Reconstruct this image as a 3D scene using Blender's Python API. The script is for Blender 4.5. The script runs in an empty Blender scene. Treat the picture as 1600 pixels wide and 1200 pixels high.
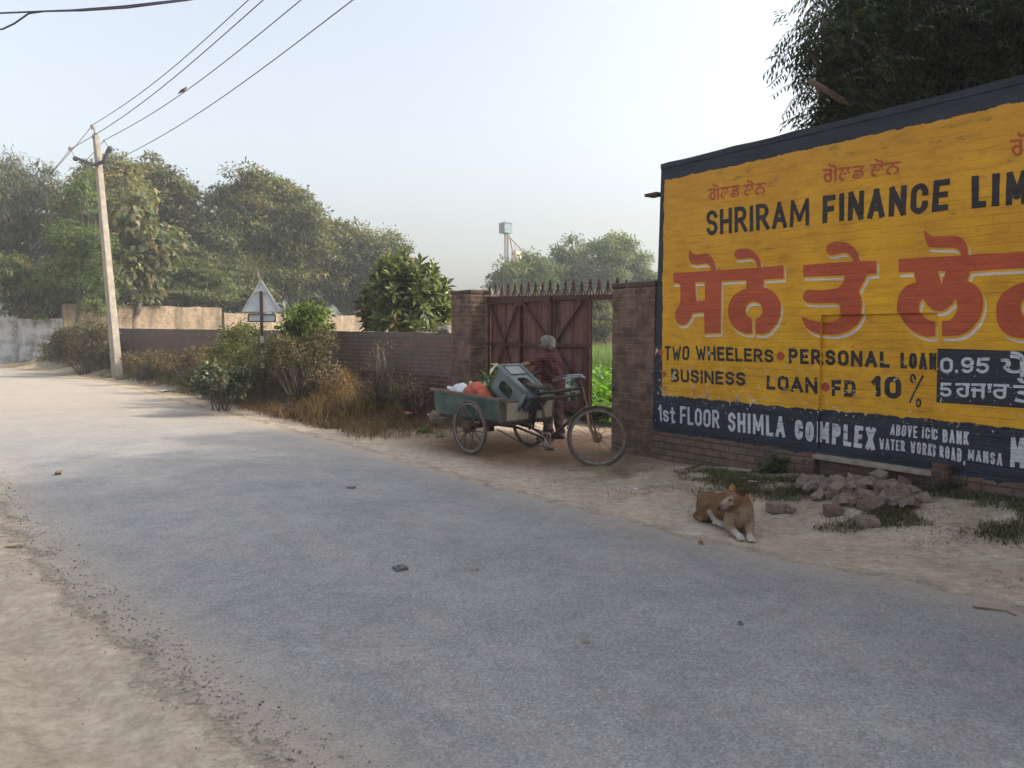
import bpy, bmesh, math, random
import numpy as np
from mathutils import Vector, Matrix, Quaternion

# ------------------------------------------------------------------ camera, sky, sun, exposure
scene = bpy.context.scene
C = scene.collection
R = math.radians
F_PX, CAM_H = 1186.0, 1.56                 # focal length in photo pixels (1600 wide), eye height
PITCH = math.atan(81 / F_PX)
SUN_EL = R(36)
cam_d = bpy.data.cameras.new("camera")
cam = bpy.data.objects.new("camera", cam_d); C.objects.link(cam)
cam_d.sensor_width = 36.0; cam_d.lens = 36.0 * F_PX / 1600.0
cam_d.clip_start = 0.05; cam_d.clip_end = 3000
cam.location = (0, 0, CAM_H); cam.rotation_euler = (math.pi / 2 - PITCH, 0, 0)
scene.camera = cam

world = bpy.data.worlds.new("World"); scene.world = world
world.use_nodes = True
wn = world.node_tree
sky = wn.nodes.new("ShaderNodeTexSky"); sky.sky_type = 'NISHITA'; sky.sun_disc = False
sky.sun_elevation = SUN_EL; sky.sun_rotation = R(90)
sky.air_density = 1.3; sky.dust_density = 7.0; sky.ozone_density = 1.2; sky.altitude = 200
hs = wn.nodes.new("ShaderNodeHueSaturation"); hs.inputs["Saturation"].default_value = 0.48      # thick winter haze: little blue left
wn.links.new(sky.outputs[0], hs.inputs["Color"]); wn.links.new(hs.outputs[0], wn.nodes["Background"].inputs[0])
wn.nodes["Background"].inputs[1].default_value = 0.15

sun_d = bpy.data.lights.new("sun", 'SUN'); sun_d.energy = 2.2; sun_d.angle = R(0.6); sun_d.color = (1.0, 0.89, 0.72)
sun = bpy.data.objects.new("sun", sun_d); C.objects.link(sun)
sun.rotation_euler = (0, math.pi / 2 - SUN_EL, 0); sun.location = (20, 0, 30)

vs = scene.view_settings
scene.display_settings.display_device = 'sRGB'
vs.view_transform = 'Standard'; vs.look = 'None'; vs.gamma = 1.0; vs.use_curve_mapping = False
vs.exposure = 1.1
scene.render.engine = 'CYCLES'
cy = scene.cycles
cy.max_bounces = 6; cy.diffuse_bounces = 3; cy.glossy_bounces = 2; cy.transmission_bounces = 4
cy.transparent_max_bounces = 12; cy.volume_bounces = 1
cy.use_denoising = True

rng = np.random.default_rng(7)
random.seed(7)

# ------------------------------------------------------------------ where things stand
def ray(u, v):
    a, b = (u - 800) / F_PX, (600 - v) / F_PX
    cp, sp = math.cos(PITCH), math.sin(PITCH)
    return Vector((a, cp + b * sp, -sp + b * cp))
def P(u, v, D):
    """world point seen in direction (u, v) at distance D along y"""
    r = ray(u, v); return Vector((0, 0, CAM_H)) + r * (D / r.y)
def G(u, v, z=0.0):
    """ground point"""
    r = ray(u, v); return Vector((0, 0, CAM_H)) + r * ((z - CAM_H) / r.z)

WA = Vector((1.72, 9.27, 0)); WD = Vector((0.5725, -0.8199, 0)); WIN = Vector((0.8199, 0.5725, 0))
WROT = math.atan2(WD.y, WD.x)
def on_plane(u, v, off=0.0):
    """(s, z) on the wall line's plane, set back by off"""
    r = ray(u, v); o = Vector((0, 0, CAM_H)); p0 = WA + WIN * off
    t = (p0 - o).dot(WIN) / r.dot(WIN)
    q = o + r * t - p0
    return q.dot(WD), q.z
def wall_pt(s, off, z): return WA + WD * s + WIN * off + Vector((0, 0, z))

# ------------------------------------------------------------------ tags and mesh helpers
def tag(o, label, cat, group=None, kind=None):
    o["label"] = label; o["category"] = cat
    if group: o["group"] = group
    if kind: o["kind"] = kind
    return o
def empty(name, loc=(0, 0, 0), rz=0.0):
    o = bpy.data.objects.new(name, None); C.objects.link(o)
    o.location = loc; o.rotation_euler = (0, 0, rz); o.empty_display_size = 0.1
    return o
def thing(name, label, cat, loc=(0, 0, 0), rz=0.0, group=None):
    return tag(empty(name, loc, rz), label, cat, group)
def link(name, me, mat, parent=None, smooth=False):
    o = bpy.data.objects.new(name, me); C.objects.link(o)
    if mat is not None and len(me.materials) == 0: me.materials.append(mat)
    if parent is not None: o.parent = parent
    if smooth: me.polygons.foreach_set("use_smooth", [True] * len(me.polygons))
    return o
def arr_mesh(name, V, F, col=None):
    """mesh from arrays; F is (n, k); col is one RGB per face"""
    V = np.asarray(V, np.float32); F = np.asarray(F, np.int32)
    me = bpy.data.meshes.new(name)
    n, k = F.shape
    me.vertices.add(len(V)); me.vertices.foreach_set("co", V.ravel())
    me.loops.add(n * k); me.loops.foreach_set("vertex_index", F.ravel())
    me.polygons.add(n)
    me.polygons.foreach_set("loop_start", np.arange(0, n * k, k, dtype=np.int32))
    me.polygons.foreach_set("loop_total", np.full(n, k, np.int32))
    me.update(calc_edges=True)
    if col is not None:
        a = me.color_attributes.new("tint", 'FLOAT_COLOR', 'CORNER')
        c = np.ones((n, k, 4), np.float32); c[:, :, :3] = np.asarray(col, np.float32)[:, None, :]
        a.data.foreach_set("color", c.ravel())
    return me

class MB:
    """collects shapes for ONE mesh"""
    def __init__(s): s.v = []; s.f = []; s.m = Matrix.Identity(4)
    def add(s, vs_, fs):
        b = len(s.v); s.v += [tuple(s.m @ Vector(p)) for p in vs_]; s.f += [[b + i for i in f] for f in fs]
    def box(s, c, d, rot=None, taper=1.0):
        x, y, z = d[0] / 2, d[1] / 2, d[2] / 2
        p = [Vector((a * x * (taper if cc > 0 else 1), b * y * (taper if cc > 0 else 1), cc * z)) for cc in (-1, 1) for a, b in ((-1, -1), (1, -1), (1, 1), (-1, 1))]
        if rot is not None: p = [rot @ q for q in p]
        s.add([q + Vector(c) for q in p], [(3, 2, 1, 0), (4, 5, 6, 7), (0, 1, 5, 4), (1, 2, 6, 5), (2, 3, 7, 6), (3, 0, 4, 7)])
    def bar(s, a, b, w, h=None, up=(0, 0, 1)):
        a, b = Vector(a), Vector(b); d = b - a; L = d.length; d.normalize()
        u = Vector(up)
        if abs(d.dot(u)) > 0.98: u = Vector((0, 1, 0))
        x = d.cross(u).normalized(); z = x.cross(d)
        s.box((a + b) / 2, (w, L, h or w), Matrix((x, d, z)).transposed())
    def tube(s, pts, r, n=8, caps=True, closed=False):
        pts = [Vector(p) for p in pts]; k = len(pts)
        rs = [r] * k if isinstance(r, (int, float)) else list(r)
        b0 = []; prev = None; rings = []
        for i in range(k):
            if closed: d = pts[(i + 1) % k] - pts[i - 1]
            else: d = pts[min(i + 1, k - 1)] - pts[max(i - 1, 0)]
            if d.length < 1e-9: d = Vector((0, 0, 1))
            d.normalize()
            if prev is None:
                u = Vector((0, 0, 1)) if abs(d.z) < 0.9 else Vector((1, 0, 0))
                x = d.cross(u).normalized()
            else:
                x = (prev - d * prev.dot(d))
                x = x.normalized() if x.length > 1e-6 else d.orthogonal().normalized()
            prev = x; y = d.cross(x)
            rings.append([pts[i] + (x * math.cos(2 * math.pi * j / n) + y * math.sin(2 * math.pi * j / n)) * rs[i] for j in range(n)])
        vsx = [p for ring in rings for p in ring]; fs = []
        for i in range(k if closed else k - 1):
            a, b = i * n, ((i + 1) % k) * n
            fs += [(a + j, a + (j + 1) % n, b + (j + 1) % n, b + j) for j in range(n)]
        if caps and not closed:
            fs += [tuple(range(n - 1, -1, -1)), tuple(range((k - 1) * n, k * n))]
        s.add(vsx, fs)
    def ring(s, c, axis, Rr, r, n=40, m=8):
        ax = Vector(axis).normalized(); x = ax.orthogonal().normalized(); y = ax.cross(x)
        s.tube([Vector(c) + (x * math.cos(2 * math.pi * i / n) + y * math.sin(2 * math.pi * i / n)) * Rr for i in range(n)], r, m, closed=True)
    def cyl(s, a, b, r, n=16, r2=None): s.tube([a, b], [r, r if r2 is None else r2], n)
    def lathe(s, prof, n=16, c=(0, 0, 0)):
        vsx = [(c[0] + r * math.cos(2 * math.pi * j / n), c[1] + r * math.sin(2 * math.pi * j / n), c[2] + z) for r, z in prof for j in range(n)]
        fs = [(i * n + j, i * n + (j + 1) % n, (i + 1) * n + (j + 1) % n, (i + 1) * n + j) for i in range(len(prof) - 1) for j in range(n)]
        fs += [tuple(range(n - 1, -1, -1)), tuple(range((len(prof) - 1) * n, len(prof) * n))]
        s.add(vsx, fs)
    def ball(s, c, r, nu=12, nv=8, rot=None):
        r = (r, r, r) if isinstance(r, (int, float)) else r
        vsx = [Vector((0, 0, r[2]))]
        for i in range(1, nv):
            t = math.pi * i / nv
            vsx += [Vector((r[0] * math.sin(t) * math.cos(2 * math.pi * j / nu), r[1] * math.sin(t) * math.sin(2 * math.pi * j / nu), r[2] * math.cos(t))) for j in range(nu)]
        vsx.append(Vector((0, 0, -r[2])))
        if rot is not None: vsx = [rot @ q for q in vsx]
        fs = [(0, 1 + j, 1 + (j + 1) % nu) for j in range(nu)]
        for i in range(nv - 2):
            a, b = 1 + i * nu, 1 + (i + 1) * nu
            fs += [(a + j, b + j, b + (j + 1) % nu, a + (j + 1) % nu) for j in range(nu)]
        a = 1 + (nv - 2) * nu; e = len(vsx) - 1
        fs += [(a + j, e, a + (j + 1) % nu) for j in range(nu)]
        s.add([Vector(c) + q for q in vsx], fs)
    def poly(s, pts, n, th):
        """flat outline pts thickened by th along n"""
        n = Vector(n); k = len(pts)
        s.add([Vector(p) for p in pts] + [Vector(p) + n * th for p in pts],
              [tuple(range(k - 1, -1, -1)), tuple(range(k, 2 * k))] + [(i, (i + 1) % k, k + (i + 1) % k, k + i) for i in range(k)])
    def mesh(s, name):
        me = bpy.data.meshes.new(name); me.from_pydata(s.v, [], s.f); me.update()
        bm = bmesh.new(); bm.from_mesh(me); bmesh.ops.recalc_face_normals(bm, faces=bm.faces); bm.to_mesh(me); bm.free()
        return me
    def build(s, name, mat, parent=None, smooth=False, bevel=0.0):
        o = link(name, s.mesh(name), mat, parent, smooth)
        if bevel:
            b = o.modifiers.new("bevel", 'BEVEL'); b.width = bevel; b.segments = 2; b.limit_method = 'ANGLE'
        return o

def bake(o):
    """the object's mesh with its modifiers applied"""
    dg = bpy.context.evaluated_depsgraph_get()
    return bpy.data.meshes.new_from_object(o.evaluated_get(dg))
def organic(name, prims, voxel, smooth, mat, parent=None, paint=None, wobble=0.0):
    """one continuous surface over capsules ('c', p0, p1, r0, r1) and ellipsoids ('e', centre, radii[, rot])"""
    m = MB()
    for q in prims:
        if q[0] == 'c':
            a, b = Vector(q[1]), Vector(q[2]); ra, rb = q[3], q[4]
            d = (b - a); d = d.normalized() if d.length > 1e-6 else Vector((0, 0, 1))
            pts, rs = [], []
            for k in range(4): t = math.pi / 2 * (1 - k / 4); pts.append(a - d * ra * math.sin(t)); rs.append(max(ra * math.cos(t), 1e-4))
            pts.append(a); rs.append(ra); pts.append(b); rs.append(rb)
            for k in range(1, 5): t = math.pi / 2 * k / 4; pts.append(b + d * rb * math.sin(t)); rs.append(max(rb * math.cos(t), 1e-4))
            m.tube(pts, rs, 12)
        else: m.ball(q[1], q[2], 16, 12, q[3] if len(q) > 3 else None)
    o = link(name, m.mesh(name), None)
    r = o.modifiers.new("r", 'REMESH'); r.mode = 'VOXEL'; r.voxel_size = voxel
    if smooth: s = o.modifiers.new("s", 'SMOOTH'); s.factor = 0.5; s.iterations = smooth
    me = bake(o); bpy.data.objects.remove(o)
    me.name = name
    co = np.empty(len(me.vertices) * 3, np.float32); me.vertices.foreach_get("co", co); co = co.reshape(-1, 3)
    if wobble:
        co = co + wobble * np.stack([np.sin(co[:, 1] * 37 + co[:, 2] * 29), np.sin(co[:, 2] * 41 + co[:, 0] * 31), np.sin(co[:, 0] * 43 + co[:, 1] * 23)], 1)
        me.vertices.foreach_set("co", co.astype(np.float32).ravel())
    if paint is not None:
        a = me.color_attributes.new("tint", 'FLOAT_COLOR', 'POINT')
        c = np.ones((len(co), 4), np.float32); c[:, :3] = paint(co)
        a.data.foreach_set("color", c.ravel())
    return link(name, me, mat, parent, True)

# small lattice noise for shapes and scattering
_lat = rng.random((256, 256))
def vnoise(x, y, seed=0):
    x = np.asarray(x, float) + seed * 17.3; y = np.asarray(y, float) + seed * 9.1
    xi = np.floor(x).astype(int); yi = np.floor(y).astype(int); fx = x - xi; fy = y - yi
    fx = fx * fx * (3 - 2 * fx); fy = fy * fy * (3 - 2 * fy)
    g = lambda a, b: _lat[a % 256, b % 256]
    return (g(xi, yi) * (1 - fx) + g(xi + 1, yi) * fx) * (1 - fy) + (g(xi, yi + 1) * (1 - fx) + g(xi + 1, yi + 1) * fx) * fy
def fbm(x, y, o=4, seed=0):
    t = 0; a = 0.5
    for k in range(o): t = t + a * vnoise(np.asarray(x) * 2 ** k, np.asarray(y) * 2 ** k, seed + k); a /= 2
    return t
def sstep(a, b, x):
    t = np.clip((np.asarray(x, float) - a) / (b - a), 0, 1); return t * t * (3 - 2 * t)

# ------------------------------------------------------------------ materials
class NT:
    def __init__(s, name):
        s.mat = bpy.data.materials.new(name); s.mat.use_nodes = True
        s.t = s.mat.node_tree; s.b = s.t.nodes["Principled BSDF"]; s.out = s.t.nodes["Material Output"]
    def n(s, ty, **kw):
        o = s.t.nodes.new("ShaderNode" + ty)
        for k, v in kw.items():
            if isinstance(v, (int, float, tuple, list)) and k in [i.name for i in o.inputs]: o.inputs[k].default_value = v
            else: setattr(o, k, v)
        return o
    def l(s, a, b): s.t.links.new(a, b)
    def coord(s, kind="Object", scale=None):
        tc = s.n("TexCoord"); o = tc.outputs[kind]
        if scale is not None:
            mp = s.n("Mapping"); mp.inputs["Scale"].default_value = scale; s.l(o, mp.inputs["Vector"]); o = mp.outputs[0]
        return o
    def noise(s, vec, scale, detail=4, rough=0.55):
        t = s.n("TexNoise"); t.inputs["Scale"].default_value = scale; t.inputs["Detail"].default_value = detail; t.inputs["Roughness"].default_value = rough
        s.l(vec, t.inputs["Vector"]); return t.outputs["Fac"]
    def ramp(s, fac, stops):
        r = s.n("ValToRGB"); e = r.color_ramp.elements
        while len(e) < len(stops): e.new(0.5)
        for k, (p, c) in enumerate(stops):
            e[k].position = p; e[k].color = (c, c, c, 1) if isinstance(c, (int, float)) else (*c, 1)
        s.l(fac, r.inputs[0]); return r.outputs[0]
    def mix(s, fac, a, b, mode='MIX'):
        m = s.n("Mix"); m.data_type = 'RGBA'; m.blend_type = mode
        for i, x in ((0, fac), (6, a), (7, b)):
            if isinstance(x, (int, float)): m.inputs[i].default_value = x
            elif isinstance(x, (tuple, list)): m.inputs[i].default_value = (*x, 1)
            else: s.l(x, m.inputs[i])
        return m.outputs[2]
    def math(s, op, a, b=None):
        m = s.n("Math"); m.operation = op
        for i, x in ((0, a), (1, b)):
            if x is None: continue
            if isinstance(x, (int, float)): m.inputs[i].default_value = x
            else: s.l(x, m.inputs[i])
        return m.outputs[0]
    def bump(s, h, strength=0.3, dist=0.01, prev=None):
        b = s.n("Bump"); b.inputs["Strength"].default_value = strength; b.inputs["Distance"].default_value = dist
        s.l(h, b.inputs["Height"])
        if prev is not None: s.l(prev, b.inputs["Normal"])
        s.l(b.outputs[0], s.b.inputs["Normal"]); return b.outputs[0]
    def base(s, x):
        if isinstance(x, (tuple, list)): s.b.inputs["Base Color"].default_value = (*x, 1)
        else: s.l(x, s.b.inputs["Base Color"])
    def set(s, rough=0.8, metal=0.0, spec=0.3):
        s.b.inputs["Roughness"].default_value = rough; s.b.inputs["Metallic"].default_value = metal
        s.b.inputs["Specular IOR Level"].default_value = spec
        return s

def worn(name, c1, c2, scale=6.0, rough=0.8, metal=0.0, bump=0.2, spec=0.3, bscale=None, lo=0.35, hi=0.65):
    """two-tone mottled surface with a little relief"""
    m = NT(name); v = m.coord(); m.set(rough, metal, spec)
    f = m.noise(v, scale, 6, 0.62)
    m.base(m.ramp(f, [(lo, c1), (hi, c2)]))
    if bump: m.bump(m.noise(v, bscale or scale * 5, 5, 0.6), bump, 0.01)
    return m.mat
def leafy(name, trans=0.35, rough=0.55, spec=0.25, gain=1.0):
    """leaf colour comes from each leaf's own tint"""
    m = NT(name); a = m.n("Attribute", attribute_name="tint"); m.set(rough, 0, spec)
    col = a.outputs["Color"]
    m.base(col)
    tr = m.n("BsdfTranslucent"); m.l(m.mix(1.0, col, (1.2, 1.25, 0.6), 'MULTIPLY'), tr.inputs["Color"])
    mx = m.n("MixShader"); mx.inputs[0].default_value = trans
    m.l(m.b.outputs[0], mx.inputs[1]); m.l(tr.outputs[0], mx.inputs[2]); m.l(mx.outputs[0], m.out.inputs[0])
    return m.mat
def tinted(name, rough=0.85, nscale=40, namp=0.25, bump=0.25, spec=0.2):
    """painted by the mesh's own tint, with fine grain"""
    m = NT(name); a = m.n("Attribute", attribute_name="tint"); m.set(rough, 0, spec); v = m.coord()
    f = m.noise(v, nscale, 5, 0.65)
    m.base(m.mix(1.0, a.outputs["Color"], m.ramp(f, [(0.25, 1 - namp), (0.75, 1 + namp)]), 'MULTIPLY'))
    if bump: m.bump(f, bump, 0.01)
    return m.mat
# ------------------------------------------------------------------ road and ground
FAR = np.array([(16.0, -12.3), (9.0, -3.5), (5.6, 0.65), (2.8, 4.15), (1.73, 5.2), (0.29, 6.9), (-2.07, 10.1), (-4.6, 13.4), (-7.0, 16.4), (-11.9, 22.6), (-17.0, 28.2), (-23.5, 34.9), (-33, 44), (-60, 68)], float)
def smooth_line(p, k=8):
    out = []
    for i in range(len(p) - 1):
        p0, p1, p2, p3 = p[max(i - 1, 0)], p[i], p[i + 1], p[min(i + 2, len(p) - 1)]
        for t in np.linspace(0, 1, k, endpoint=False):
            out.append(0.5 * (2 * p1 + (p2 - p0) * t + (2 * p0 - 5 * p1 + 4 * p2 - p3) * t * t + (3 * p1 - p0 - 3 * p2 + p3) * t ** 3))
    out.append(p[-1]); return np.array(out)
FARS = smooth_line(FAR)
ROAD_W = 4.35
_t = np.gradient(FARS, axis=0); _t /= np.linalg.norm(_t, axis=1)[:, None]
_n = np.stack([_t[:, 1], -_t[:, 0]], 1)            # toward the verge (right of travel up-left)
def road_w(y): return np.interp(y, [1.5, 5, 8.5, 14, 25], [3.35, 3.5, 3.95, 4.3, 4.6])
NEARS = FARS - _n * road_w(FARS[:, 1])[:, None]
def sdist(x, y):
    """signed distance from the road's far edge, + towards the walls"""
    x = np.atleast_1d(np.asarray(x, float)); y = np.atleast_1d(np.asarray(y, float)); sh = x.shape
    p = np.stack([x.ravel(), y.ravel()], 1); best = np.full(len(p), 1e9); sg = np.ones(len(p))
    for i in range(len(FARS) - 1):
        a, b = FARS[i], FARS[i + 1]; d = b - a
        t = np.clip(((p - a) @ d) / (d @ d), 0, 1); q = a + t[:, None] * d
        r = p - q; L = np.hypot(r[:, 0], r[:, 1]); m = L < best
        best[m] = L[m]; sg[m] = np.sign(-(d[0] * r[m, 1] - d[1] * r[m, 0]))
    return (best * sg).reshape(sh)
def wall_side(x, y):
    return (np.asarray(x) - WA.x) * WIN.x + (np.asarray(y) - WA.y) * WIN.y      # + behind the walls' line
def height(x, y, df=None, fine=True):
    x = np.atleast_1d(np.asarray(x, float)); y = np.atleast_1d(np.asarray(y, float))
    if df is None: df = sdist(x, y)
    amp = np.interp(y, [3, 5.5, 7.8, 9.0, 9.8, 12.5, 14.5, 18, 25, 34, 60], [.30, .27, .12, .0, .0, .03, .22, .32, .45, .62, .7])
    z = amp * sstep(0.7, 2.3, df)
    z = z * (1 - 0.75 * sstep(4.5, 8, df))
    rw = road_w(y + 1.9)
    off = np.maximum(sstep(0.0, 0.9, df), sstep(0, 0.7, -df - rw))
    z = z + off * (0.05 * (fbm(x * 1.3, y * 1.3, 3, 3) - 0.45) + 0.022 * (fbm(x * 6, y * 6, 2, 5) - 0.4))
    # sandy near shoulder with ruts along the road
    dn = -df - rw
    z = z + sstep(0.1, 0.7, dn) * (0.02 + 0.045 * np.sin(dn * 7.5 + 1.5 * fbm(x * 0.8, y * 0.8, 2, 8)) + 0.05 * (fbm(x * 2.4, y * 2.4, 4, 9) - .45))
    return z - 0.005 * (1 - off)
def axis(lo, hi, c0, c1, fine):
    a = list(np.arange(c0, c1, fine)); s = fine
    x = c1
    while x < hi: a.append(x); s *= 1.09; x += s
    a.append(hi); s = fine; x = c0 - fine
    while x > lo: a.insert(0, x); s *= 1.09; x -= s
    a.insert(0, lo); return np.array(a)
gx = axis(-420, 420, -8.5, 6.0, 0.055); gy = axis(-60, 420, 1.6, 14, 0.055)
GX, GY = np.meshgrid(gx, gy); gdf = sdist(GX, GY); GZ = height(GX, GY, gdf)
gV = np.stack([GX, GY, GZ], -1).reshape(-1, 3)
nx, ny = len(gx), len(gy)
ii = (np.arange(ny - 1)[:, None] * nx + np.arange(nx - 1)[None, :]).ravel()
gF = np.stack([ii, ii + 1, ii + nx + 1, ii + nx], 1)
gme = arr_mesh("ground", gV, gF)
# kinds of soil: pale sand, brown trodden earth, litter-dark bank, field green
wsd = wall_side(GX, GY)
sand = np.array([.43, .365, .295]); earth = np.array([.205, .128, .080]); bank = np.array([.20, .135, .085]); field = np.array([.085, .095, .035]); turf = np.array([.15, .145, .075]); dust = np.array([.50, .41, .28])
n1 = fbm(GX * .9, GY * .9, 4, 21); n2 = fbm(GX * 3, GY * 3, 4, 22)
def lay(c, new, w): return c * (1 - w[..., None]) + new * w[..., None]
col = np.broadcast_to(sand, GX.shape + (3,)).copy()
w = np.exp(-(((GX - .25) / 1.9) ** 4 + ((GY - 10.1) / 1.7) ** 4)) * 1.05 + .5 * (n2 - .5)
col = lay(col, earth, np.clip(w * sstep(.35, 1.1, gdf), 0, .95))
w = sstep(11.0, 13.2, GY - .35 * (GX + 2)) * sstep(.35, 1.3, gdf + .9 * (n1 - .5)) * np.clip(.55 + 1.2 * (n2 - .4), 0, 1)
col = lay(col, bank, np.clip(w, 0, 1))
w = sstep(17, 21, GY) * sstep(.5, 1.6, gdf + .8 * (n2 - .5)) * (1 - sstep(3, 4, gdf)) * .8
col = lay(col, turf, w)
w = sstep(.9, 1.7, gdf + 1.0 * (n1 - .45)) * (1 - sstep(8.2, 9.2, GY)) * np.clip(.2 + 1.7 * (n2 - .38), 0, .75)
col = lay(col, turf * .8, w)
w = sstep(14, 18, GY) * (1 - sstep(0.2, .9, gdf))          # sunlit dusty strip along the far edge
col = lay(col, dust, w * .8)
w = sstep(.9, 2.6, wsd + .8 * (n1 - .5)); col = lay(col, field, w)
w = np.exp(-(((GX - 2.4) / 1.0) ** 2 + ((GY - 11.2) / 0.7) ** 2)); col = lay(col, earth, np.clip(w, 0, .9))
at = gme.color_attributes.new("soil", 'FLOAT_COLOR', 'POINT')
cc = np.ones((nx * ny, 4), np.float32); cc[:, :3] = col.reshape(-1, 3); at.data.foreach_set("color", cc.ravel())

m = NT("soil"); m.set(0.95, 0, 0.1); v = m.coord()
a = m.n("Attribute", attribute_name="soil")
f1 = m.noise(v, 2.2, 5, .6); f2 = m.noise(v, 38, 4, .7); f3 = m.noise(v, 9, 5, .65)
c = m.mix(1.0, a.outputs["Color"], m.ramp(f1, [(.3, (.86, .85, .84)), (.7, (1.1, 1.1, 1.1))]), 'MULTIPLY')
c = m.mix(1.0, c, m.ramp(f3, [(.33, (.78, .76, .74)), (.55, (1, 1, 1)), (.8, (1.12, 1.11, 1.09))]), 'MULTIPLY')
c = m.mix(1.0, c, m.ramp(f2, [(.28, (.80, .79, .78)), (.48, (1, 1, 1)), (.75, (1.08, 1.08, 1.07))]), 'MULTIPLY')
c = m.mix(1.0, c, m.ramp(m.noise(m.coord(), 14, 5, .7), [(.35, (.84, .83, .82)), (.6, (1.04, 1.04, 1.04))]), 'MULTIPLY')
# scattered dark specks: crumbs of leaf and grit
vo = m.n("TexVoronoi"); vo.inputs["Scale"].default_value = 21; m.l(v, vo.inputs["Vector"])
sp = m.math('LESS_THAN', vo.outputs["Distance"], m.math('MULTIPLY', m.ramp(f3, [(.5, 0.0), (.72, 1.0)]), .17))
c = m.mix(m.math('MULTIPLY', sp, .55), c, (.09, .07, .05))
m.base(c)
mpr = m.n("Mapping"); mpr.inputs["Rotation"].default_value = (0, 0, R(-131)); mpr.inputs["Scale"].default_value = (.45, 5.5, 1); mr2 = m.n("Mapping"); mr2.inputs["Scale"].default_value = (1, 1, 1)
m.l(v, mpr.inputs[0]); rut = m.noise(mpr.outputs[0], 1.3, 4, .6)
nb = m.bump(rut, .55, .08)
nb = m.bump(f2, .5, .012, nb); nb = m.bump(f3, .5, .06, nb)
SOIL = m.mat
ground = link("ground", gme, SOIL, None, True); ground["kind"] = "structure"

# road: asphalt, its edges ragged where sand has crept over
K = 14
us = np.concatenate([[0, .02, .05], np.linspace(.1, .9, K), [.95, .98, 1.0]])
E0, E1 = FARS + _n * .42, NEARS - _n * .42
rV, rU = [], []
arc = np.concatenate([[0], np.cumsum(np.linalg.norm(np.diff(FARS, axis=0), axis=1))])
for i in range(len(FARS)):
    for q in us:
        p = E0[i] * (1 - q) + E1[i] * q
        w_ = (ROAD_W + .84) * min(q, 1 - q)
        rV.append((p[0], p[1], 0.003 + 0.045 * math.sin(math.pi * q) ** 2.2)); rU.append((w_, arc[i]))
nu = len(us)
ii = (np.arange(len(FARS) - 1)[:, None] * nu + np.arange(nu - 1)[None, :]).ravel()
rme = arr_mesh("road", rV, np.stack([ii, ii + nu, ii + nu + 1, ii + 1], 1))
uvl = rme.uv_layers.new(name="lane"); li = np.empty(len(rme.loops), np.int32); rme.loops.foreach_get("vertex_index", li)
uvl.data.foreach_set("uv", np.array(rU, np.float32)[li].ravel())
m = NT("asphalt"); m.set(.88, 0, .22); v = m.coord()
uv = m.n("UVMap", uv_map="lane"); sx = m.n("SeparateXYZ"); m.l(uv.outputs[0], sx.inputs[0]); e = sx.outputs[0]
fa = m.noise(v, 1.1, 5, .6); fb = m.noise(v, 150, 3, .7); fc = m.noise(v, 7, 5, .7)
vo = m.n("TexVoronoi"); vo.inputs["Scale"].default_value = 95; m.l(v, vo.inputs["Vector"])
agg = m.ramp(vo.outputs["Color"], [(.1, .62), (.5, .97), (.8, 1.25), (.97, 1.7)])
c = m.mix(m.ramp(fa, [(.35, 0.), (.65, 1.)]), (.212, .215, .226), (.272, .27, .271))
c = m.mix(.65, c, agg, 'MULTIPLY')
c = m.mix(.6, c, m.ramp(fb, [(.25, .55), (.6, 1.1), (.8, 1.4)]), 'MULTIPLY')
c = m.mix(1.0, c, m.ramp(fc, [(.3, .86), (.5, 1.0), (.7, 1.1)]), 'MULTIPLY')
sy = m.noise(m.coord(scale=(1, 1, 1)), .55, 3, .5)
# dust: thicker toward both edges and in wind streaks along the lane
mp = m.n("Mapping"); m.l(uv.outputs[0], mp.inputs[0]); mp.inputs["Scale"].default_value = (2.2, .22, 1); st = m.noise(mp.outputs[0], 2.5, 5, .65)
yy = m.n("SeparateXYZ"); m.l(v, yy.inputs[0])
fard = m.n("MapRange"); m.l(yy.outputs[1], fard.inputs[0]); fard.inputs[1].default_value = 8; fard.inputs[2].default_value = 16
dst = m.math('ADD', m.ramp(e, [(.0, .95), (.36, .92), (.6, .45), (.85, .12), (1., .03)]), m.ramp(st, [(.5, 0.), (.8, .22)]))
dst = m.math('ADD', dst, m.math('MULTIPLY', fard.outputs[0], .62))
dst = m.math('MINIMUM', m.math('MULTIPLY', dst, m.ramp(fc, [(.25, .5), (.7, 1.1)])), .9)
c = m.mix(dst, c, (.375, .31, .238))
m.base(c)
m.bump(m.math('ADD', m.math('MULTIPLY', vo.outputs["Distance"], .8), fb), .55, .008)
edge = m.math('ADD', e, m.math('MULTIPLY', m.math('SUBTRACT', m.noise(v, 2.6, 6, .7), .5), .75))
edge = m.math('ADD', edge, m.math('MULTIPLY', m.math('SUBTRACT', m.noise(v, 45, 3, .7), .5), .3))
al = m.ramp(edge, [(.30, 0.), (.44, 1.)])
tr = m.n("BsdfTransparent"); mx = m.n("MixShader"); m.l(al, mx.inputs[0]); m.l(tr.outputs[0], mx.inputs[1]); m.l(m.b.outputs[0], mx.inputs[2]); m.l(mx.outputs[0], m.out.inputs[0])
road = link("road", rme, m.mat, None, True); road["kind"] = "structure"

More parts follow.
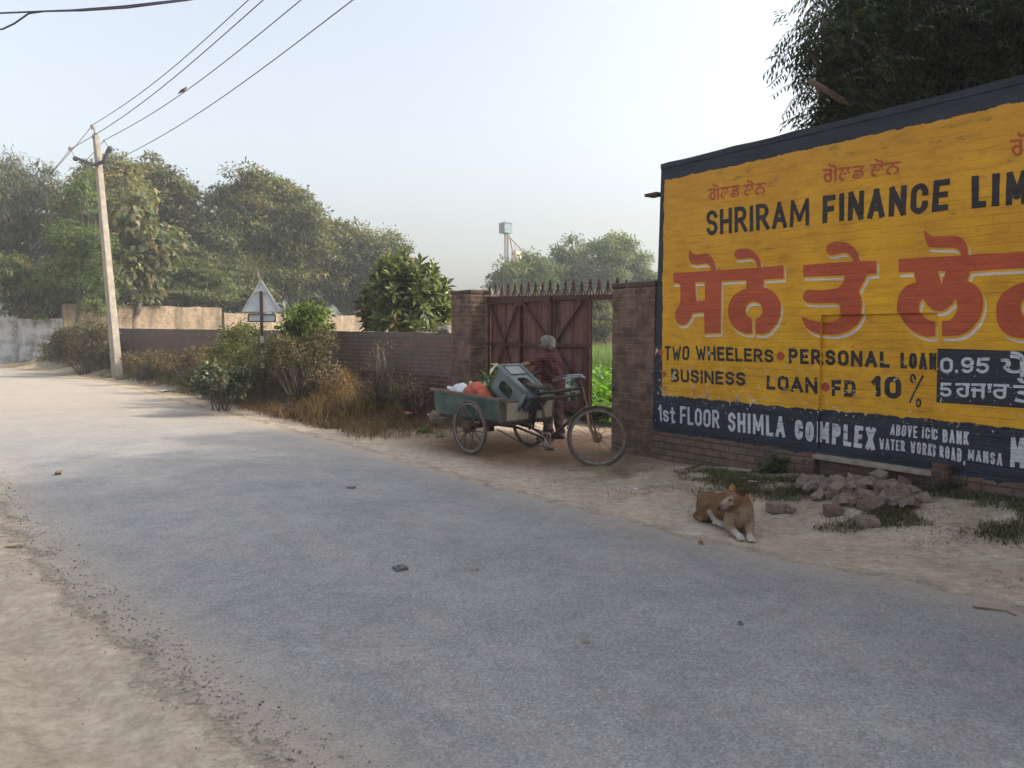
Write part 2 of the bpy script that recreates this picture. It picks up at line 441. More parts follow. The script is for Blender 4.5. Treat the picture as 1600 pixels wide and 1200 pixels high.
# ------------------------------------------------------------------ brick materials (s along the wall in object x, z up)
def brick_mat(name, c1, c2, mortar, bump=.6, bw=.235, bh=.078, mort=.012, extra=None, axis='X', dirt=.5):
    m = NT(name); m.set(.92, 0, .12); v = m.coord()
    sx = m.n("SeparateXYZ"); m.l(v, sx.inputs[0]); cx = m.n("CombineXYZ")
    sm = m.math('ADD', sx.outputs[0], sx.outputs[1])
    m.l(sm, cx.inputs[0]); m.l(sx.outputs[2], cx.inputs[1])
    wob = m.noise(v, 6, 3, .6); vv = m.n("VectorMath"); vv.operation = 'ADD'; m.l(cx.outputs[0], vv.inputs[0])
    wv = m.n("CombineXYZ"); m.l(m.math('MULTIPLY', m.math('SUBTRACT', wob, .5), .012), wv.inputs[0]); m.l(m.math('MULTIPLY', m.math('SUBTRACT', wob, .5), .03), wv.inputs[1]); m.l(wv.outputs[0], vv.inputs[1])
    b = m.n("TexBrick"); m.l(vv.outputs[0], b.inputs["Vector"])
    b.inputs["Scale"].default_value = 1; b.inputs["Brick Width"].default_value = bw; b.inputs["Row Height"].default_value = bh
    b.inputs["Mortar Size"].default_value = mort; b.inputs["Mortar Smooth"].default_value = .35; b.inputs["Bias"].default_value = 0
    b.inputs["Color1"].default_value = (*c1, 1); b.inputs["Color2"].default_value = (*c2, 1); b.inputs["Mortar"].default_value = (*mortar, 1)
    f = m.noise(v, 5, 6, .65); g = m.noise(v, 45, 4, .6)
    c = m.mix(1.0, b.outputs["Color"], m.ramp(f, [(.3, 1 - dirt * .8), (.55, 1.0), (.8, 1 + dirt * .5)]), 'MULTIPLY')
    c = m.mix(1.0, c, m.ramp(g, [(.3, .75), (.7, 1.2)]), 'MULTIPLY')
    if extra: c = extra(m, v, sx, c)
    m.base(c)
    hgt = m.math('ADD', m.math('MULTIPLY', b.outputs["Fac"], -1.0), m.math('MULTIPLY', g, .45))
    hgt = m.math('ADD', hgt, m.math('MULTIPLY', f, .5))
    m.bump(hgt, bump, .02)
    return m

RED1, RED2, MORT = (.205, .088, .062), (.135, .062, .048), (.20, .165, .135)
PILLAR_M = brick_mat("pillar_brick", (.225, .125, .088), (.135, .088, .068), (.20, .16, .13), .9, dirt=.75).mat
def low_extra(m, v, sx, c):
    # upper courses limewashed grey and weathered, a dark band near the coping, raw red below
    zz = sx.outputs[2]; n = m.noise(v, 2.3, 5, .6)
    t = m.math('ADD', zz, m.math('MULTIPLY', m.math('SUBTRACT', n, .5), .28))
    w = m.ramp(m.math('MULTIPLY', t, .5), [(.0, 0.), (.37, 0.), (.42, 1.)])
    c = m.mix(m.math('MULTIPLY', w, .42), c, m.mix(n, (.12, .095, .08), (.33, .28, .245)))
    pz = m.n("TexBrick"); cx = m.n("CombineXYZ"); m.l(sx.outputs[0], cx.inputs[0]); m.l(zz, cx.inputs[1]); m.l(cx.outputs[0], pz.inputs["Vector"])
    pz.inputs["Scale"].default_value = 1; pz.inputs["Brick Width"].default_value = .085; pz.inputs["Row Height"].default_value = .125; pz.inputs["Mortar Size"].default_value = .014
    pz.inputs["Color1"].default_value = (.085, .07, .062, 1); pz.inputs["Color2"].default_value = (.15, .12, .10, 1); pz.inputs["Mortar"].default_value = (.21, .18, .16, 1)
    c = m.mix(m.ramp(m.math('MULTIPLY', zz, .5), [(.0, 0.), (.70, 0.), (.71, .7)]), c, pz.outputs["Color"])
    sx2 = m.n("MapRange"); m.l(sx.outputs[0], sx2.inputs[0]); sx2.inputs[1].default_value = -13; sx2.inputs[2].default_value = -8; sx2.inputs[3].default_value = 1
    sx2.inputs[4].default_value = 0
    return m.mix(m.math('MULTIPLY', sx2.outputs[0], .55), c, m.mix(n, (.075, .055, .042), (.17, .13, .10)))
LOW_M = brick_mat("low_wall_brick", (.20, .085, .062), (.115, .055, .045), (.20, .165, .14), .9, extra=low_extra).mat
def old_extra(m, v, sx, c):
    n = m.noise(m.coord(scale=(1, 1, .25)), 1.6, 5, .7)
    return m.mix(m.ramp(n, [(.44, 0.), (.62, .8)]), c, (.10, .08, .06))
BEIGE_M = brick_mat("old_pale_brick", (.37, .275, .185), (.27, .20, .135), (.36, .29, .21), .7, extra=old_extra).mat
WHITE_M = worn("limewash", (.22, .20, .18), (.50, .50, .50), 1.6, .9, bump=.4, lo=.38, hi=.56)
DARKBRICK_M = brick_mat("dark_brick", (.13, .075, .055), (.09, .055, .045), (.12, .10, .085), .6).mat

# ------------------------------------------------------------------ the painted wall
WALL_H = 3.54
S_END = 9.5
rec_s0, rec_z1 = on_plane(1283, 492); rec_s1, _ = on_plane(1466, 492); rec_z0 = .40
REC = .035
paint_wall = thing("painted_brick_wall", "tall brick wall hand painted yellow and navy with loan advertising", "wall", (WA.x, WA.y, 0), WROT)
def slab_front(bm_pts):
    return bm_pts
# wall body: front face cut in a grid so the bricked-up opening can sit back
lean = .10
def wx(s, z): return s + (lean * z / WALL_H if s < .01 else 0)
me_ = MB()
ss = [0, rec_s0, rec_s1, S_END]; zs = [-.3, rec_z0, rec_z1, WALL_H]
TOPN = 40
front = []
for i in range(3):
    for j in range(3):
        if i == 1 and j == 1: continue
        front.append([(wx(ss[i], zs[j]), 0, zs[j]), (wx(ss[i + 1], zs[j]), 0, zs[j]), (wx(ss[i + 1], zs[j + 1]), 0, zs[j + 1]), (wx(ss[i], zs[j + 1]), 0, zs[j + 1])])
a, b, c_, d_ = (rec_s0, rec_z0), (rec_s1, rec_z0), (rec_s1, rec_z1), (rec_s0, rec_z1)
front.append([(q[0], REC, q[1]) for q in (a, b, c_, d_)])
for q, r in ((a, b), (b, c_), (c_, d_), (d_, a)): front.append([(q[0], 0, q[1]), (r[0], 0, r[1]), (r[0], REC, r[1]), (q[0], REC, q[1])])
T = .26
front += [[(wx(0, -.3), T, -.3), (wx(0, WALL_H), T, WALL_H), (S_END, T, WALL_H), (S_END, T, -.3)],
          [(wx(0, -.3), 0, -.3), (wx(0, WALL_H), 0, WALL_H), (wx(0, WALL_H), T, WALL_H), (wx(0, -.3), T, -.3)],
          [(S_END, 0, -.3), (S_END, T, -.3), (S_END, T, WALL_H), (S_END, 0, WALL_H)],
          [(wx(0, -.3), 0, -.3), (wx(0, -.3), T, -.3), (S_END, T, -.3), (S_END, 0, -.3)]]
for q in front: me_.add(q, [(0, 1, 2, 3)])
# uneven top course
tp = []
for k in range(TOPN + 1):
    s_ = S_END * k / TOPN; z_ = WALL_H + (0 if k in (0, TOPN) else .005 * math.sin(k * 1.7) + .004 * random.uniform(-1, 1))
    tp.append((wx(s_, WALL_H) if k == 0 else s_, z_))
for k in range(TOPN):
    (x0, z0), (x1, z1) = tp[k], tp[k + 1]
    me_.add([(x0, -.012, WALL_H - .05), (x1, -.012, WALL_H - .05), (x1, -.012, z1 + .012), (x0, -.012, z0 + .012), (x0, T + .01, z0 + .012), (x1, T + .01, z1 + .012), (x1, T + .01, WALL_H - .05), (x0, T + .01, WALL_H - .05)],
            [(0, 1, 2, 3), (3, 2, 5, 4), (4, 5, 6, 7), (0, 3, 4, 7), (1, 6, 5, 2), (0, 7, 6, 1)])

def paint_common(m, v, sx, chip=1.0):
    """chipped patches and grime shared by the wall paint and the lettering; returns (chip mask, brick relief)"""
    xx, zz = sx.outputs[0], sx.outputs[2]
    n = m.noise(v, 6.5, 6, .75)
    band = m.math('SUBTRACT', m.math('MULTIPLY', m.ramp(m.math('MULTIPLY', zz, .5), [(0., .45), (.3, .5), (.39, .85), (.6, .75), (.8, .3), (1., 0.)]), .2), .135)
    mxx = m.n("MapRange"); m.l(xx, mxx.inputs[0]); mxx.inputs[1].default_value = .2; mxx.inputs[2].default_value = 2.6; mxx.inputs[3].default_value = .02; mxx.inputs[4].default_value = -.06
    t = m.math('ADD', m.math('ADD', n, band), mxx.outputs[0])
    return m.ramp(m.math('MAXIMUM', t, m.math('SUBTRACT', m.math('ADD', m.noise(v, 26, 3, .6), band), .04)), [(.615, 0.), (.63, 1.0 * chip)])
def paint_relief(m, v, sx, strength=.5):
    cx = m.n("CombineXYZ"); m.l(sx.outputs[0], cx.inputs[0]); m.l(sx.outputs[2], cx.inputs[1])
    wob = m.noise(v, 3.5, 4, .65); vv = m.n("VectorMath"); vv.operation = 'ADD'; m.l(cx.outputs[0], vv.inputs[0])
    wv = m.n("CombineXYZ"); m.l(m.math('MULTIPLY', m.math('SUBTRACT', wob, .5), .05), wv.inputs[1]); m.l(wv.outputs[0], vv.inputs[1])
    b = m.n("TexBrick"); m.l(vv.outputs[0], b.inputs["Vector"]); b.inputs["Scale"].default_value = 1
    b.inputs["Brick Width"].default_value = .235; b.inputs["Row Height"].default_value = .078; b.inputs["Mortar Size"].default_value = .009; b.inputs["Mortar Smooth"].default_value = .6
    g = m.noise(v, 30, 5, .65); f = m.noise(m.coord(scale=(.5, 1, 2.2)), 7, 5, .6)
    patch = m.ramp(m.noise(v, 2.2, 3, .5), [(.42, .15), (.62, 1.)])
    hgt = m.math('ADD', m.math('MULTIPLY', m.math('MULTIPLY', b.outputs["Fac"], patch), -.5), m.math('ADD', m.math('MULTIPLY', g, .55), m.math('MULTIPLY', f, .8)))
    m.bump(hgt, strength, .02)
    return b.outputs["Fac"], f, patch
def paint_grime(m, v, sx, c, fac, f, patch):
    c = m.mix(m.math('MULTIPLY', m.math('MULTIPLY', fac, patch), .12), c, m.mix(1.0, c, (.45, .4, .38), 'MULTIPLY'))
    c = m.mix(1.0, c, m.ramp(m.noise(v, 1.3, 4, .6), [(.3, (.86, .85, .84)), (.7, (1.09, 1.08, 1.06))]), 'MULTIPLY')
    c = m.mix(1.0, c, m.ramp(f, [(.28, (.76, .74, .72)), (.5, (1, 1, 1)), (.75, (1.09, 1.09, 1.09))]), 'MULTIPLY')
    return c
def wall_paint():
    m = NT("wall_paint"); m.set(.62, 0, .3); v = m.coord()
    sx = m.n("SeparateXYZ"); m.l(v, sx.inputs[0]); xx, zz = sx.outputs[0], sx.outputs[2]
    fac, f, patch = paint_relief(m, v, sx)
    wob = m.math('MULTIPLY', m.math('SUBTRACT', m.noise(v, 4, 6, .78), .5), .10)
    z2 = m.math('ADD', zz, wob); x2 = m.math('ADD', xx, wob)
    yel = m.mix(m.ramp(m.noise(v, 2.0, 4, .6), [(.3, 0.), (.7, 1.)]), (.52, .25, .011), (.66, .36, .012))
    # thin old ochre coat higher up
    up = m.n("MapRange"); m.l(zz, up.inputs[0]); up.inputs[1].default_value = 2.2; up.inputs[2].default_value = 3.4
    yel = m.mix(m.math('MULTIPLY', up.outputs[0], .6), yel, (.47, .235, .03))
    spots = m.ramp(m.math('ADD', m.noise(m.coord(scale=(1, 1, 2.5)), 4.5, 6, .75), m.math('MULTIPLY', up.outputs[0], .05)), [(.60, 0.), (.68, .6)])
    yel = m.mix(spots, yel, (.14, .085, .04))
    navy = m.mix(m.ramp(m.noise(m.coord(scale=(.6, 1, 3)), 4, 5, .7), [(.35, 0.), (.75, 1.)]), (.012, .017, .030), (.035, .043, .062))
    isn = m.math('MAXIMUM', m.math('MAXIMUM', m.math('GREATER_THAN', z2, 3.35), m.math('LESS_THAN', z2, .80)), m.math('LESS_THAN', x2, .15))
    c = m.mix(isn, yel, navy)
    c = paint_grime(m, v, sx, c, fac, f, patch)
    # bare brick at the foot
    b = m.n("TexBrick"); cx = m.n("CombineXYZ"); m.l(xx, cx.inputs[0]); m.l(zz, cx.inputs[1]); m.l(cx.outputs[0], b.inputs["Vector"]); b.inputs["Scale"].default_value = 1
    b.inputs["Brick Width"].default_value = .235; b.inputs["Row Height"].default_value = .078; b.inputs["Mortar Size"].default_value = .010; b.inputs["Mortar Smooth"].default_value = .3
    b.inputs["Color1"].default_value = (.16, .098, .07, 1); b.inputs["Color2"].default_value = (.115, .075, .058, 1); b.inputs["Mortar"].default_value = (.065, .052, .045, 1)
    brick = m.mix(1.0, b.outputs["Color"], m.ramp(m.noise(v, 7, 5, .7), [(.3, .65), (.7, 1.3)]), 'MULTIPLY')
    low = m.math('LESS_THAN', m.math('ADD', zz, m.math('MULTIPLY', m.math('SUBTRACT', m.noise(v, 7, 5, .75), .5), .16)), .36)
    c = m.mix(low, c, brick)
    chip = paint_common(m, v, sx)
    under = m.mix(m.ramp(m.noise(v, 8, 3, .6), [(.42, 0.), (.58, 1.)]), (.20, .155, .12), (.55, .52, .49))
    c = m.mix(m.math('MULTIPLY', chip, m.math('SUBTRACT', 1.0, low)), c, under)
    m.base(c); return m.mat
WALL_PAINT = wall_paint()
me_.build("wall_face", WALL_PAINT, paint_wall)

def paint_mat(name, c1, c2, fade=0.0):
    m = NT(name); m.set(.6, 0, .3); v = m.coord(); sx = m.n("SeparateXYZ"); m.l(v, sx.inputs[0])
    fac, f, patch = paint_relief(m, v, sx)
    c = m.mix(m.ramp(m.noise(m.coord(scale=(.7, 1, 2)), 9, 5, .7), [(.3, 0.), (.7, 1.)]), c1, c2)
    c = paint_grime(m, v, sx, c, fac, f, patch)
    chip = paint_common(m, v, sx)
    under = m.mix(m.ramp(m.noise(v, 8, 3, .6), [(.42, 0.), (.58, 1.)]), (.20, .155, .12), (.55, .52, .49))
    c = m.mix(chip, c, under)
    m.base(c)
    if fade:      # brush ran dry: some of the paint never took
        n = m.noise(m.coord(scale=(1, 1, 3.2)), 11, 6, .8)
        tr = m.n("BsdfTransparent"); mx = m.n("MixShader")
        m.l(m.ramp(n, [(.36, 0.), (.42, 1.)]), mx.inputs[0])
        m.l(tr.outputs[0], mx.inputs[1]); m.l(m.b.outputs[0], mx.inputs[2]); m.l(mx.outputs[0], m.out.inputs[0])
    return m.mat
RED_P = paint_mat("red_paint", (.43, .082, .026), (.33, .062, .028))
SMALLRED_P = paint_mat("small_red_paint", (.40, .085, .03), (.32, .07, .03), .2)
BLACK_P = paint_mat("black_paint", (.016, .013, .014), (.034, .028, .028))
WHITE_P = paint_mat("white_paint", (.50, .46, .43), (.62, .59, .57))
PALE_P = paint_mat("pale_blue_paint", (.44, .46, .52), (.52, .55, .62), .12)
YEL_P = paint_mat("yellow_paint", (.56, .30, .012), (.62, .34, .012))
NAVY_P = paint_mat("navy_paint", (.013, .016, .026), (.028, .032, .044))

def seat_on_wall(me, proud):
    """lay a flat (s, z) mesh on the wall face; what crosses the bricked-up opening steps back with it"""
    bm = bmesh.new(); bm.from_mesh(me)
    for co, no in (((rec_s0, 0, 0), (1, 0, 0)), ((rec_s1, 0, 0), (1, 0, 0)), ((0, 0, rec_z0), (0, 0, 1)), ((0, 0, rec_z1), (0, 0, 1))):
        bmesh.ops.bisect_plane(bm, geom=bm.verts[:] + bm.edges[:] + bm.faces[:], plane_co=co, plane_no=no, dist=1e-5)
    ins = [f for f in bm.faces if rec_s0 < f.calc_center_median().x < rec_s1 and rec_z0 < f.calc_center_median().z < rec_z1]
    r = bmesh.ops.split(bm, geom=ins) if ins else {"geom": []}
    for vtx in [g for g in r["geom"] if isinstance(g, bmesh.types.BMVert)]: vtx.co.y += REC
    for vtx in bm.verts: vtx.co.y -= proud
    for f in bm.faces:
        if f.normal.y > 0: f.normal_flip()
    bm.to_mesh(me); bm.free(); return me
def quad_px(z, pts, off):
    k, (ox, oy) = z, off
    return [on_plane(x / k + ox, y / k + oy) for x, y in pts]
Z2 = (2.6667, (1000, 200)); Z4 = (6.667, (1020, 600)); Z5 = (4.2105, (1220, 620))
def curve_mesh(cu, name):
    o = bpy.data.objects.new(name, cu); C.objects.link(o)
    bpy.context.view_layer.update()
    me = bake(o); bpy.data.objects.remove(o); return me
def letters(name, text, zq, pts, mat, weight, proud=.002, italic=0.0, rough=.35):
    """hand lettering: glyph outlines fitted into a slanting box TL, TR, BR, BL on the wall"""
    q = quad_px(zq[0], pts, zq[1]); TL, TR, BR, BL = [Vector((a, b)) for a, b in q]
    W = ((TR - TL).length + (BR - BL).length) / 2; Hh = ((BL - TL).length + (BR - TR).length) / 2
    fc = bpy.data.curves.new(name, 'FONT'); fc.body = text; fc.resolution_u = 4
    fo = bpy.data.objects.new(name, fc); C.objects.link(fo)
    bpy.context.view_layer.update()
    dg = bpy.context.evaluated_depsgraph_get()
    cu = fo.to_curve(dg).copy()
    bpy.data.objects.remove(fo)
    loops = []
    for sp in cu.splines:
        bp = sp.bezier_points; k = len(bp); pts = []
        for i in range(k):
            p0, p1 = bp[i], bp[(i + 1) % k]
            A_, B_, C_, D_ = p0.co, p0.handle_right, p1.handle_left, p1.co
            ch = (D_ - A_).length
            flat = abs((B_ - A_).cross(D_ - A_).z) + abs((C_ - A_).cross(D_ - A_).z) < 2e-3 * max(ch, 1e-6)
            for t in ([0] if flat else [0, .2, .4, .6, .8]):
                q = A_ * (1 - t) ** 3 + B_ * 3 * t * (1 - t) ** 2 + C_ * 3 * t * t * (1 - t) + D_ * t ** 3
                if not pts or (Vector(q[:2]) - pts[-1]).length > 2e-3: pts.append(Vector(q[:2]))
        if len(pts) > 2 and (pts[0] - pts[-1]).length < 2e-3: pts.pop()
        if len(pts) > 2: loops.append(pts)
    xs = [p.x for l in loops for p in l]; ys = [p.y for l in loops for p in l]
    x0, x1, y0, y1 = min(xs), max(xs), min(ys), max(ys)
    w = weight
    fx, fy = (W - 2 * w) / (x1 - x0), (Hh - 2 * w) / (y1 - y0)
    nc = bpy.data.curves.new(name, 'CURVE'); nc.dimensions = '2D'; nc.fill_mode = 'BOTH'
    loops = [[Vector(((p.x - x0) * fx + w, (p.y - y0) * fy + w)) for p in l] for l in loops]
    area = lambda l: sum(l[i - 1].x * l[i].y - l[i].x * l[i - 1].y for i in range(len(l)))
    big = max(loops, key=lambda l: abs(area(l))); sg = 1 if area(big) > 0 else -1
    for l in loops:
        k = len(l); o = []
        for i in range(k):
            d1 = (l[i] - l[i - 1]).normalized(); d2 = (l[(i + 1) % k] - l[i]).normalized()
            n1_ = Vector((d1.y, -d1.x)) * sg; n2_ = Vector((d2.y, -d2.x)) * sg
            bs = n1_ + n2_
            if bs.length < .3: o.append(l[i] + n1_ * w); o.append(l[i] + n2_ * w); continue
            bs.normalize(); o.append(l[i] + bs * w / max(bs.dot(n1_), .6))
        sp = nc.splines.new('POLY'); sp.points.add(len(o) - 1); sp.use_cyclic_u = True
        for i, q in enumerate(o): sp.points[i].co = (q.x, q.y, 0, 1)
    cu = nc
    me = curve_mesh(cu, name)
    r = random.Random(text + name)
    ph = [r.uniform(0, 6) for _ in range(4)]
    for vt in me.vertices:
        a, b = vt.co.x / W, vt.co.y / Hh
        a += .006 * math.sin(b * 5 + a * 23 + ph[0]) * Hh / W * 3 * rough; b += .03 * rough * math.sin(a * W / Hh * 2.1 + ph[1])
        t = TL.lerp(TR, a); u = BL.lerp(BR, a); c = u.lerp(t, b)
        vt.co = (c.x, 0, c.y)
    seat_on_wall(me, proud); me.name = name
    return link(name, me, mat, paint_wall)
def outline_smooth(pts, k=4):
    n = len(pts); pts = [Vector(p) for p in pts]; out = []
    tang = []
    for i in range(n):
        a, b, c = pts[i - 1], pts[i], pts[(i + 1) % n]
        d1, d2 = (b - a), (c - b)
        corner = d1.length < 1e-9 or d2.length < 1e-9 or d1.angle(d2, 0) > R(46)
        tang.append(None if corner else (c - a) / (d1.length + d2.length))
    for i in range(n):
        a, b = pts[i], pts[(i + 1) % n]; L = (b - a).length
        ta = tang[i] * L if tang[i] is not None else (b - a); tb = tang[(i + 1) % n] * L if tang[(i + 1) % n] is not None else (b - a)
        for j in range(k):
            t = j / k
            out.append(a * (2 * t ** 3 - 3 * t * t + 1) + ta * (t ** 3 - 2 * t * t + t) + b * (-2 * t ** 3 + 3 * t * t) + tb * (t ** 3 - t * t))
    return out
def outline_sheet(name, loops, mat, proud, shift=(0, 0), offset=0.0):
    cu = bpy.data.curves.new(name, 'CURVE'); cu.dimensions = '2D'; cu.fill_mode = 'BOTH'; cu.offset = offset
    for lp in loops:
        p = outline_smooth(lp); sp = cu.splines.new('POLY'); sp.points.add(len(p) - 1); sp.use_cyclic_u = True
        for i, q in enumerate(p): sp.points[i].co = (q[0] + shift[0], q[1] + shift[1], 0, 1)
    me = curve_mesh(cu, name)
    for vt in me.vertices: vt.co = (vt.co.x, 0, vt.co.y)
    seat_on_wall(me, proud); me.name = name
    return link(name, me, mat, paint_wall)

ZA = (8.0, (1040, 380)); ZB = (7.5, (1240, 370)); ZC = (6.3143, (1390, 350))
BIG = [
 (ZA, [[(100,370),(340,358),(575,345),(562,290),(530,260),(480,255),(420,265),(360,265),(312,238),(295,190),(292,130),(305,78),(330,110),(372,138),(430,140),(500,128),(552,146),(590,190),(618,260),(632,338),(900,322),(1150,305),(1137,250),(1110,205),(1065,182),(1000,185),(930,196),(880,190),(858,150),(870,100),(910,75),(970,65),(1030,70),(1090,97),(1140,140),(1180,200),(1200,300),(1475,275),(1480,440),(1230,455),(1225,550),(1290,572),(1360,620),(1410,680),(1440,760),(1440,850),(1420,940),(1370,1030),(1290,1110),(1210,1136),(1130,1132),(1130,945),(1180,920),(1208,870),(1208,800),(1175,750),(1110,732),(1045,748),(1008,795),(1000,850),(1022,905),(1082,945),(1085,1128),(1020,1130),(940,1105),(860,1050),(810,980),(785,890),(787,800),(815,710),(870,640),(940,592),(1010,570),(1015,460),(700,472),(690,1120),(490,1130),(485,865),(340,872),(320,930),(280,990),(220,1020),(160,1005),(130,960),(120,900),(140,820),(180,760),(186,680),(185,510),(160,500),(100,500)],
       [(370,487),(495,485),(495,720),(385,725)]]),
 (ZB, [[(115,330),(400,308),(700,290),(690,258),(668,225),(635,195),(580,188),(520,200),(460,215),(410,202),(383,160),(390,112),(430,76),(500,60),(580,60),(650,80),(710,125),(750,185),(782,282),(975,280),(970,435),(862,445),(830,520),(762,640),(790,700),(802,780),(795,870),(770,960),(710,1040),(620,1105),(500,1142),(380,1147),(280,1132),(190,1090),(130,1030),(95,930),(170,965),(250,987),(350,1000),(450,987),(515,950),(548,890),(548,825),(535,788),(470,776),(330,780),(180,775),(130,747),(113,700),(125,652),(170,622),(300,626),(420,616),(520,596),(570,550),(595,495),(600,455),(340,462),(115,468)]]),
 (ZC, [[(90,345),(400,328),(710,310),(700,280),(680,252),(640,237),(560,235),(470,235),(392,225),(362,180),(346,110),(345,58),(380,92),(430,120),(520,120),(620,112),(690,127),(742,165),(770,230),(776,305),(1326,275),(1700,255),(1705,410),(1500,425),(1500,545),(1565,565),(1650,620),(1715,710),(1740,830),(1715,960),(1640,1055),(1530,1115),(1432,1128),(1432,935),(1480,912),(1512,865),(1512,800),(1478,745),(1415,722),(1345,735),(1302,785),(1294,840),(1318,898),(1378,935),(1382,1128),(1300,1125),(1210,1110),(1130,1068),(1080,1000),(1055,905),(1057,810),(1092,720),(1160,650),(1250,600),(1340,570),(1340,435),(1060,450),(800,467),(768,560),(850,602),(900,662),(925,740),(920,840),(890,930),(830,1010),(760,1070),(680,1102),(520,1107),(520,957),(592,948),(642,905),(672,830),(660,740),(602,808),(520,857),(455,857),(388,815),(330,737),(300,780),(290,840),(312,902),(360,945),(432,962),(432,1107),(340,1112),(240,1072),(160,1012),(100,930),(76,840),(85,740),(120,660),(182,602),(265,577),(240,472),(90,482)],
       [(478,466),(560,466),(512,598)]]),
]
for i, (zq, loops) in enumerate(BIG):
    W_ = [[Vector(p) for p in quad_px(zq[0], lp, zq[1])] for lp in loops]
    outline_sheet("letter_highlight", W_, WHITE_P, .0015, (.020, -.036), .006)
    outline_sheet("letter_gap", W_, YEL_P, .0030, (.004, -.010), .010)
    outline_sheet("gurmukhi_lettering", W_, RED_P, .0045)
# navy price box
def sheet(name, pts, mat, proud):
    outline_sheet(name, [[Vector(on_plane(x / 2.6667 + 1000, y / 2.6667 + 200)) for x, y in pts]], mat, proud)
sheet("price_panel", [(1240, 918), (1600, 930), (2250, 955), (2250, 1215), (1600, 1168), (1235, 1143)], NAVY_P, .0015)
def disc(x, y, r):
    cs, cz = on_plane(x / 2.6667 + 1000, y / 2.6667 + 200)
    outline_sheet("bullet_dot", [[Vector((cs + r * math.cos(a_ * math.pi / 8), cz + r * math.sin(a_ * math.pi / 8))) for a_ in range(16)]], RED_P, .002)
disc(88, 935, .036); disc(586, 950, .047); disc(102, 1025, .03); disc(765, 1080, .045)
# brush-stroke capitals: each stroke a centre line in a unit cell
def arcp(cx, cy, rx, ry, a0, a1, n=9): return [(cx + rx * math.cos(R(a0 + (a1 - a0) * i / (n - 1))), cy + ry * math.sin(R(a0 + (a1 - a0) * i / (n - 1)))) for i in range(n)]
OVAL = [(0, .26), (0, .74)] + arcp(.5, .74, .5, .26, 180, 0)[1:] + [(1, .26)] + arcp(.5, .26, .5, .26, 0, -180)[1:]
ABC = {
 'A': (1.05, [[(0, 0), (.5, 1)], [(1, 0), (.5, 1)], [(.22, .3), (.78, .3)]]),
 'B': (.95, [[(0, 0), (0, 1)], [(0, 1)] + arcp(.55, .765, .38, .235, 90, -90) + [(0, .53)], [(0, .53)] + arcp(.55, .265, .45, .265, 90, -90) + [(0, 0)]]),
 'C': (.95, [[(1, .72)] + arcp(.5, .74, .5, .26, 0, 180) + arcp(.5, .26, .5, .26, 180, 360) + [(1, .28)]]),
 'D': (.95, [[(0, 0), (0, 1)], [(0, 1), (.4, 1)] + arcp(.5, .72, .5, .28, 90, 0)[1:] + arcp(.5, .28, .5, .28, 0, -90) + [(0, 0)]]),
 'E': (.8, [[(0, 0), (0, 1)], [(0, 1), (1, 1)], [(0, .52), (.88, .52)], [(0, 0), (1, 0)]]),
 'F': (.8, [[(0, 0), (0, 1)], [(0, 1), (1, 1)], [(0, .5), (.85, .5)]]),
 'H': (.95, [[(0, 0), (0, 1)], [(1, 0), (1, 1)], [(0, .5), (1, .5)]]),
 'I': (.02, [[(.5, 0), (.5, 1)]]),
 'K': (.95, [[(0, 0), (0, 1)], [(.95, 1), (.05, .42)], [(.32, .6), (1, 0)]]),
 'L': (.75, [[(0, 1), (0, 0)], [(0, 0), (1, 0)]]),
 'M': (1.45, [[(0, 0), (.04, 1)], [(.06, 1), (.5, .22)], [(.94, 1), (.5, .22)], [(1, 0), (.96, 1)]]),
 'N': (1.0, [[(0, 0), (0, 1)], [(0, 1), (1, 0)], [(1, 0), (1, 1)]]),
 'O': (.95, [OVAL]), '0': (.85, [OVAL]),
 'P': (.9, [[(0, 0), (0, 1)], [(0, 1)] + arcp(.5, .73, .5, .27, 90, -90) + [(0, .46)]]),
 'R': (.95, [[(0, 0), (0, 1)], [(0, 1)] + arcp(.5, .74, .45, .26, 90, -90) + [(0, .48)], [(.45, .48), (1, 0)]]),
 'S': (.9, [arcp(.5, .76, .5, .24, 15, 270) + arcp(.5, .26, .5, .26, 90, -165)]),
 'T': (.9, [[(0, 1), (1, 1)], [(.5, 1), (.5, 0)]]),
 'U': (.95, [[(0, 1), (0, .3)] + arcp(.5, .27, .5, .27, 180, 360) + [(1, 1)]]),
 'V': (1.0, [[(0, 1), (.5, 0)], [(1, 1), (.5, 0)]]),
 'W': (1.35, [[(0, 1), (.26, 0)], [(.26, 0), (.5, .75)], [(.5, .75), (.74, 0)], [(.74, 0), (1, 1)]]),
 'X': (1.0, [[(0, 1), (1, 0)], [(0, 0), (1, 1)]]),
 '1': (.3, [[(1, 0), (1, 1)], [(0, .78), (1, 1)]]),
 '5': (.85, [[(.95, 1), (.1, 1)], [(.1, 1), (.05, .56)], [(.05, .56)] + arcp(.48, .3, .5, .3, 110, -150)]),
 '9': (.85, [arcp(.5, .7, .48, .29, 0, 360, 16), [(.98, .7), (.98, .35)] + arcp(.5, .3, .48, .3, 0, -140)]),
 's': (.7, [arcp(.5, .5, .48, .16, 20, 270) + arcp(.5, .17, .5, .17, 90, -165)]),
 't': (.6, [[(.45, .95), (.45, .15), (.62, 0), (1, .02)], [(0, .66), (1, .66)]]),
 '.': (.02, [[(.5, .0), (.5, .02)]]), ',': (.12, [[(1, .04), (0, -.16)]]),
 '%': (1.0, [[(.95, .95), (.05, .1)], arcp(.22, .86, .16, .12, 0, 360, 12), arcp(.78, .1, .16, .12, 0, 360, 12)]),
}
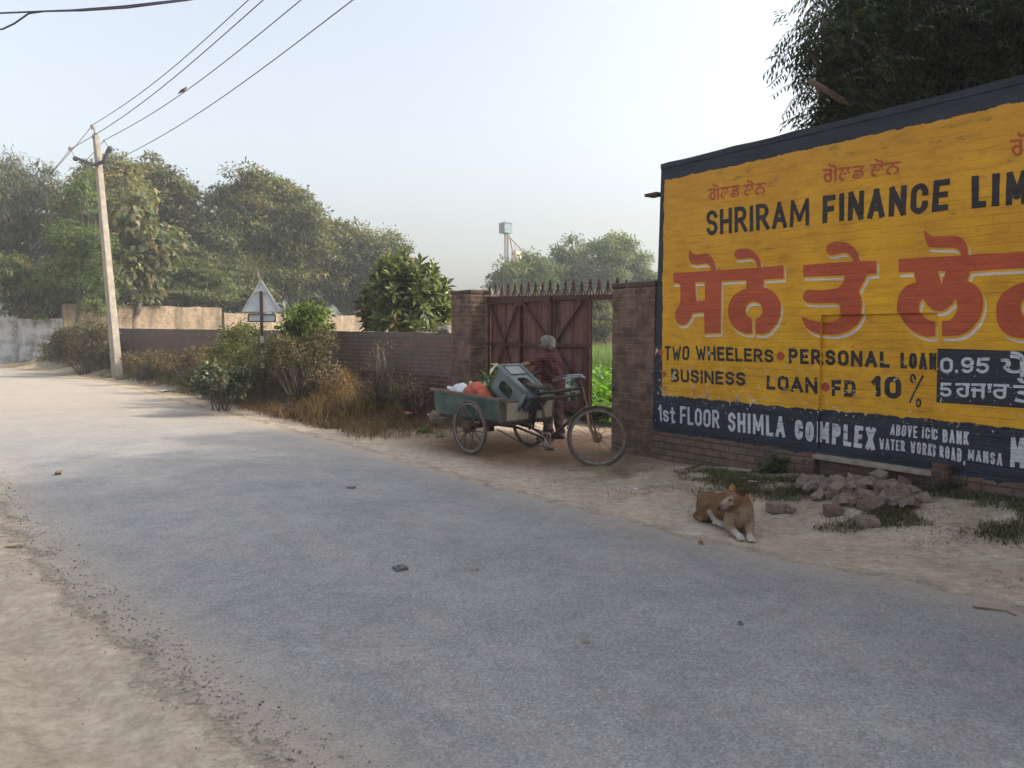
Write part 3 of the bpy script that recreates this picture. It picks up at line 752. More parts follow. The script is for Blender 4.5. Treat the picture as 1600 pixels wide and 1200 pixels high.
def block(name, text, zq, pts, mat, w, proud=.002, gap=None, hand=.5):
    """sign painter's capitals of brush width w (m), fitted into a slanting box TL, TR, BR, BL on the wall"""
    q = quad_px(zq[0], pts, zq[1]); TL, TR, BR, BL = [Vector((a, b)) for a, b in q]
    W = ((TR - TL).length + (BR - BL).length) / 2; H = ((BL - TL).length + (BR - TR).length) / 2
    ws = [ABC[ch][0] for ch in text]; n_ = len(text)
    w = min(w, W / (n_ + .5 * (n_ - 1) + 1.3 * sum(ws)), H * .26)
    gap = min(w * .72, (W - w * n_ - 1.25 * w * sum(ws)) / max(n_ - 1, 1)) if gap is None else gap
    unit = (W - w * len(text) - gap * (len(text) - 1)) / sum(ws)
    r = random.Random(text + str(pts[0])); V, F = [], []; x = 0; k = 0
    for ch, cw in zip(text, ws):
        bw = unit * cw; up, dn, tilt = r.gauss(0, .018) * hand, r.gauss(0, .018) * hand, r.gauss(0, .03) * hand
        for st in ABC[ch][1]:
            sw = .86 if ch in 'MW' and w > .011 else 1.0
            p = [Vector((x + w / 2 + bw * a, w / 2 + (H - w) * (b * (1 + up) + dn))) for a, b in st]
            p = [Vector((a.x + tilt * (a.y - H / 2), a.y)) for a in p]
            p = [a for i, a in enumerate(p) if i == 0 or (a - p[i - 1]).length > w * .02]
            # butt ends run half a brush past the point
            d = (p[0] - p[1]).normalized(); p[0] = p[0] + d * w * .48; d = (p[-1] - p[-2]).normalized(); p[-1] = p[-1] + d * w * .48
            dd = []
            for i in range(len(p) - 1): 
                L_ = (p[i + 1] - p[i]).length; n = max(1, int(L_ / (w * 1.5)))
                dd += [p[i].lerp(p[i + 1], j / n) for j in range(n)]
            dd.append(p[-1]); p = dd; base = len(V); k += 1
            ph = r.uniform(0, 9)
            for i, a in enumerate(p):
                d1 = (a - p[i - 1]).normalized() if i else (p[1] - a).normalized(); d2 = (p[i + 1] - a).normalized() if i + 1 < len(p) else d1
                n1_ = Vector((-d1.y, d1.x)); n2_ = Vector((-d2.y, d2.x)); b = (n1_ + n2_)
                b = b.normalized() if b.length > .2 else n1_
                hw = sw * w / 2 / max(b.dot(n1_), .62) * (1 + .10 * hand * math.sin(i * 1.9 + ph))
                for sg in (1, -1):
                    c = a + b * hw * sg; u, v = c.x / W, c.y / H
                    c = BL.lerp(BR, u).lerp(TL.lerp(TR, u), v); V.append((c.x, -.00012 * k, c.y))
            F += [(base + 2 * i, base + 2 * i + 1, base + 2 * i + 3, base + 2 * i + 2) for i in range(len(p) - 1)]
        x += bw + w + gap
    me = bpy.data.meshes.new(name); me.from_pydata(V, [], F); me.update()
    seat_on_wall(me, proud)
    return link(name, me, mat, paint_wall)
L = letters
L("gurmukhi_lettering", "ਗੋਲਡ ਲੋਨ", Z2, [(285,232),(525,206),(525,275),(287,302)], SMALLRED_P, .004, .002)
L("gurmukhi_lettering", "ਗੋਲਡ ਲੋਨ", Z2, [(760,148),(1088,116),(1086,190),(762,230)], SMALLRED_P, .004, .002)
L("gurmukhi_lettering", "ਗੋਲਡ ਲੋਨ", Z2, [(1540,20),(1960,-30),(1960,62),(1545,122)], SMALLRED_P, .004, .002)
block("company_lettering", "SHRIRAM", Z2, [(276,346),(708,291),(708,405),(278,450)], BLACK_P, 0.046)
block("company_lettering", "FINANCE", Z2, [(762,282),(1292,213),(1286,345),(760,398)], BLACK_P, 0.052)
block("company_lettering", "LIMITED", Z2, [(1382,200),(2010,130),(2005,285),(1382,335)], BLACK_P, 0.056)
block("service_lettering", "TWO", Z2, [(103,908),(207,908),(205,970),(103,968)], BLACK_P, 0.03)
block("service_lettering", "WHEELERS", Z2, [(232,907),(557,923),(557,977),(235,968)], BLACK_P, 0.03)
block("service_lettering", "PERSONAL", Z2, [(620,918),(1033,932),(1033,1000),(620,982)], BLACK_P, 0.034)
block("service_lettering", "LOAN", Z2, [(1077,936),(1232,938),(1232,1010),(1077,1002)], BLACK_P, 0.035)
block("service_lettering", "BUSINESS", Z2, [(130,1003),(440,1018),(440,1075),(130,1058)], BLACK_P, 0.032)
block("service_lettering", "LOAN", Z2, [(528,1030),(740,1040),(740,1108),(528,1088)], BLACK_P, 0.035)
block("service_lettering", "FD", Z2, [(790,1050),(890,1053),(890,1122),(790,1118)], BLACK_P, 0.037)
block("service_lettering", "10", Z2, [(957,1035),(1080,1033),(1080,1130),(957,1120)], BLACK_P, 0.05)
block("service_lettering", "%", Z2, [(1113,1022),(1178,1025),(1166,1165),(1110,1160)], BLACK_P, 0.017)
block("price_lettering", "0.95", Z2, [(1252,955),(1460,955),(1455,1022),(1252,1020)], PALE_P, 0.025, .003)
L("price_lettering", "ਪੈਸੇ", Z2, [(1505,928),(1740,935),(1740,1040),(1505,1036)], PALE_P, .004, .003)
block("price_lettering", "5", Z2, [(1250,1060),(1300,1062),(1300,1120),(1250,1118)], PALE_P, .022, .003)
L("price_lettering", "ਹਜਾਰ", Z2, [(1315,1062),(1540,1068),(1536,1130),(1315,1120)], PALE_P, .004, .003)
L("price_lettering", "ਤੋਂ", Z2, [(1556,1040),(1680,1046),(1680,1150),(1556,1145)], PALE_P, .004, .003)
block("address_lettering", "1st", Z4, [(55,210),(235,240),(235,412),(60,385)], PALE_P, 0.03)
block("address_lettering", "FLOOR", Z4, [(285,230),(697,275),(697,465),(285,412)], PALE_P, 0.032)
block("address_lettering", "SHIMLA", Z4, [(785,290),(1380,340),(1380,560),(785,490)], PALE_P, 0.037)
block("address_lettering", "COMPLEX", Z5, [(92,150),(615,205),(605,355),(95,278)], PALE_P, 0.042)
block("address_lettering", "ABOVE", Z5, [(712,182),(888,195),(885,275),(705,252)], PALE_P, 0.016)
block("address_lettering", "ICIC", Z5, [(918,198),(1033,215),(1033,285),(915,275)], PALE_P, 0.016)
block("address_lettering", "BANK", Z5, [(1065,212),(1240,230),(1238,318),(1065,298)], PALE_P, 0.018)
block("address_lettering", "WATER", Z5, [(635,270),(805,292),(805,362),(635,345)], PALE_P, 0.016)
block("address_lettering", "WORKS", Z5, [(840,295),(1025,315),(1018,397),(840,370)], PALE_P, 0.0165)
block("address_lettering", "ROAD,", Z5, [(1045,320),(1215,345),(1215,440),(1045,395)], PALE_P, 0.0165)
block("address_lettering", "MANSA", Z5, [(1232,345),(1460,372),(1460,455),(1230,415)], PALE_P, 0.017)
block("address_lettering", "M", Z5, [(1510,262),(1606,272),(1606,470),(1508,460)], PALE_P, 0.044)
# concrete threshold of the bricked-up opening, broken jamb stubs beside it
CONC = worn("old_concrete", (.17, .145, .12), (.30, .26, .215), 9, .95, bump=.5)
mb = MB(); mb.box(((rec_s0 + rec_s1) / 2 + .02, -.03, .345), (rec_s1 - rec_s0 + .03, .13, .045)); mb.build("threshold", CONC, paint_wall, bevel=.008)
for s_, zt in ((rec_s0 - .05, .30), (rec_s1 + .1, .42)):
    mb = MB(); mb.box((s_, -.04, zt / 2 + .02), (.14, .09, zt)); mb.build("jamb_stub", DARKBRICK_M, paint_wall, bevel=.012)
mb = MB(); mb.box((-.05, .05, 3.22), (.2, .16, .035)); mb.build("ledge_brick", DARKBRICK_M, paint_wall, bevel=.005)

# ------------------------------------------------------------------ gate pillars, gate, low wall, back walls
def s_at(u, off=0.0): return on_plane(u, 519, off)[0]
sl0, sl1 = s_at(705), s_at(735)
sr0 = s_at(953)
def pillar(name, label, s0, s1, y0, y1, h, cap=True):
    o = thing(name, label, "pillar", (WA.x, WA.y, 0), WROT)
    mb = MB(); nz = 14
    r = random.Random(label)
    mb.box(((s0 + s1) / 2, (y0 + y1) / 2, h / 2 - .15), (s1 - s0, y1 - y0, h + .3))
    mb.build("shaft", PILLAR_M, o, bevel=.012)
    if cap:
        mb = MB(); mb.box(((s0 + s1) / 2, (y0 + y1) / 2, h + .035), (s1 - s0 + .02, y1 - y0 + .02, .07))
        mb.build("cap", DARKBRICK_M, o, bevel=.015)
        # broken corner bricks of the top course
        for k in range(4):
            mb = MB(); mb.box((r.uniform(s0 + .1, s1 - .1), r.uniform(y0 + .1, y1 - .1), h + .085), (.2, .1, .04), Matrix.Rotation(r.uniform(0, 3), 3, 'Z'))
    return o
pillar("gate_pillar", "square red brick pillar left of the rusty gate", sl0, sl1, 0.0, .42, 2.20)
pillar("gate_pillar", "weathered brick pillar between the gate opening and yellow wall", sr0, -.012 + .0, .035, .45, 2.12)

GOFF = .36
RUST = worn("rusty_maroon_paint", (.085, .028, .023), (.15, .058, .042), 7, .7, bump=.25)
RUSTD = worn("dark_rusty_iron", (.050, .022, .019), (.095, .040, .030), 9, .7, bump=.25)
m = NT("corrugated_sheet"); m.set(.62, .1, .3); v = m.coord()
n1_ = m.noise(m.coord(scale=(9, 1, .35)), 1.6, 4, .6); n2_ = m.noise(v, 14, 5, .7)
c = m.ramp(n1_, [(.28, (.085, .034, .026)), (.45, (.145, .062, .044)), (.6, (.175, .10, .082)), (.74, (.125, .105, .105))])
c = m.mix(1.0, c, m.ramp(n2_, [(.3, .7), (.7, 1.25)]), 'MULTIPLY'); m.base(c); m.bump(n2_, .2, .01)
SHEET_M = m.mat
gate = thing("metal_gate", "rusty maroon corrugated sheet gate topped by a row of spikes", "gate", (WA.x, WA.y, 0), WROT)
def gq(u, v):
    s_, z_ = on_plane(u, v, GOFF); return Vector((s_, GOFF, z_))
ztop = gq(766, 470).z; zbot = .40
def corrug(s0, s1, y, z0, z1, pitch=.085, amp=.011):
    mb = MB(); k = int((s1 - s0) / pitch * 6); V = []
    for i in range(k + 1):
        s_ = s0 + (s1 - s0) * i / k; yy_ = y + amp * math.cos(2 * math.pi * (s_ - s0) / pitch)
        V += [(s_, yy_, z0), (s_, yy_, z1)]
    mb.add(V, [(2 * i, 2 * i + 2, 2 * i + 3, 2 * i + 1) for i in range(k)])
    return mb
gs0, gs1, gs2 = gq(763, 519).x, gq(866, 519).x, gq(923, 519).x
for a_, b_, yo in ((gs0 + .04, gs1 - .01, 0), (gs1 + .01, gs2, .02)):
    leaf = MB()
    y = GOFF + yo - .03
    for z_ in (zbot + .03, gq(820, 538).z, ztop - .03): leaf.bar((a_, y, z_), (b_, y, z_), .05, .055)
    cols = [a_ + .025, b_ - .025] + ([gq(815, 519).x] if yo == 0 else [])
    for s_ in cols: leaf.bar((s_, y - .004, zbot), (s_, y - .004, ztop), .05, .03)
    def br(p, q): leaf.bar((p.x, y - .012, p.z), (q.x, y - .012, q.z), .045, .02, (0, 1, 0))
    if yo == 0:
        for p, q in (((768, 472), (790, 536)), ((812, 472), (790, 536)), ((790, 540), (770, 600)), ((790, 540), (812, 600)), ((820, 472), (862, 536)), ((862, 542), (822, 605))): br(gq(*p), gq(*q))
        for u_ in (790, 815): leaf.box((gq(u_, 538).x, y - .03, gq(u_, 538).z), (.13, .012, .13))
        leaf.box((gq(815, 470).x, y - .03, ztop - .05), (.2, .012, .12))
        leaf.box((gq(858, 470).x, y - .03, ztop - .05), (.2, .012, .12))
    else:
        for p, q in (((910, 472), (868, 536)), ((868, 542), (912, 610))): br(gq(*p), gq(*q))
    lo = leaf.build("leaf_frame", RUSTD, gate)
    corrug(a_, b_, GOFF + yo + .012, zbot, ztop - .01).build("sheet_panel", SHEET_M, lo)
mb = MB(); mb.bar((gs0 - .04, GOFF, ztop + .035), (sr0 + .05, GOFF, gq(950, 466).z - .0), .05, .075); mb.build("top_beam", RUSTD, gate)
ns = 19
for k in range(ns):
    t = (k + .3) / (ns - .3); s_ = gs0 + (sr0 - gs0) * t; z_ = ztop + .07 + (gq(950, 466).z - ztop - .035) * t
    mb = MB(); hgt = .235 * (0.95 + .1 * math.sin(k * 2.3))
    mb.bar((s_ + .0, GOFF, z_), (s_, GOFF, z_ + hgt * .7), .022, .012)
    mb.bar((s_ - .075, GOFF, z_), (s_ - .008, GOFF, z_ + hgt * .6), .018, .01); mb.bar((s_ + .075, GOFF, z_), (s_ + .008, GOFF, z_ + hgt * .6), .018, .01)
    mb.add([(s_ - .04, GOFF - .006, z_ + hgt * .62), (s_ + .04, GOFF - .006, z_ + hgt * .62), (s_, GOFF - .006, z_ + hgt), (s_ - .04, GOFF + .006, z_ + hgt * .62), (s_ + .04, GOFF + .006, z_ + hgt * .62), (s_, GOFF + .006, z_ + hgt)], [(0, 1, 2), (5, 4, 3), (0, 3, 4, 1), (1, 4, 5, 2), (2, 5, 3, 0)])
    mb.build("spike", RUSTD, gate)

# low wall: from the left pillar along the road
LW0 = wall_pt(sl0, .12, 0); LWD = Vector((-.665, .747, 0)).normalized()
low = thing("low_brick_wall", "long low brick boundary wall, limewashed grey above raw red courses", "wall", (LW0.x, LW0.y, 0), math.atan2(-LWD.y, -LWD.x))
def course_wall(parent, name, mat, L0, L1, h0, h1, th, seg, seed, jit=.02, dz=-.5):
    r = random.Random(seed); n = int(abs(L1 - L0) / seg); V = []; mb = MB(); off = 0
    for i in range(n + 1):
        t = i / n; x = L0 + (L1 - L0) * t; h = h0 + (h1 - h0) * t + r.uniform(-jit, jit)
        off += r.uniform(-.006, .006); off *= .95
        V += [(x, off, dz), (x, off, h), (x, th + off, h), (x, th + off, dz)]
    fs = [(0, 1, 2, 3), (4 * n + 3, 4 * n + 2, 4 * n + 1, 4 * n)]
    for i in range(n):
        a_, b_ = 4 * i, 4 * i + 4
        fs += [(a_, b_, b_ + 1, a_ + 1), (a_ + 1, b_ + 1, b_ + 2, a_ + 2), (a_ + 2, b_ + 2, b_ + 3, a_ + 3)]
    mb.add(V, fs); return mb.build(name, mat, parent)
LWL = 27.6
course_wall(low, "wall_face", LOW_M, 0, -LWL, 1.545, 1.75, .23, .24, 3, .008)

# pale cross wall of old brick behind it, stepping down once, sunlit
b0, b1, b2 = P(100, 519, 35.2), P(347, 519, 40.5), P(712, 519, 59)
def wall_between(name, label, p, q, z0, z1, mat, th=.3, seed=1, jit=.03, face="wall_face"):
    d = q - p; o = thing(name, label, "wall", (p.x, p.y, 0), math.atan2(d.y, d.x))
    course_wall(o, face, mat, 0, math.hypot(d.x, d.y), z0, z1, th, .4, seed, jit); return o
wall_between("old_brick_wall", "sunlit pale weathered brick wall behind the low wall, taller streaked stretch", b0, b1, 2.86, 2.86, BEIGE_M, seed=5)
wall_between("old_brick_wall", "sunlit pale brick wall behind the low wall, lower stretch near the warning sign", b1 + Vector((.1, .12, 0)), b2, 2.58, 2.66, BEIGE_M, seed=6)

# whitewashed yard wall at the far left
w0, w1, w2, w3 = P(-90, 519, 36), P(27, 519, 36.2), P(76, 519, 35.4), P(100, 519, 35.3)
ww = thing("whitewashed_wall", "stained whitewashed yard wall with small square air holes", "wall", (w0.x, w0.y, 0), math.atan2((w1 - w0).y, (w1 - w0).x))
LL = math.hypot(*(w1 - w0).xy)
HOLE_M = worn("hole_shadow_brick", (.03, .025, .02), (.06, .05, .04), 8)
hx = LL - .95
def whit_panel():
    """front with 2 x 2 square openings cut through it"""
    mb = MB(); h = .26; xs = [-.3, hx - .1, hx - .1 + h, hx + .34, hx + .34 + h, LL]; zs_ = [-.2, 2.28, 2.28 + .18, 2.60, 2.60 + .2, 2.95]
    for i in range(5):
        for j in range(5):
            if i in (1, 3) and j in (1, 3): continue
            mb.box(((xs[i] + xs[i + 1]) / 2, .12, (zs_[j] + zs_[j + 1]) / 2), (xs[i + 1] - xs[i], .24, zs_[j + 1] - zs_[j]))
    return mb
whit_panel().build("wall_face", WHITE_M, ww)
mb = MB(); mb.box((LL / 2, .12, 3.0), (LL + .5, .3, .11)); mb.build("coping", DARKBRICK_M, ww, bevel=.02)
w2w = thing("whitewashed_wall", "lower grey whitewashed wall stub with a brick band under the green tree", "wall", (w1.x, w1.y, 0), math.atan2((w3 - w1).y, (w3 - w1).x))
L2 = math.hypot(*(w3 - w1).xy)
mb = MB(); mb.box((L2 / 2, .12, 1.0), (L2 - .01, .24, 2.4)); mb.build("wall_face", WHITE_M, w2w, bevel=.03)
mb = MB(); mb.box((L2 / 2 - .3, .14, 2.42), (L2 - .9, .22, .42)); mb.build("brick_band", DARKBRICK_M, w2w, bevel=.02)
# ------------------------------------------------------------------ trees and plants
def leaf_cards(cen, dirs, nrm, ln, wd, col, droop=0.25, fold=True):
    """one small folded leaf per centre: spine dirs, length ln, width wd"""
    n = len(cen); d = dirs / np.linalg.norm(dirs, axis=1)[:, None]
    s = np.cross(d, nrm); s /= np.maximum(np.linalg.norm(s, axis=1), 1e-6)[:, None]; u = np.cross(s, d)
    ln = np.broadcast_to(ln, n)[:, None]; wd = np.broadcast_to(wd, n)[:, None]
    a = cen; e = cen + d * ln - u * ln * droop; mid = cen + d * ln * .45 + u * ln * .02
    l = mid + s * wd / 2 - u * wd * .12; r = mid - s * wd / 2 - u * wd * .12
    V = np.stack([a, l, e, r], 1).reshape(-1, 3)
    F = (np.arange(n) * 4)[:, None] + np.array([[0, 1, 2, 3]])
    return V, F, col
def unit(n): v = rng.normal(size=(n, 3)); return v / np.linalg.norm(v, axis=1)[:, None]
def crown_points(blobs, nclump, nleaf, spread, shell=0.45, flat=1.0):
    """blobs (centre, radii): clumps fill each, thicker toward its surface; nleaf leaves about every clump"""
    cs, rads = [], []
    vol = np.array([max(r[0] * r[1] * r[2], 1e-3) ** (2 / 3) for c, r in blobs]); cnt = np.maximum(3, (nclump * vol / vol.sum())).astype(int)
    for (c, r), k in zip(blobs, cnt):
        q = unit(k) * (rng.random(k) ** shell)[:, None] * np.array(r)
        q *= (0.82 + 0.36 * rng.random(k))[:, None]
        cs.append(np.array(c) + q)
    cl = np.concatenate(cs)
    off = unit(len(cl) * nleaf).reshape(len(cl), nleaf, 3) * (.45 + .75 * rng.random((len(cl), nleaf, 1)) ** .7) * 1.45
    off[..., 2] = np.where(off[..., 2] < -.35, -off[..., 2] * .6, off[..., 2])          # leaves sit on top and round the sides of a clump
    off = off * spread * np.array([1, 1, flat]) * (0.55 + .9 * rng.random((len(cl), 1, 1)))
    return cl, (cl[:, None, :] + off), off
def limb(mb, a, b, r0, r1, sag=0.12, n=5, nseg=7):
    a, b = Vector(a), Vector(b); L = (b - a).length; pts = []
    j = Vector(rng.normal(size=3)) * L * .06
    for i in range(n + 1):
        t = i / n; p = a.lerp(b, t) + Vector((0, 0, L * sag * math.sin(math.pi * t))) + j * math.sin(math.pi * t) + Vector(rng.normal(size=3)) * L * .012
        pts.append(p)
    mb.tube(pts, [r0 + (r1 - r0) * i / n for i in range(n + 1)], nseg); return pts
BARK = worn("bark", (.085, .065, .05), (.16, .13, .105), 7, .95, bump=.6)
BARKP = worn("pale_bark", (.19, .17, .15), (.30, .27, .24), 6, .95, bump=.5)
LEAF = leafy("leaf_blades", .38)
LEAFG = leafy("glossy_leaf_blades", .25, .38, .45)
def palette(n, cols, w=None, jit=.22):
    c = np.array(cols); k = rng.choice(len(c), n, p=w); v = c[k] * (1 + jit * rng.normal(size=(n, 1))) * (1 + .06 * rng.normal(size=(n, 3)))
    return np.clip(v, .006, .9)
def tree(name, label, cat, base, trunk_r, blobs, nclump, nleaf, spread, leaf, cols, w=None, group=None, droop=.3, down=.3, flat=.8, bark=BARK, mat=LEAF, shell=.45, fork=.35, twig=0, clumpcol=.22):
    base = Vector(base); t = thing(name, label, cat, base, 0, group)
    cen = np.mean([np.array(b[0]) * b[1][0] for b in blobs], 0) / np.mean([b[1][0] for b in blobs])
    mb = MB(); top = max(b[0][2] for b in blobs)
    f = Vector((base.x * .6 + cen[0] * .4, base.y * .6 + cen[1] * .4, base.z + (top - base.z) * fork))
    sp = limb(mb, base - Vector((0, 0, .3)), f, trunk_r * 1.15, trunk_r * .72, 0, 5, 9)
    cl, pts, off = crown_points(blobs, nclump, nleaf, spread, shell, flat)
    for c, r in blobs:
        c = Vector(c); k = limb(mb, f - Vector((0, 0, .1)), c, trunk_r * .5, trunk_r * .12, .1)
        for _ in range(3): limb(mb, k[3], c + Vector(unit(1)[0] * np.array(r) * .8), trunk_r * .16, trunk_r * .03, .08, 4, 5)
    if twig:
        for i in rng.choice(len(cl), min(twig, len(cl)), replace=False):
            bi = int(np.argmin([np.linalg.norm((cl[i] - np.array(c)) / np.array(r)) for c, r in blobs])); limb(mb, blobs[bi][0], cl[i], trunk_r * .07, .012, .05, 3, 4)
    mb.m = Matrix.Identity(4); tm = mb.mesh("trunk"); tm.transform(Matrix.Translation(-base))
    link("trunk", tm, bark, t, True)
    n = pts.shape[0] * pts.shape[1]; ctr = pts.reshape(-1, 3); o = off.reshape(-1, 3)
    d = o / (np.linalg.norm(o, axis=1)[:, None] + 1e-6) * .9 + unit(n) * .7; d[:, 2] -= down
    nr = unit(n) * .55 + np.array([0, 0, .6]) + o / (np.linalg.norm(o, axis=1)[:, None] + 1e-6) * .9
    ln = leaf[0] * (.65 + .7 * rng.random(n)); col = palette(n, cols, w)
    tint = 1 + clumpcol * rng.normal(size=(len(cl), 1)); hue = rng.normal(size=(len(cl), 1)) * .12
    cc = (np.concatenate([tint * (1 + hue), tint, tint * (1 - hue)], 1))
    col = np.clip(col * np.repeat(np.clip(cc, .45, 1.7), nleaf, 0), .006, .9)
    V, F, c = leaf_cards(ctr - np.array(base), d, nr, ln, ln * leaf[1], col, droop)
    link("crown", arr_mesh("crown", V, F, c), mat, t)
    return t
def px_blobs(lst, D, depth=.9, dz=1.0):
    """(u, v, r) in photo pixels at distance D -> ellipsoids; staggered in depth"""
    out = []
    for i, q in enumerate(lst):
        u, v, r = q[:3]; dd = (q[3] if len(q) > 3 else ((i * 0.618) % 1 - .5) * 3)
        c = P(u, v, D + dd); rr = r / F_PX * (D + dd); out.append((tuple(c), (rr, rr * depth, rr * dz)))
    return out
def gz(x, y): return float(height(x, y)[0])
def base_at(u, D): p = P(u, 519, D); return (p.x, p.y, gz(p.x, p.y))

DK = [(.055, .066, .037), (.086, .092, .046), (.125, .118, .06)]
GR = [(.105, .115, .042), (.155, .158, .058), (.215, .19, .075), (.115, .12, .05)]
OL = [(.12, .125, .05), (.165, .155, .06), (.21, .17, .075), (.09, .105, .04)]
LG = [(.085, .125, .032), (.12, .16, .042), (.07, .10, .034)]
# far left: dark feathery tree
tree("feathery_tree", "tall dark feathery tree at the far left beyond the whitewashed wall", "tree", base_at(-30, 47), .32,
     px_blobs([(-60,330,75),(0,300,48),(30,330,55),(70,350,55),(-20,400,80),(90,320,38),(60,285,26),(105,380,50),(20,262,22),(60,430,60),(0,460,50),(-90,440,80)], 47), 620, 110, .5, (.24, .28), DK + [(.07, .085, .055)], droop=.5, down=.8, twig=60)
# understory band of dark shrubs behind the walls
tree("understory_tree", "dark leafy undergrowth tree behind the leaning pole and pale wall", "tree", base_at(250, 45), .18,
     px_blobs([(150,440,45),(200,460,40),(250,450,50),(300,450,45),(350,460,45),(200,400,45),(400,470,35)], 45), 260, 85, .45, (.24, .45), DK)
tree("yellowing_tree", "tall thinning tree with yellowing olive leaves behind the pole top", "tree", base_at(185, 44), .25,
     px_blobs([(150,300,42),(185,275,28),(130,340,40),(175,330,45),(200,300,30)], 44), 180, 80, .4, (.24, .4), OL + GR, twig=30)
tree("broadleaf_tree", "dark broad crowned tree between the pole and the tallest tree", "tree", base_at(270, 50), .35,
     px_blobs([(240,290,40),(275,318,36),(235,265,18),(312,372,42),(255,345,55),(330,410,55),(290,400,55),(210,330,35)], 50), 360, 100, .45, (.27, .42), DK + GR[:2], twig=40)
tree("mango_tree", "tallest dense domed tree with yellowish new leaves behind the warning sign", "tree", base_at(410, 52), .5,
     px_blobs([(395,300,38),(425,302,36),(360,320,34),(455,325,36),(475,352,30),(375,350,50),(430,350,55),(400,395,70),(350,390,45),(470,400,45),(385,440,55),(440,445,55),(345,435,45),(490,340,16)], 52), 620, 110, .5, (.26, .38), GR + [(.16, .14, .04), (.05, .07, .03), (.04, .06, .026)], w=[.2, .2, .1, .2, .08, .12, .1], twig=60)
tree("round_tree", "rounded dull green tree sloping down to the right of the tallest tree", "tree", base_at(540, 56), .4,
     px_blobs([(510,375,26),(545,380,28),(580,395,26),(605,385,18),(622,393,14),(520,420,45),(570,430,45),(600,420,30),(500,455,40),(550,460,35),(600,455,30),(470,440,40)], 56), 430, 100, .5, (.26, .4), GR + DK, twig=50)
tree("umbrella_tree", "low flat topped tree with light olive layered leaves above the pale wall", "tree", base_at(290, 42.5), .2,
     px_blobs([(255,440,32,-1),(300,425,34,-1.5),(335,440,30,-1),(355,460,20,-1),(235,460,24,-1),(290,455,34,-2),(325,462,26,-2)], 43, 1, .55), 190, 100, .34, (.15, .4), [(.10, .12, .04), (.14, .15, .055), (.08, .10, .035)], flat=.3, down=.1)
tree("teak_tree", "teak tree with very large drooping tan and olive leaves right of the pole", "tree", base_at(215, 37.5), .16,
     px_blobs([(205,345,26),(235,375,28),(225,410,28),(200,385,26),(250,400,20),(200,440,26),(225,450,24),(215,320,18),(268,372,14)], 37.5), 130, 26, .40, (.34, .62), [(.13, .125, .055), (.11, .125, .045), (.18, .15, .08), (.085, .10, .035)], droop=.45, down=.7)
tree("bright_sapling", "bright light green feathery sapling just left of the leaning pole", "tree", base_at(120, 34.2), .1,
     px_blobs([(130,290,16),(125,310,24),(118,385,34),(145,380,26),(130,420,36),(158,375,22),(105,440,34),(140,455,32),(160,440,20),(150,480,18)], 34), 200, 90, .3, (.17, .3), LG, droop=.4, down=.5, twig=20)
tree("hanging_shrub", "yellow green drooping shrub spilling over the whitewashed wall", "shrub", base_at(55, 37.4), .1,
     px_blobs([(20,425,36),(60,440,36),(30,455,34),(85,465,30),(5,450,34),(70,470,28),(-30,430,40),(100,485,20)], 36.8), 180, 80, .3, (.24, .4), LG + GR, droop=.5, down=.8, twig=20)
# frangipani-like tree behind the low wall: leaves in rosettes at stout branch ends
def rosette_tree():
    D = 16.8; base = Vector(base_at(640, D)); t = thing("rosette_tree", "rounded green tree of strap leaf rosettes behind the low wall by the gate pillar", "tree", base)
    C0 = np.array(P(636, 482, D)); mb = MB(); V, Fs, Cs = [], [], []; nv = 0
    k = 230; d = unit(k); d[:, 2] = np.abs(d[:, 2]) * 1.15 - .5; d /= np.linalg.norm(d, axis=1)[:, None]
    rx, rzz = 62 / F_PX * D, 76 / F_PX * D
    ends = C0 + d * np.array([rx, rx, rzz]) * (.72 + .32 * rng.random((k, 1)))
    f = base + Vector((0, 0, .5)); limb(mb, base - Vector((0, 0, .2)), f, .13, .1, 0)
    hubs = [Vector(C0 + unit(1)[0] * .35 * np.array([1, 1, .8])) for _ in range(9)]
    for h in hubs: limb(mb, f, h, .07, .04, .02)
    for e, dd in zip(ends, d):
        h = min(hubs, key=lambda q: (q - Vector(e)).length); limb(mb, h, e, .03, .017, -.05, 3, 5)
        m_ = 17; ang = np.arange(m_) * 2.4 + rng.random() * 6; el = np.linspace(1.25, -.25, m_) + rng.normal(size=m_) * .1
        ax = dd * .6 + np.array([0, 0, .65]); ax /= np.linalg.norm(ax); x = np.cross(ax, [.3, .9, .1]); x /= np.linalg.norm(x); y = np.cross(ax, x)
        dr = (x * np.cos(ang)[:, None] + y * np.sin(ang)[:, None]) * np.cos(el)[:, None] + ax * np.sin(el)[:, None]
        L_ = .27 * (.7 + .5 * rng.random(m_)); n_ = ax + .2 * unit(m_)
        tone = (1 + .18 * rng.normal()); old = rng.random() < .10
        col = palette(m_, [(.26, .22, .10)] if old else [(.12, .15, .055), (.17, .19, .075), (.085, .11, .042)], jit=.15) * tone
        c0 = np.array(e) + ax * np.linspace(.05, -.03, m_)[:, None]
        s = np.cross(dr, n_); s /= np.linalg.norm(s, axis=1)[:, None]; u = np.cross(s, dr)
        P0 = c0; P1 = c0 + dr * L_[:, None] * .62 + u * L_[:, None] * .03; P2 = c0 + dr * L_[:, None] - u * L_[:, None] * .18
        wv = (L_ * .15)[:, None]
        V.append(np.stack([P0, P1 + s * wv, P2, P1 - s * wv], 1).reshape(-1, 3)); Cs.append(np.clip(col, .01, 1))
    V = np.concatenate(V) - np.array(base); Cs = np.concatenate(Cs); F = (np.arange(len(V) // 4) * 4)[:, None] + np.array([[0, 1, 2, 3]])
    tm = mb.mesh("trunk"); tm.transform(Matrix.Translation(-base)); link("trunk", tm, BARKP, t, True)
    link("crown", arr_mesh("crown", V, F, Cs), LEAFG, t)
rosette_tree()
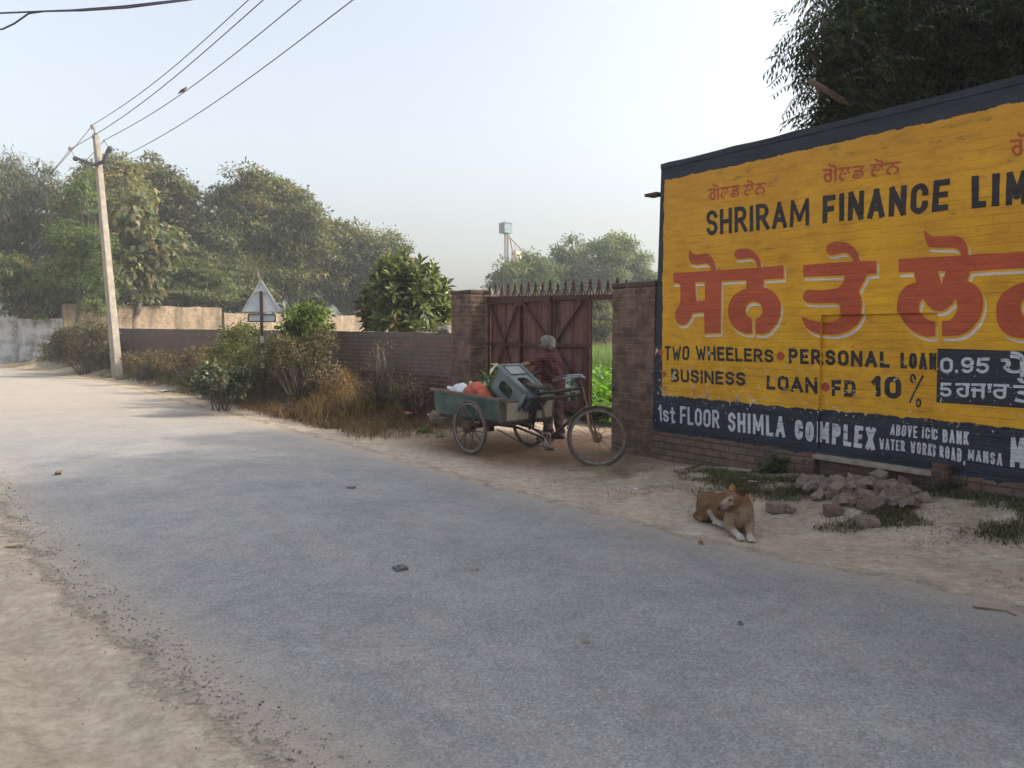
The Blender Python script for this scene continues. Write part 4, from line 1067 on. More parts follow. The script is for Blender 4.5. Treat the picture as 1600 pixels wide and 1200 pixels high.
# trees across the field behind the gate
for lab, D, bl, cl in (("hazy light green tree behind the gate spikes, left of the field trees", 62, [(800,425,22),(830,420,24),(785,440,18),(815,450,28),(850,445,30)], 230),
                       ("hazy middle field tree with ragged top behind the gate", 66, [(880,405,22),(905,398,20),(870,430,28),(912,430,28),(890,455,28),(895,380,10),(850,415,14)], 230),
                       ("tallest of the hazy field trees, just left of the yellow wall", 64, [(945,388,20),(970,392,22),(955,415,28),(985,418,22),(1000,430,20),(950,445,28),(985,455,26),(960,372,10),(1005,402,10),(1020,450,24)], 280)):
    u = sum(b[0] for b in bl) / len(bl)
    tree("field_tree", lab, "tree", base_at(u, D), .25, px_blobs(bl + [(u, 480, 30), (u - 22, 482, 24), (u + 24, 478, 24)], D), cl, 80, .5, (.28, .42), [(.11, .145, .05), (.14, .17, .06), (.08, .11, .04)], group="trees across the field behind the gate", twig=40)
# neem behind the yellow wall, and the row of trees it belongs to along the wall (out of frame, they shade the road)
NEEM = [(.030, .042, .018), (.040, .055, .022), (.055, .07, .03)]
def neem(label, base, blobs, nclump, seed=0, detail=True, group="neem trees behind the yellow wall"):
    base = Vector(base); t = thing("neem_tree", label, "tree", base, 0, group); mb = MB()
    f = base + Vector((.1, 0, 2.6)); limb(mb, base - Vector((0, 0, .3)), f, .3, .2, 0)
    cl, pts, off = crown_points(blobs, nclump, 1, .05, .5)
    for c, r in blobs:
        k = limb(mb, f, c, .12, .035, .08)
        for _ in range(3): limb(mb, k[3], Vector(c) + Vector(unit(1)[0] * np.array(r) * .8), .04, .012, .05, 4, 5)
    # each clump: a spray of pinnate twigs, leaflets in two ranks along each
    nt, nl = (9, 12) if detail else (7, 6); n = len(cl)
    td = unit(n * nt); td[:, 2] = td[:, 2] * .5 - .28; td /= np.linalg.norm(td, axis=1)[:, None]
    st = np.repeat(cl, nt, 0) + rng.normal(size=(n * nt, 3)) * .16
    tl = (.30 + .16 * rng.random(n * nt))
    if not detail: tl = tl * 1.3
    q = np.linspace(.15, 1, nl); sd = np.where(np.arange(nl) % 2, 1., -1.)
    sv = np.cross(td, [0, 0, 1.]); sv /= np.linalg.norm(sv, axis=1)[:, None]
    cen = st[:, None, :] + td[:, None, :] * (tl[:, None] * q)[..., None]; cen[..., 2] -= .10 * (q ** 2)
    dr = td[:, None, :] * .55 + sv[:, None, :] * sd[None, :, None] * .8; dr = np.broadcast_to(dr, cen.shape).copy(); dr[..., 2] -= .35
    N = n * nt * nl; col = palette(N, NEEM, jit=.2) * np.repeat(1 + .25 * rng.normal(size=(n, 1)), nt * nl, 0)
    lnn = .095 * (.8 + .4 * rng.random(N)) * (1.0 if detail else 1.9)
    V, F, c = leaf_cards(cen.reshape(-1, 3) - np.array(base), dr.reshape(-1, 3), np.array([0, 0, 1.]) + .4 * unit(N), lnn, lnn * .30, np.clip(col, .006, 1), .25)
    tm = mb.mesh("trunk"); tm.transform(Matrix.Translation(-base)); link("trunk", tm, BARK, t, True)
    link("crown", arr_mesh("crown", V, F, c), LEAF, t)
    return t
nb_ = px_blobs([(1308,60,46,0),(1350,40,60,.6),(1420,60,80,.2),(1330,120,50,.3),(1390,130,55,0),(1460,110,70,.8),(1530,60,90,.3),(1560,130,60,.2),(1310,160,34,0),(1350,185,40,.3),(1620,40,110,0),(1420,-30,90,.5),(1330,-20,50,.5),(1530,-60,110,1),(1650,120,80,.5),(1288,40,24,.2),(1268,78,16,.2),(1300,178,26,.3),(1330,165,40,.5),(1400,170,45,.6),(1450,40,70,1.2),(1380,80,60,1.0),(1480,175,40,.6)], 10.3)
neem("big dark neem tree hanging over the yellow wall", (5.6, 10.9, 0), nb_, 950)
def stub():
    a, b = P(1262, 126, 10.0), P(1345, 165, 10.3)
    mb = MB(); limb(mb, b, a, .05, .035, .05, 4, 7); limb(mb, a.lerp(b, .35), P(1276, 146, 9.95), .025, .02, 0, 2, 6)
    return mb
o = [x for x in C.objects if x.name.startswith("neem_tree")][0]
sm_ = stub().mesh("broken_branch"); sm_.transform(Matrix.Translation(-o.location)); link("broken_branch", sm_, BARK, o, True)
def bl3(lst): return [((x, y, z), (r, r, r * .85)) for x, y, z, r in lst]
neem("wide neem tree beyond the right end of the yellow wall", (8.6, 5.6, 0), bl3([(7.4,6.4,5.4,1.9),(8.6,5.2,6.6,2.2),(7.2,4.6,5.2,1.9),(9.6,6.6,5.6,1.9),(8.3,3.6,5.2,1.8),(8.0,7.6,6.2,1.8),(6.6,5.6,6.6,1.5),(9.4,5.6,9.2,2.1),(8.4,4.0,8.2,2.0),(7.8,8.3,7.2,1.8),(7.4,7.8,5.2,1.5),(8.8,7.0,8.6,1.8),(9.2,8.4,9.0,1.6),(8.8,5.0,10.2,1.8),(9.6,6.6,10.6,1.6)]), 1150, detail=False)
neem("second wide neem tree near the camera side of the wall row", (9.6, 1.6, 0), bl3([(8.4,2.6,5.2,2.0),(9.4,1.2,6.4,2.2),(8.0,.6,4.9,1.9),(10.4,2.6,5.4,1.9),(9.2,-.6,5.2,1.9),(7.2,1.7,6.0,1.5),(9.6,3.0,9.4,2.1),(9.4,.8,9.0,2.0),(8.2,2.2,8.0,1.8),(8.6,3.6,7.0,1.8),(8.4,1.0,6.6,1.6)]), 950, detail=False)
neem("third wide neem tree behind the camera side of the wall row", (11, -2.6, 0), bl3([(9.6,-1.6,5.2,2.0),(10.6,-3.0,6.4,2.2),(9.2,-3.6,4.9,1.9),(11.6,-1.8,5.4,1.9)]), 230, detail=False)

# small date palm under the tallest tree
def palm(u, v, D):
    c = P(u, v, D); b = Vector((c.x, c.y, gz(c.x, c.y))); t = thing("date_palm", "small palm with drooping fronds in front of the tallest tree", "palm", b)
    mb = MB(); limb(mb, b - Vector((0, 0, .2)), c, .17, .14, 0); tm = mb.mesh("trunk"); tm.transform(Matrix.Translation(-b)); link("trunk", tm, BARK, t, True)
    cen, dr, ln = [], [], []
    for k in range(26):
        a = k * 2.4; e = 1.1 - 1.5 * (k / 26); L_ = 1.7; d = np.array([math.cos(a) * math.cos(e), math.sin(a) * math.cos(e), math.sin(e)])
        sv = np.cross(d, [0, 0, 1.]); sv /= np.linalg.norm(sv)
        for q in np.linspace(.15, 1, 22):
            p = np.array(c) + d * L_ * q + np.array([0, 0, -.75 * q * q])
            for sg in (1, -1): cen.append(p); dr.append(d * .7 + sv * sg * .7 + np.array([0, 0, -.4 * q])); ln.append(.42 * (1 - .5 * q))
    n = len(cen); ln = np.array(ln)
    V, F, cc_ = leaf_cards(np.array(cen) - np.array(b), np.array(dr), np.array([0, 0, 1.]) + .2 * unit(n), ln, ln * .1, palette(n, [(.10, .115, .05), (.15, .14, .07)]), .2)
    link("crown", arr_mesh("crown", V, F, cc_), LEAF, t)
palm(397, 418, 46)

# shrubs growing against the low wall
def shrub(name, label, u, D, blobs, ncl, nlf, spread, leaf, cols, stems=10, w=None, cat="shrub", group=None, down=.2, mat=LEAF, shell=.55, **kw):
    b = Vector(base_at(u, D)); t = thing(name, label, cat, b, 0, group); mb = MB()
    cl, pts, off = crown_points(blobs, ncl, nlf, spread, shell)
    for i in rng.choice(len(cl), min(stems, len(cl)), replace=False): limb(mb, b + Vector(rng.normal(size=3)) * .07 - Vector((0, 0, .1)), cl[i], .016, .005, .05, 4, 5)
    n = pts.shape[0] * pts.shape[1]; o = off.reshape(-1, 3); d = o / (np.linalg.norm(o, axis=1)[:, None] + 1e-6) + unit(n) * .8; d[:, 2] -= down
    ln = leaf[0] * (.6 + .8 * rng.random(n)); col = palette(n, cols, w) * np.repeat(np.clip(1 + .22 * rng.normal(size=(len(cl), 1)), .5, 1.6), nlf, 0)
    V, F, c = leaf_cards(pts.reshape(-1, 3) - np.array(b), d, unit(n) * .8 + np.array([0, 0, .8]), ln, ln * leaf[1], np.clip(col, .006, .9), .3)
    tm = mb.mesh("stems"); tm.transform(Matrix.Translation(-b)); link("stems", tm, BARK, t, True)
    link("foliage", arr_mesh("foliage", V, F, c), mat, t); return t
shrub("wall_shrub", "yellow green bushy shrub around the warning sign's post", 375, 16.9, px_blobs([(365,527,17),(392,524,17),(345,550,18),(378,562,24),(415,550,18),(352,582,18),(402,582,22)], 16.9, .7), 140, 50, .13, (.07, .42), [(.14, .155, .04), (.10, .13, .035), (.16, .13, .06), (.06, .08, .028)], 24)
shrub("castor_shrub", "taller bright green broad leaved shrub reaching over the low wall", 478, 16.0, px_blobs([(484,490,12),(466,494,10),(498,498,11),(478,508,15),(497,515,13),(460,515,13)], 16.0, .7), 110, 34, .12, (.10, .5), [(.12, .17, .035), (.16, .20, .05), (.08, .12, .03)], 18, down=.5)
shrub("wall_shrub", "dark tangled shrub against the low wall below the bright green one", 465, 15.6, px_blobs([(445,550,22),(480,545,20),(505,535,14),(465,572,24),(430,568,20),(495,562,16)], 15.6, .7), 150, 46, .14, (.065, .4), DK[1:] + [(.12, .09, .05), (.10, .09, .04), (.14, .105, .065)], 24)
shrub("low_bush", "low dark glossy bush at the edge of the rubbish bank", 345, 15.2, px_blobs([(330,590,16),(350,598,18),(372,592,16),(340,608,16),(365,612,16),(318,606,10)], 15.2, .8), 110, 45, .09, (.085, .5), DK + [(.06, .085, .03)], 12, mat=LEAFG)
shrub("dry_shrub", "brown withered shrub left of the leaning pole", 130, 27.5, px_blobs([(100,535,18),(130,530,20),(155,525,18),(115,552,18),(145,555,18),(90,555,14),(165,545,14)], 27.5, .7), 140, 55, .2, (.12, .35), [(.10, .075, .045), (.075, .07, .035), (.13, .10, .055)], 30)
shrub("dry_shrub", "brown withered weeds between the pole and the warning sign", 300, 20.5, px_blobs([(300,560,12),(270,566,10),(325,556,12),(285,573,12),(315,574,12),(250,572,8)], 20.5, .7), 80, 34, .13, (.09, .3), [(.13, .09, .055), (.10, .075, .045), (.16, .11, .06)], 26)
DRY = [(.17, .115, .065), (.12, .085, .052), (.22, .155, .085), (.10, .095, .045)]
shrub("dry_scrub", "low tangle of brown dry scrub between the bright shrub and the straw heap", 535, 14.8, px_blobs([(520,582,14),(548,590,13),(500,594,14),(560,600,12),(530,602,14)], 14.8, .6), 80, 16, .10, (.075, .22), DRY, 60)
shrub("dry_scrub", "low brown dry scrub hugging the red courses left of the grey leafless shrub", 650, 13.3, px_blobs([(640,608,16),(665,612,16),(620,612,14),(650,620,14)], 13.3, .6), 70, 18, .11, (.06, .22), DRY, 40)
shrub("dry_scrub", "knee high dusty scrub right behind the leaning pole's foot", 225, 23.5, px_blobs([(205,563,9),(230,562,10),(250,564,9),(215,570,9),(240,570,9)], 23.5, .7), 80, 26, .13, (.09, .3), DRY + [(.10, .105, .045)], 40)
shrub("dry_scrub", "dusty olive scrub between the withered weeds and the sign post", 330, 18.4, px_blobs([(318,572,11),(340,570,13),(330,582,13),(305,583,10)], 18.4, .7), 80, 28, .11, (.07, .3), DRY + [(.11, .115, .045), (.13, .125, .055)], 40)
shrub("leafless_shrub", "thin grey leafless shrub against the red brick wall beside the gate pillar", 600, 14.0, px_blobs([(575,575,26),(605,570,28),(560,600,22),(625,590,22),(590,545,18)], 14.0, .5), 70, 5, .12, (.05, .4), [(.12, .095, .06), (.10, .08, .05)], 60)
shrub("creeper", "green creeper with small leaves climbing the far end of the low wall", 145, 31, px_blobs([(150,522,10),(130,520,12),(165,530,10),(110,530,12),(100,545,12)], 31, .7), 70, 45, .18, (.12, .5), [(.07, .09, .03), (.10, .11, .035)], 8)
shrub("small_weed", "knee high green weed at the foot of the yellow wall left of the rubble", 1225, 7.75, px_blobs([(1215,735,18,0),(1240,730,16,0),(1200,745,12,0),(1260,745,14,0)], 7.75, .7), 60, 26, .06, (.05, .4), [(.05, .075, .03), (.07, .095, .035)], 12)
shrub("small_weed", "thin dark weed at the foot of the yellow wall right of the rubble", 1530, 6.4, px_blobs([(1500,755,14,0),(1530,750,16,0),(1560,758,14,0),(1480,765,10,0)], 6.4, .7), 60, 26, .05, (.045, .35), [(.045, .065, .028), (.07, .08, .04)], 14)

# ------------------------------------------------------------------ grass, dry litter, crops: nobody could count them
GRASS_M = leafy("grass_blades", .3, .7, .15)
def blades(name, xy, h, wd, cols, w=None, lean=.5, label=None, cat=None, wind=(0, 0), nseg=2, zoff=0.0, mat=None):
    n = len(xy); z = height(xy[:, 0], xy[:, 1]) + zoff; b = np.column_stack([xy, z - .01])
    a = rng.random(n) * 6.283; ld = np.column_stack([np.cos(a), np.sin(a), np.zeros(n)]); L_ = (lean * (.3 + rng.random(n)))[:, None]
    ln = (h * (.5 + .8 * rng.random(n)))[:, None]; up = np.array([0, 0, 1.]); s = np.column_stack([-np.sin(a), np.cos(a), np.zeros(n)]) * (wd * (.6 + .8 * rng.random(n)))[:, None] / 2
    m1 = b + up * ln * .55 * np.sqrt(np.clip(1 - (L_ * .5) ** 2, .1, 1)) + ld * ln * L_ * .25
    e = b + up * ln * np.sqrt(np.clip(1 - L_ ** 2, .02, 1)) + ld * ln * L_ + np.array([wind[0], wind[1], 0]) * ln
    V = np.stack([b - s, b + s, m1 + s * .8, m1 - s * .8, e + s * .12, e - s * .12], 1).reshape(-1, 3)
    i = (np.arange(n) * 6)[:, None]; F = np.concatenate([i + np.array([[0, 1, 2, 3]]), i + np.array([[3, 2, 4, 5]])], 0)
    c = palette(n, cols, w); o = link(name, arr_mesh(name, V, F, np.concatenate([c, c])), mat or GRASS_M); o["kind"] = "stuff"
    if label: o["label"] = label; o["category"] = cat
    return o
def scatter(n, x0, x1, y0, y1, keep):
    out = []
    while sum(map(len, out)) < n:
        q = np.column_stack([rng.uniform(x0, x1, n * 2), rng.uniform(y0, y1, n * 2)]); df = sdist(q[:, 0], q[:, 1]); ws = wall_side(q[:, 0], q[:, 1])
        pr = keep(q[:, 0], q[:, 1], df, ws); out.append(q[rng.random(len(q)) < pr])
    return np.concatenate(out)[:n]
# short dark grass at the foot of the yellow wall, thinning to dry stubble on the sand
def k1(x, y, df, ws):
    n = fbm(x * 2.2, y * 2.2, 3, 41); return sstep(.95, 1.8, df + 1.1 * (n - .5)) * (ws < -.02) * sstep(.36, .78, n + .10 * sstep(1.2, 2.2, df)) * (y < 8.0) * (x > 1.7)
blades("grass", scatter(30000, .6, 6.5, 2.5, 8.6, k1), .055, .006, [(.06, .078, .032), (.085, .095, .042), (.13, .115, .06), (.17, .14, .085)], [.3, .3, .2, .2], .9, "short dull green grass at the foot of the yellow wall", "grass")
def k2(x, y, df, ws):
    n = fbm(x * 1.9, y * 1.9, 3, 43); return sstep(.25, 1.0, df) * (1 - .5 * sstep(1.2, 2.4, df)) * sstep(.44, .62, n) * (ws < -.05) * (y < 8.8) * .8
blades("dry_stubble", scatter(5000, .3, 6, 2.5, 8.8, k2), .03, .006, [(.21, .16, .095), (.15, .11, .065), (.12, .10, .055)], None, 1.0, "sparse dry grass stubble on the sandy verge", "dry grass")
def k3(x, y, df, ws):
    n = fbm(x * .9, y * .9, 3, 45); return sstep(.5, 1.5, df + 1.2 * (n - .5)) * (df < 4.5) * sstep(16, 18.5, y)
blades("verge_grass", scatter(60000, -27, -3.5, 16, 37, k3), .17, .016, [(.085, .10, .035), (.12, .115, .045), (.16, .125, .065), (.19, .15, .085)], [.3, .3, .2, .2], .85, "rough grass along the far verge below the leaning pole", "grass")
def k4(x, y, df, ws):
    n = fbm(x * 1.3, y * 1.3, 3, 47); return sstep(.35, .95, df + .9 * (n - .5)) * (df < 3.4) * sstep(10.6, 12.6, y - .3 * (x + 2)) * (1 - sstep(18, 21, y)) * (.35 + .65 * sstep(.35, .6, n))
pts_ = scatter(38000, -9.5, -.6, 10.6, 21, k4)
blades("dry_litter", pts_, .17, .009, [(.20, .125, .066), (.145, .095, .055), (.27, .18, .095), (.105, .078, .046)], [.35, .3, .15, .2], 1.15, "brown dry weeds and straw covering the bank by the low wall", "dry weeds")
# heap of golden straw
hc = P(530, 600, 13.9)
def heap(cx, cy, rx, ry, n): a = rng.normal(size=(n, 2)) * np.array([rx, ry]); return np.column_stack([cx + a[:, 0], cy + a[:, 1]])
hx_ = heap(hc.x, hc.y, .36, .30, 2600); o = blades("straw_heap", hx_, .38, .010, [(.30, .195, .075), (.22, .14, .06), (.37, .26, .115), (.15, .10, .05)], None, 1.0, "heap of golden dry straw tipped against the bank", "straw", mat=GRASS_M)
me = o.data; co = np.empty(len(me.vertices) * 3, np.float32); me.vertices.foreach_get("co", co); co = co.reshape(-1, 3)
co[:, 2] += .50 * np.exp(-((co[:, 0] - hc.x) ** 2 / .22 + (co[:, 1] - hc.y) ** 2 / .18)); me.vertices.foreach_set("co", co.ravel())
# field seen through the gate: tall crop behind, low broad leaves in front
def fieldxy(n, y0, y1): 
    q = np.column_stack([np.zeros(n), rng.uniform(y0, y1, n)]); q[:, 0] = q[:, 1] * rng.uniform(.03, .19, n) + rng.normal(size=n) * .3
    return q[wall_side(q[:, 0], q[:, 1]) > 1.6]
blades("tall_crop", fieldxy(16000, 24, 44), .75, .03, [(.11, .19, .045), (.15, .23, .06), (.20, .24, .09)], None, .45, "tall pale green crop in the field beyond the gate", "crop")
q = fieldxy(5200, 12.2, 24); n = len(q); z = height(q[:, 0], q[:, 1]); dd = unit(n * 4); dd[:, 2] = np.abs(dd[:, 2]) * .8 + .2
cen = np.repeat(np.column_stack([q, z + .05 + .24 * rng.random(n)]), 4, 0)
V, F, c = leaf_cards(cen, dd, unit(n * 4) * .4 + np.array([0, 0, 1.]), .17 * (.6 + .8 * rng.random(n * 4)), .10, palette(n * 4, [(.11, .22, .025), (.15, .28, .035), (.07, .15, .025)]), .5)
o = link("leafy_crop", arr_mesh("leafy_crop", V, F, c), LEAF); o["kind"] = "stuff"; o["label"] = "low bright green leafy crop just inside the gate"; o["category"] = "crop"

# crumbs of dry leaf and husk strewn over the verge, the sandy shoulder and thinly over the road
def flakes(n, x0, x1, y0, y1, keep, name, label, szr=(.008, .028)):
    q = scatter(n, x0, x1, y0, y1, keep); n = len(q); df = sdist(q[:, 0], q[:, 1]); z = np.maximum(height(q[:, 0], q[:, 1], df), np.where((df < .1) & (df > -4), .02, -1)) + .004
    onroad = (df < 0) & (df > -road_w(q[:, 1] + 1.9)); z = np.where(onroad, .05 * np.sin(np.pi * np.clip(-df / 3.7, 0, 1)) ** 2.2 + .006, z)
    d = unit(n); d[:, 2] *= .25; ln = rng.uniform(*szr, n) * rng.uniform(.5, 1.3, n)
    V, F, c = leaf_cards(np.column_stack([q, z]), d, np.array([0, 0, 1.]) + .35 * unit(n), ln, ln * rng.uniform(.12, .6, n), palette(n, [(.14, .095, .06), (.09, .065, .045), (.22, .165, .11), (.055, .045, .038), (.33, .30, .26)], [.3, .3, .2, .14, .06]), .2)
    o = link(name, arr_mesh(name, V, F, c), LEAF); o["kind"] = "stuff"; o["label"] = label; o["category"] = "leaf litter"
flakes(3600, -3, 6, 2.8, 12.5, lambda x, y, df, ws: sstep(.1, .9, df) * (ws < -.03) * (.25 + .75 * sstep(.4, .6, fbm(x * 2, y * 2, 3, 71))), "leaf_litter", "crumbs of dry leaf and husk on the verge before the walls")
flakes(700, -6, 1, 1.7, 8, lambda x, y, df, ws: (-df > road_w(y + 1.9) - .1) * (.2 + .8 * sstep(.45, .6, fbm(x * 2, y * 2, 3, 73))), "leaf_litter", "crumbs of leaf and husk on the near sandy shoulder", (.006, .02))
flakes(260, -9, 4, 2, 16, lambda x, y, df, ws: (df < -.1) * (-df < 3.6) * 1.0, "leaf_litter", "few leaf crumbs blown onto the asphalt", (.008, .022))
# ------------------------------------------------------------------ leaning concrete pole, wires, bird
POLE_M = worn("pole_concrete", (.23, .205, .17), (.34, .30, .25), 5, .92, bump=.35)
IRON = worn("weathered_iron", (.055, .06, .085), (.12, .10, .10), 12, .6, .3, .2)
GALV = worn("galvanised_iron", (.22, .23, .25), (.34, .35, .37), 12, .5, .5, .1)
PORC = worn("grey_porcelain", (.20, .20, .21), (.32, .31, .31), 12, .35, 0, .05, .5)
WIRE = worn("wire_metal", (.07, .075, .10), (.10, .105, .13), 20, .55, .4, 0)
PD = 25.5
pb, pt_ = P(182, 571, PD), P(150, 212, PD)
pole = thing("concrete_pole", "leaning grey concrete electricity pole with a bent iron crossarm", "utility pole", pb)
def rel(p, o=None): return Vector(p) - Vector(pb)
mb = MB(); ax_ = (pt_ - pb).normalized(); L_ = (pt_ - pb).length
xdir = Vector((.75, -.66, 0)); xdir = (xdir - ax_ * xdir.dot(ax_)).normalized(); ydir = ax_.cross(xdir)
def sect(t, w, d): c = ax_ * (L_ * t); return [c + xdir * a * w / 2 + ydir * b * d / 2 for a, b in ((-1, -1), (1, -1), (1, 1), (-1, 1))]
V = []; K_ = 14
for i in range(K_ + 1): t = -.06 + 1.06 * i / K_; V += sect(t, .40 - .20 * i / K_, .24 - .08 * i / K_)
mb.add(V, [(4 * i + j, 4 * i + (j + 1) % 4, 4 * i + 4 + (j + 1) % 4, 4 * i + 4 + j) for i in range(K_) for j in range(4)] + [(3, 2, 1, 0), tuple(range(4 * K_, 4 * K_ + 4))])
mb.build("shaft", POLE_M, pole, bevel=.02)
q = lambda u, v, d=0.0: rel(P(u, v, PD + d))
mb = MB()
for a, b in (((119, 247), (147, 258)), ((147, 258), (163, 252)), ((163, 252), (170, 233))): mb.bar(q(*a, -.16), q(*b, -.16), .09, .12, (0, 1, 0))
mb.ball(q(118, 248, -.16), .085); mb.ball(q(172, 232, -.16), .085)
mb.build("crossarm", IRON, pole, bevel=.01)
mb = MB()
for a, b in (((145, 209), (145, 217)), ((152, 209), (152, 217)), ((145, 209), (152, 209)), ((145, 213), (152, 213)), ((145, 217), (152, 217)), ((148.5, 203), (148.5, 217))): mb.bar(q(*a, -.05), q(*b, -.05), .028, .028, (0, 1, 0))
mb.build("top_bracket", GALV, pole)
def insul(u, v, r, pin):
    mb = MB(); c = q(u, v, -.12); mb.lathe([(r * .5, -r), (r, -r * .6), (r * .7, -r * .2), (r, r * .1), (r * .8, r * .5), (r * .35, r * .95)], 14, c); mb.tube([c, q(*pin, -.14)], .018, 6)
    mb.build("insulator", PORC, pole, True)
insul(145, 198, .085, (148, 208)); insul(110, 232, .075, (118, 247)); insul(163, 220, .045, (171, 232)); insul(162, 242, .05, (160, 250))
attach = [(145, 195, -.12), (110, 233, -.12), (163, 219, -.12), (180, 251, .5)]
ends = [((388, 0), 'thin wire nearest the pole top, crossing the next one in mid span'), ((411, 0), 'thin wire from the left end of the crossarm'), ((470, 0), 'thin wire from the right arm insulator where the bird sits'), ((551, 0), 'lowest thin wire running behind the pole, clear of the others')]
wire_pts = []
for k, ((u, v, d), ((ue, ve), lab)) in enumerate(zip(attach, ends)):
    a = P(u, v, PD + d); el = math.atan2(CAM_H, 1)
    r = ray(ue, ve); t = (a.z - CAM_H + .1) / r.z; e = Vector((0, 0, CAM_H)) + r * t
    far_end = a + (e - a) * 2.6; back = a + Vector((-17, 19.5, -.25))
    pts = []
    for i in range(24): s_ = i / 23; p = back.lerp(a, s_); p.z -= 1.1 * 4 * s_ * (1 - s_) * .5; pts.append(p)
    pts2 = []
    for i in range(1, 40): s_ = i / 39; p = a.lerp(far_end, s_); p.z -= .22 * math.sin(math.pi * min(s_ * 2.6, 1)) if k else .30 * math.sin(math.pi * min(s_ * 2.6, 1)) * .6; pts2.append(p)
    wire_pts.append(pts2)
    mb = MB(); mb.tube(pts + pts2, .011, 5); tag(mb.build("overhead_wire", WIRE, None, True), lab, "wire", "overhead wires along the road")
# dark service cables crossing the top left corner
CABLE = worn("black_cable", (.03, .03, .06), (.05, .05, .085), 20, .5, 0, 0)
for lab, pts in (("dark twisted cable bundle crossing the top left corner of the sky", [(-120, 24, 10), (0, 20.5, 10), (60, 18, 10), (110, 16, 10.1), (190, 10, 10.2), (290, -1, 10.4), (420, -20, 10.8)]),
                 ("dark cable looping down from the bundle at the top left corner", [(-90, 62, 9.9), (-20, 47, 9.95), (4, 45.5, 10), (22, 37, 10), (45, 21, 10), (70, 17.5, 10.05), (130, 16.5, 10.1), (200, 12, 10.15), (290, .5, 10.35), (420, -18, 10.7)])):
    mb = MB(); mb.tube([P(*p) for p in pts], .011, 6); tag(mb.build("service_cable", CABLE, None, True), lab, "cable")
# the bird on the third wire
wp = min(wire_pts[2], key=lambda p: abs((p.x / p.y) - ray(295, 134).x / ray(295, 134).y))
FEATH = tinted("feathers", .8, 60, .15)
bird = thing("bird", "small grey brown bird perched on a wire right of the pole", "bird", wp)
def bpaint(co):
    c = np.tile([.115, .10, .10], (len(co), 1)); c[co[:, 0] > .05] = [.24, .19, .18]; c[co[:, 0] < -.09] = [.06, .055, .06]; return c
organic("body", [('e', (0, 0, .055), (.075, .042, .045), Matrix.Rotation(R(-18), 3, 'Y')), ('c', (.05, 0, .085), (.088, 0, .115), .032, .027), ('c', (-.05, 0, .04), (-.17, 0, .0), .03, .012), ('c', (.105, 0, .115), (.13, 0, .11), .009, .003), ('c', (.0, .012, .03), (.0, .012, -.005), .006, .005), ('c', (.0, -.012, .03), (.0, -.012, -.005), .006, .005)], .007, 3, FEATH, bird, bpaint)
mb = MB(); mb.poly([(-.12, -.03, .045), (.03, -.043, .085), (.04, -.046, .06), (-.02, -.045, .035)], (0, 1, 0), .012); mb.build("wing", FEATH, bird)
bird.rotation_euler = (0, 0, R(-20))

# ------------------------------------------------------------------ warning sign seen from behind
SB = P(410, 519, 16.4); sbz = gz(SB.x, SB.y)
ALU = worn("sign_back", (.40, .45, .50), (.52, .56, .60), 4, .5, .2, .03)
SFRAME = worn("sign_frame", (.30, .30, .30), (.42, .41, .40), 8, .6, .3, .1)
DARKI = worn("dark_iron", (.035, .022, .02), (.065, .042, .038), 10, .7, .2, .1)
sign = thing("warning_sign", "triangular road sign seen from behind on a post in the bushes", "road sign", (SB.x, SB.y, sbz), R(8))
def zq(v): return P(410, v, 16.4).z - sbz
tw = .40; zt_, zb_ = zq(438), zq(487)
mb = MB(); mb.poly([(-tw, -.01, zb_), (tw, -.01, zb_), (0, -.01, zt_)], (0, 1, 0), .012); mb.build("face_plate", ALU, sign)
mb = MB(); tri = [(-tw, 0, zb_), (tw, 0, zb_), (0, 0, zt_)]
for i in range(3): mb.bar((tri[i][0], -.026, tri[i][2]), (tri[(i + 1) % 3][0], -.026, tri[(i + 1) % 3][2]), .028, .04, (0, 1, 0))
zm = zq(457); mb.bar((-.15, -.03, zm), (.15, -.03, zm), .025, .025, (0, 1, 0)); mb.build("frame", SFRAME, sign)
mb = MB(); mb.bar((0, -.05, -.2), (0, -.05, zq(455)), .06, .06); mb.build("post", DARKI, sign)
mb = MB(); mb.bar((0, -.05, zq(575)), (0, -.05, zq(548)), .063, .063); mb.bar((0, -.05, zq(536)), (0, -.05, zq(525)), .063, .063); mb.build("white_band", SFRAME, sign)
pl = MB(); pl.box((0, .0, zq(497)), (.54, .012, .13)); po = pl.build("name_plate", ALU, sign)
mb = MB(); z0, z1 = zq(502.5), zq(491.5)
for a, b in (((-.28, z0), (.28, z0)), ((.28, z0), (.28, z1)), ((.28, z1), (-.28, z1)), ((-.28, z1), (-.28, z0))): mb.bar((a[0], -.02, a[1]), (b[0], -.02, b[1]), .022, .03, (0, 1, 0))
mb.build("plate_frame", DARKI, po)

# ------------------------------------------------------------------ grain elevator tower far off, small brick hut across the field
TC = P(789, 519, 95); tz = 0.1
def tq(u, v): p = P(u, v, 95); return Vector((p.x - TC.x, p.y - TC.y, p.z - tz))
TIN = worn("grey_tin", (.11, .16, .20), (.17, .23, .27), 1.5, .6, .2, .1); TINL = worn("pale_tin", (.34, .36, .37), (.44, .45, .45), 1.5, .6, .1, .1); RUSTL = worn("light_rust", (.30, .20, .15), (.38, .27, .20), 2, .8)
SILO = worn("cream_silo_sheet", (.48, .40, .28), (.58, .50, .37), 2, .7)
tower = thing("elevator_tower", "distant grain elevator tower with a tin head house behind the gate", "tower", (TC.x, TC.y, tz))
c = tq(790, 357); wd_ = 20.5 / F_PX * 95; hh_ = 15 / F_PX * 95
rot = Matrix.Rotation(R(38), 3, 'Z'); w2_ = wd_ / 1.40
mb = MB(); mb.box(c, (w2_, w2_, hh_), rot); ho = mb.build("head_house", TIN, tower)
mb = MB()
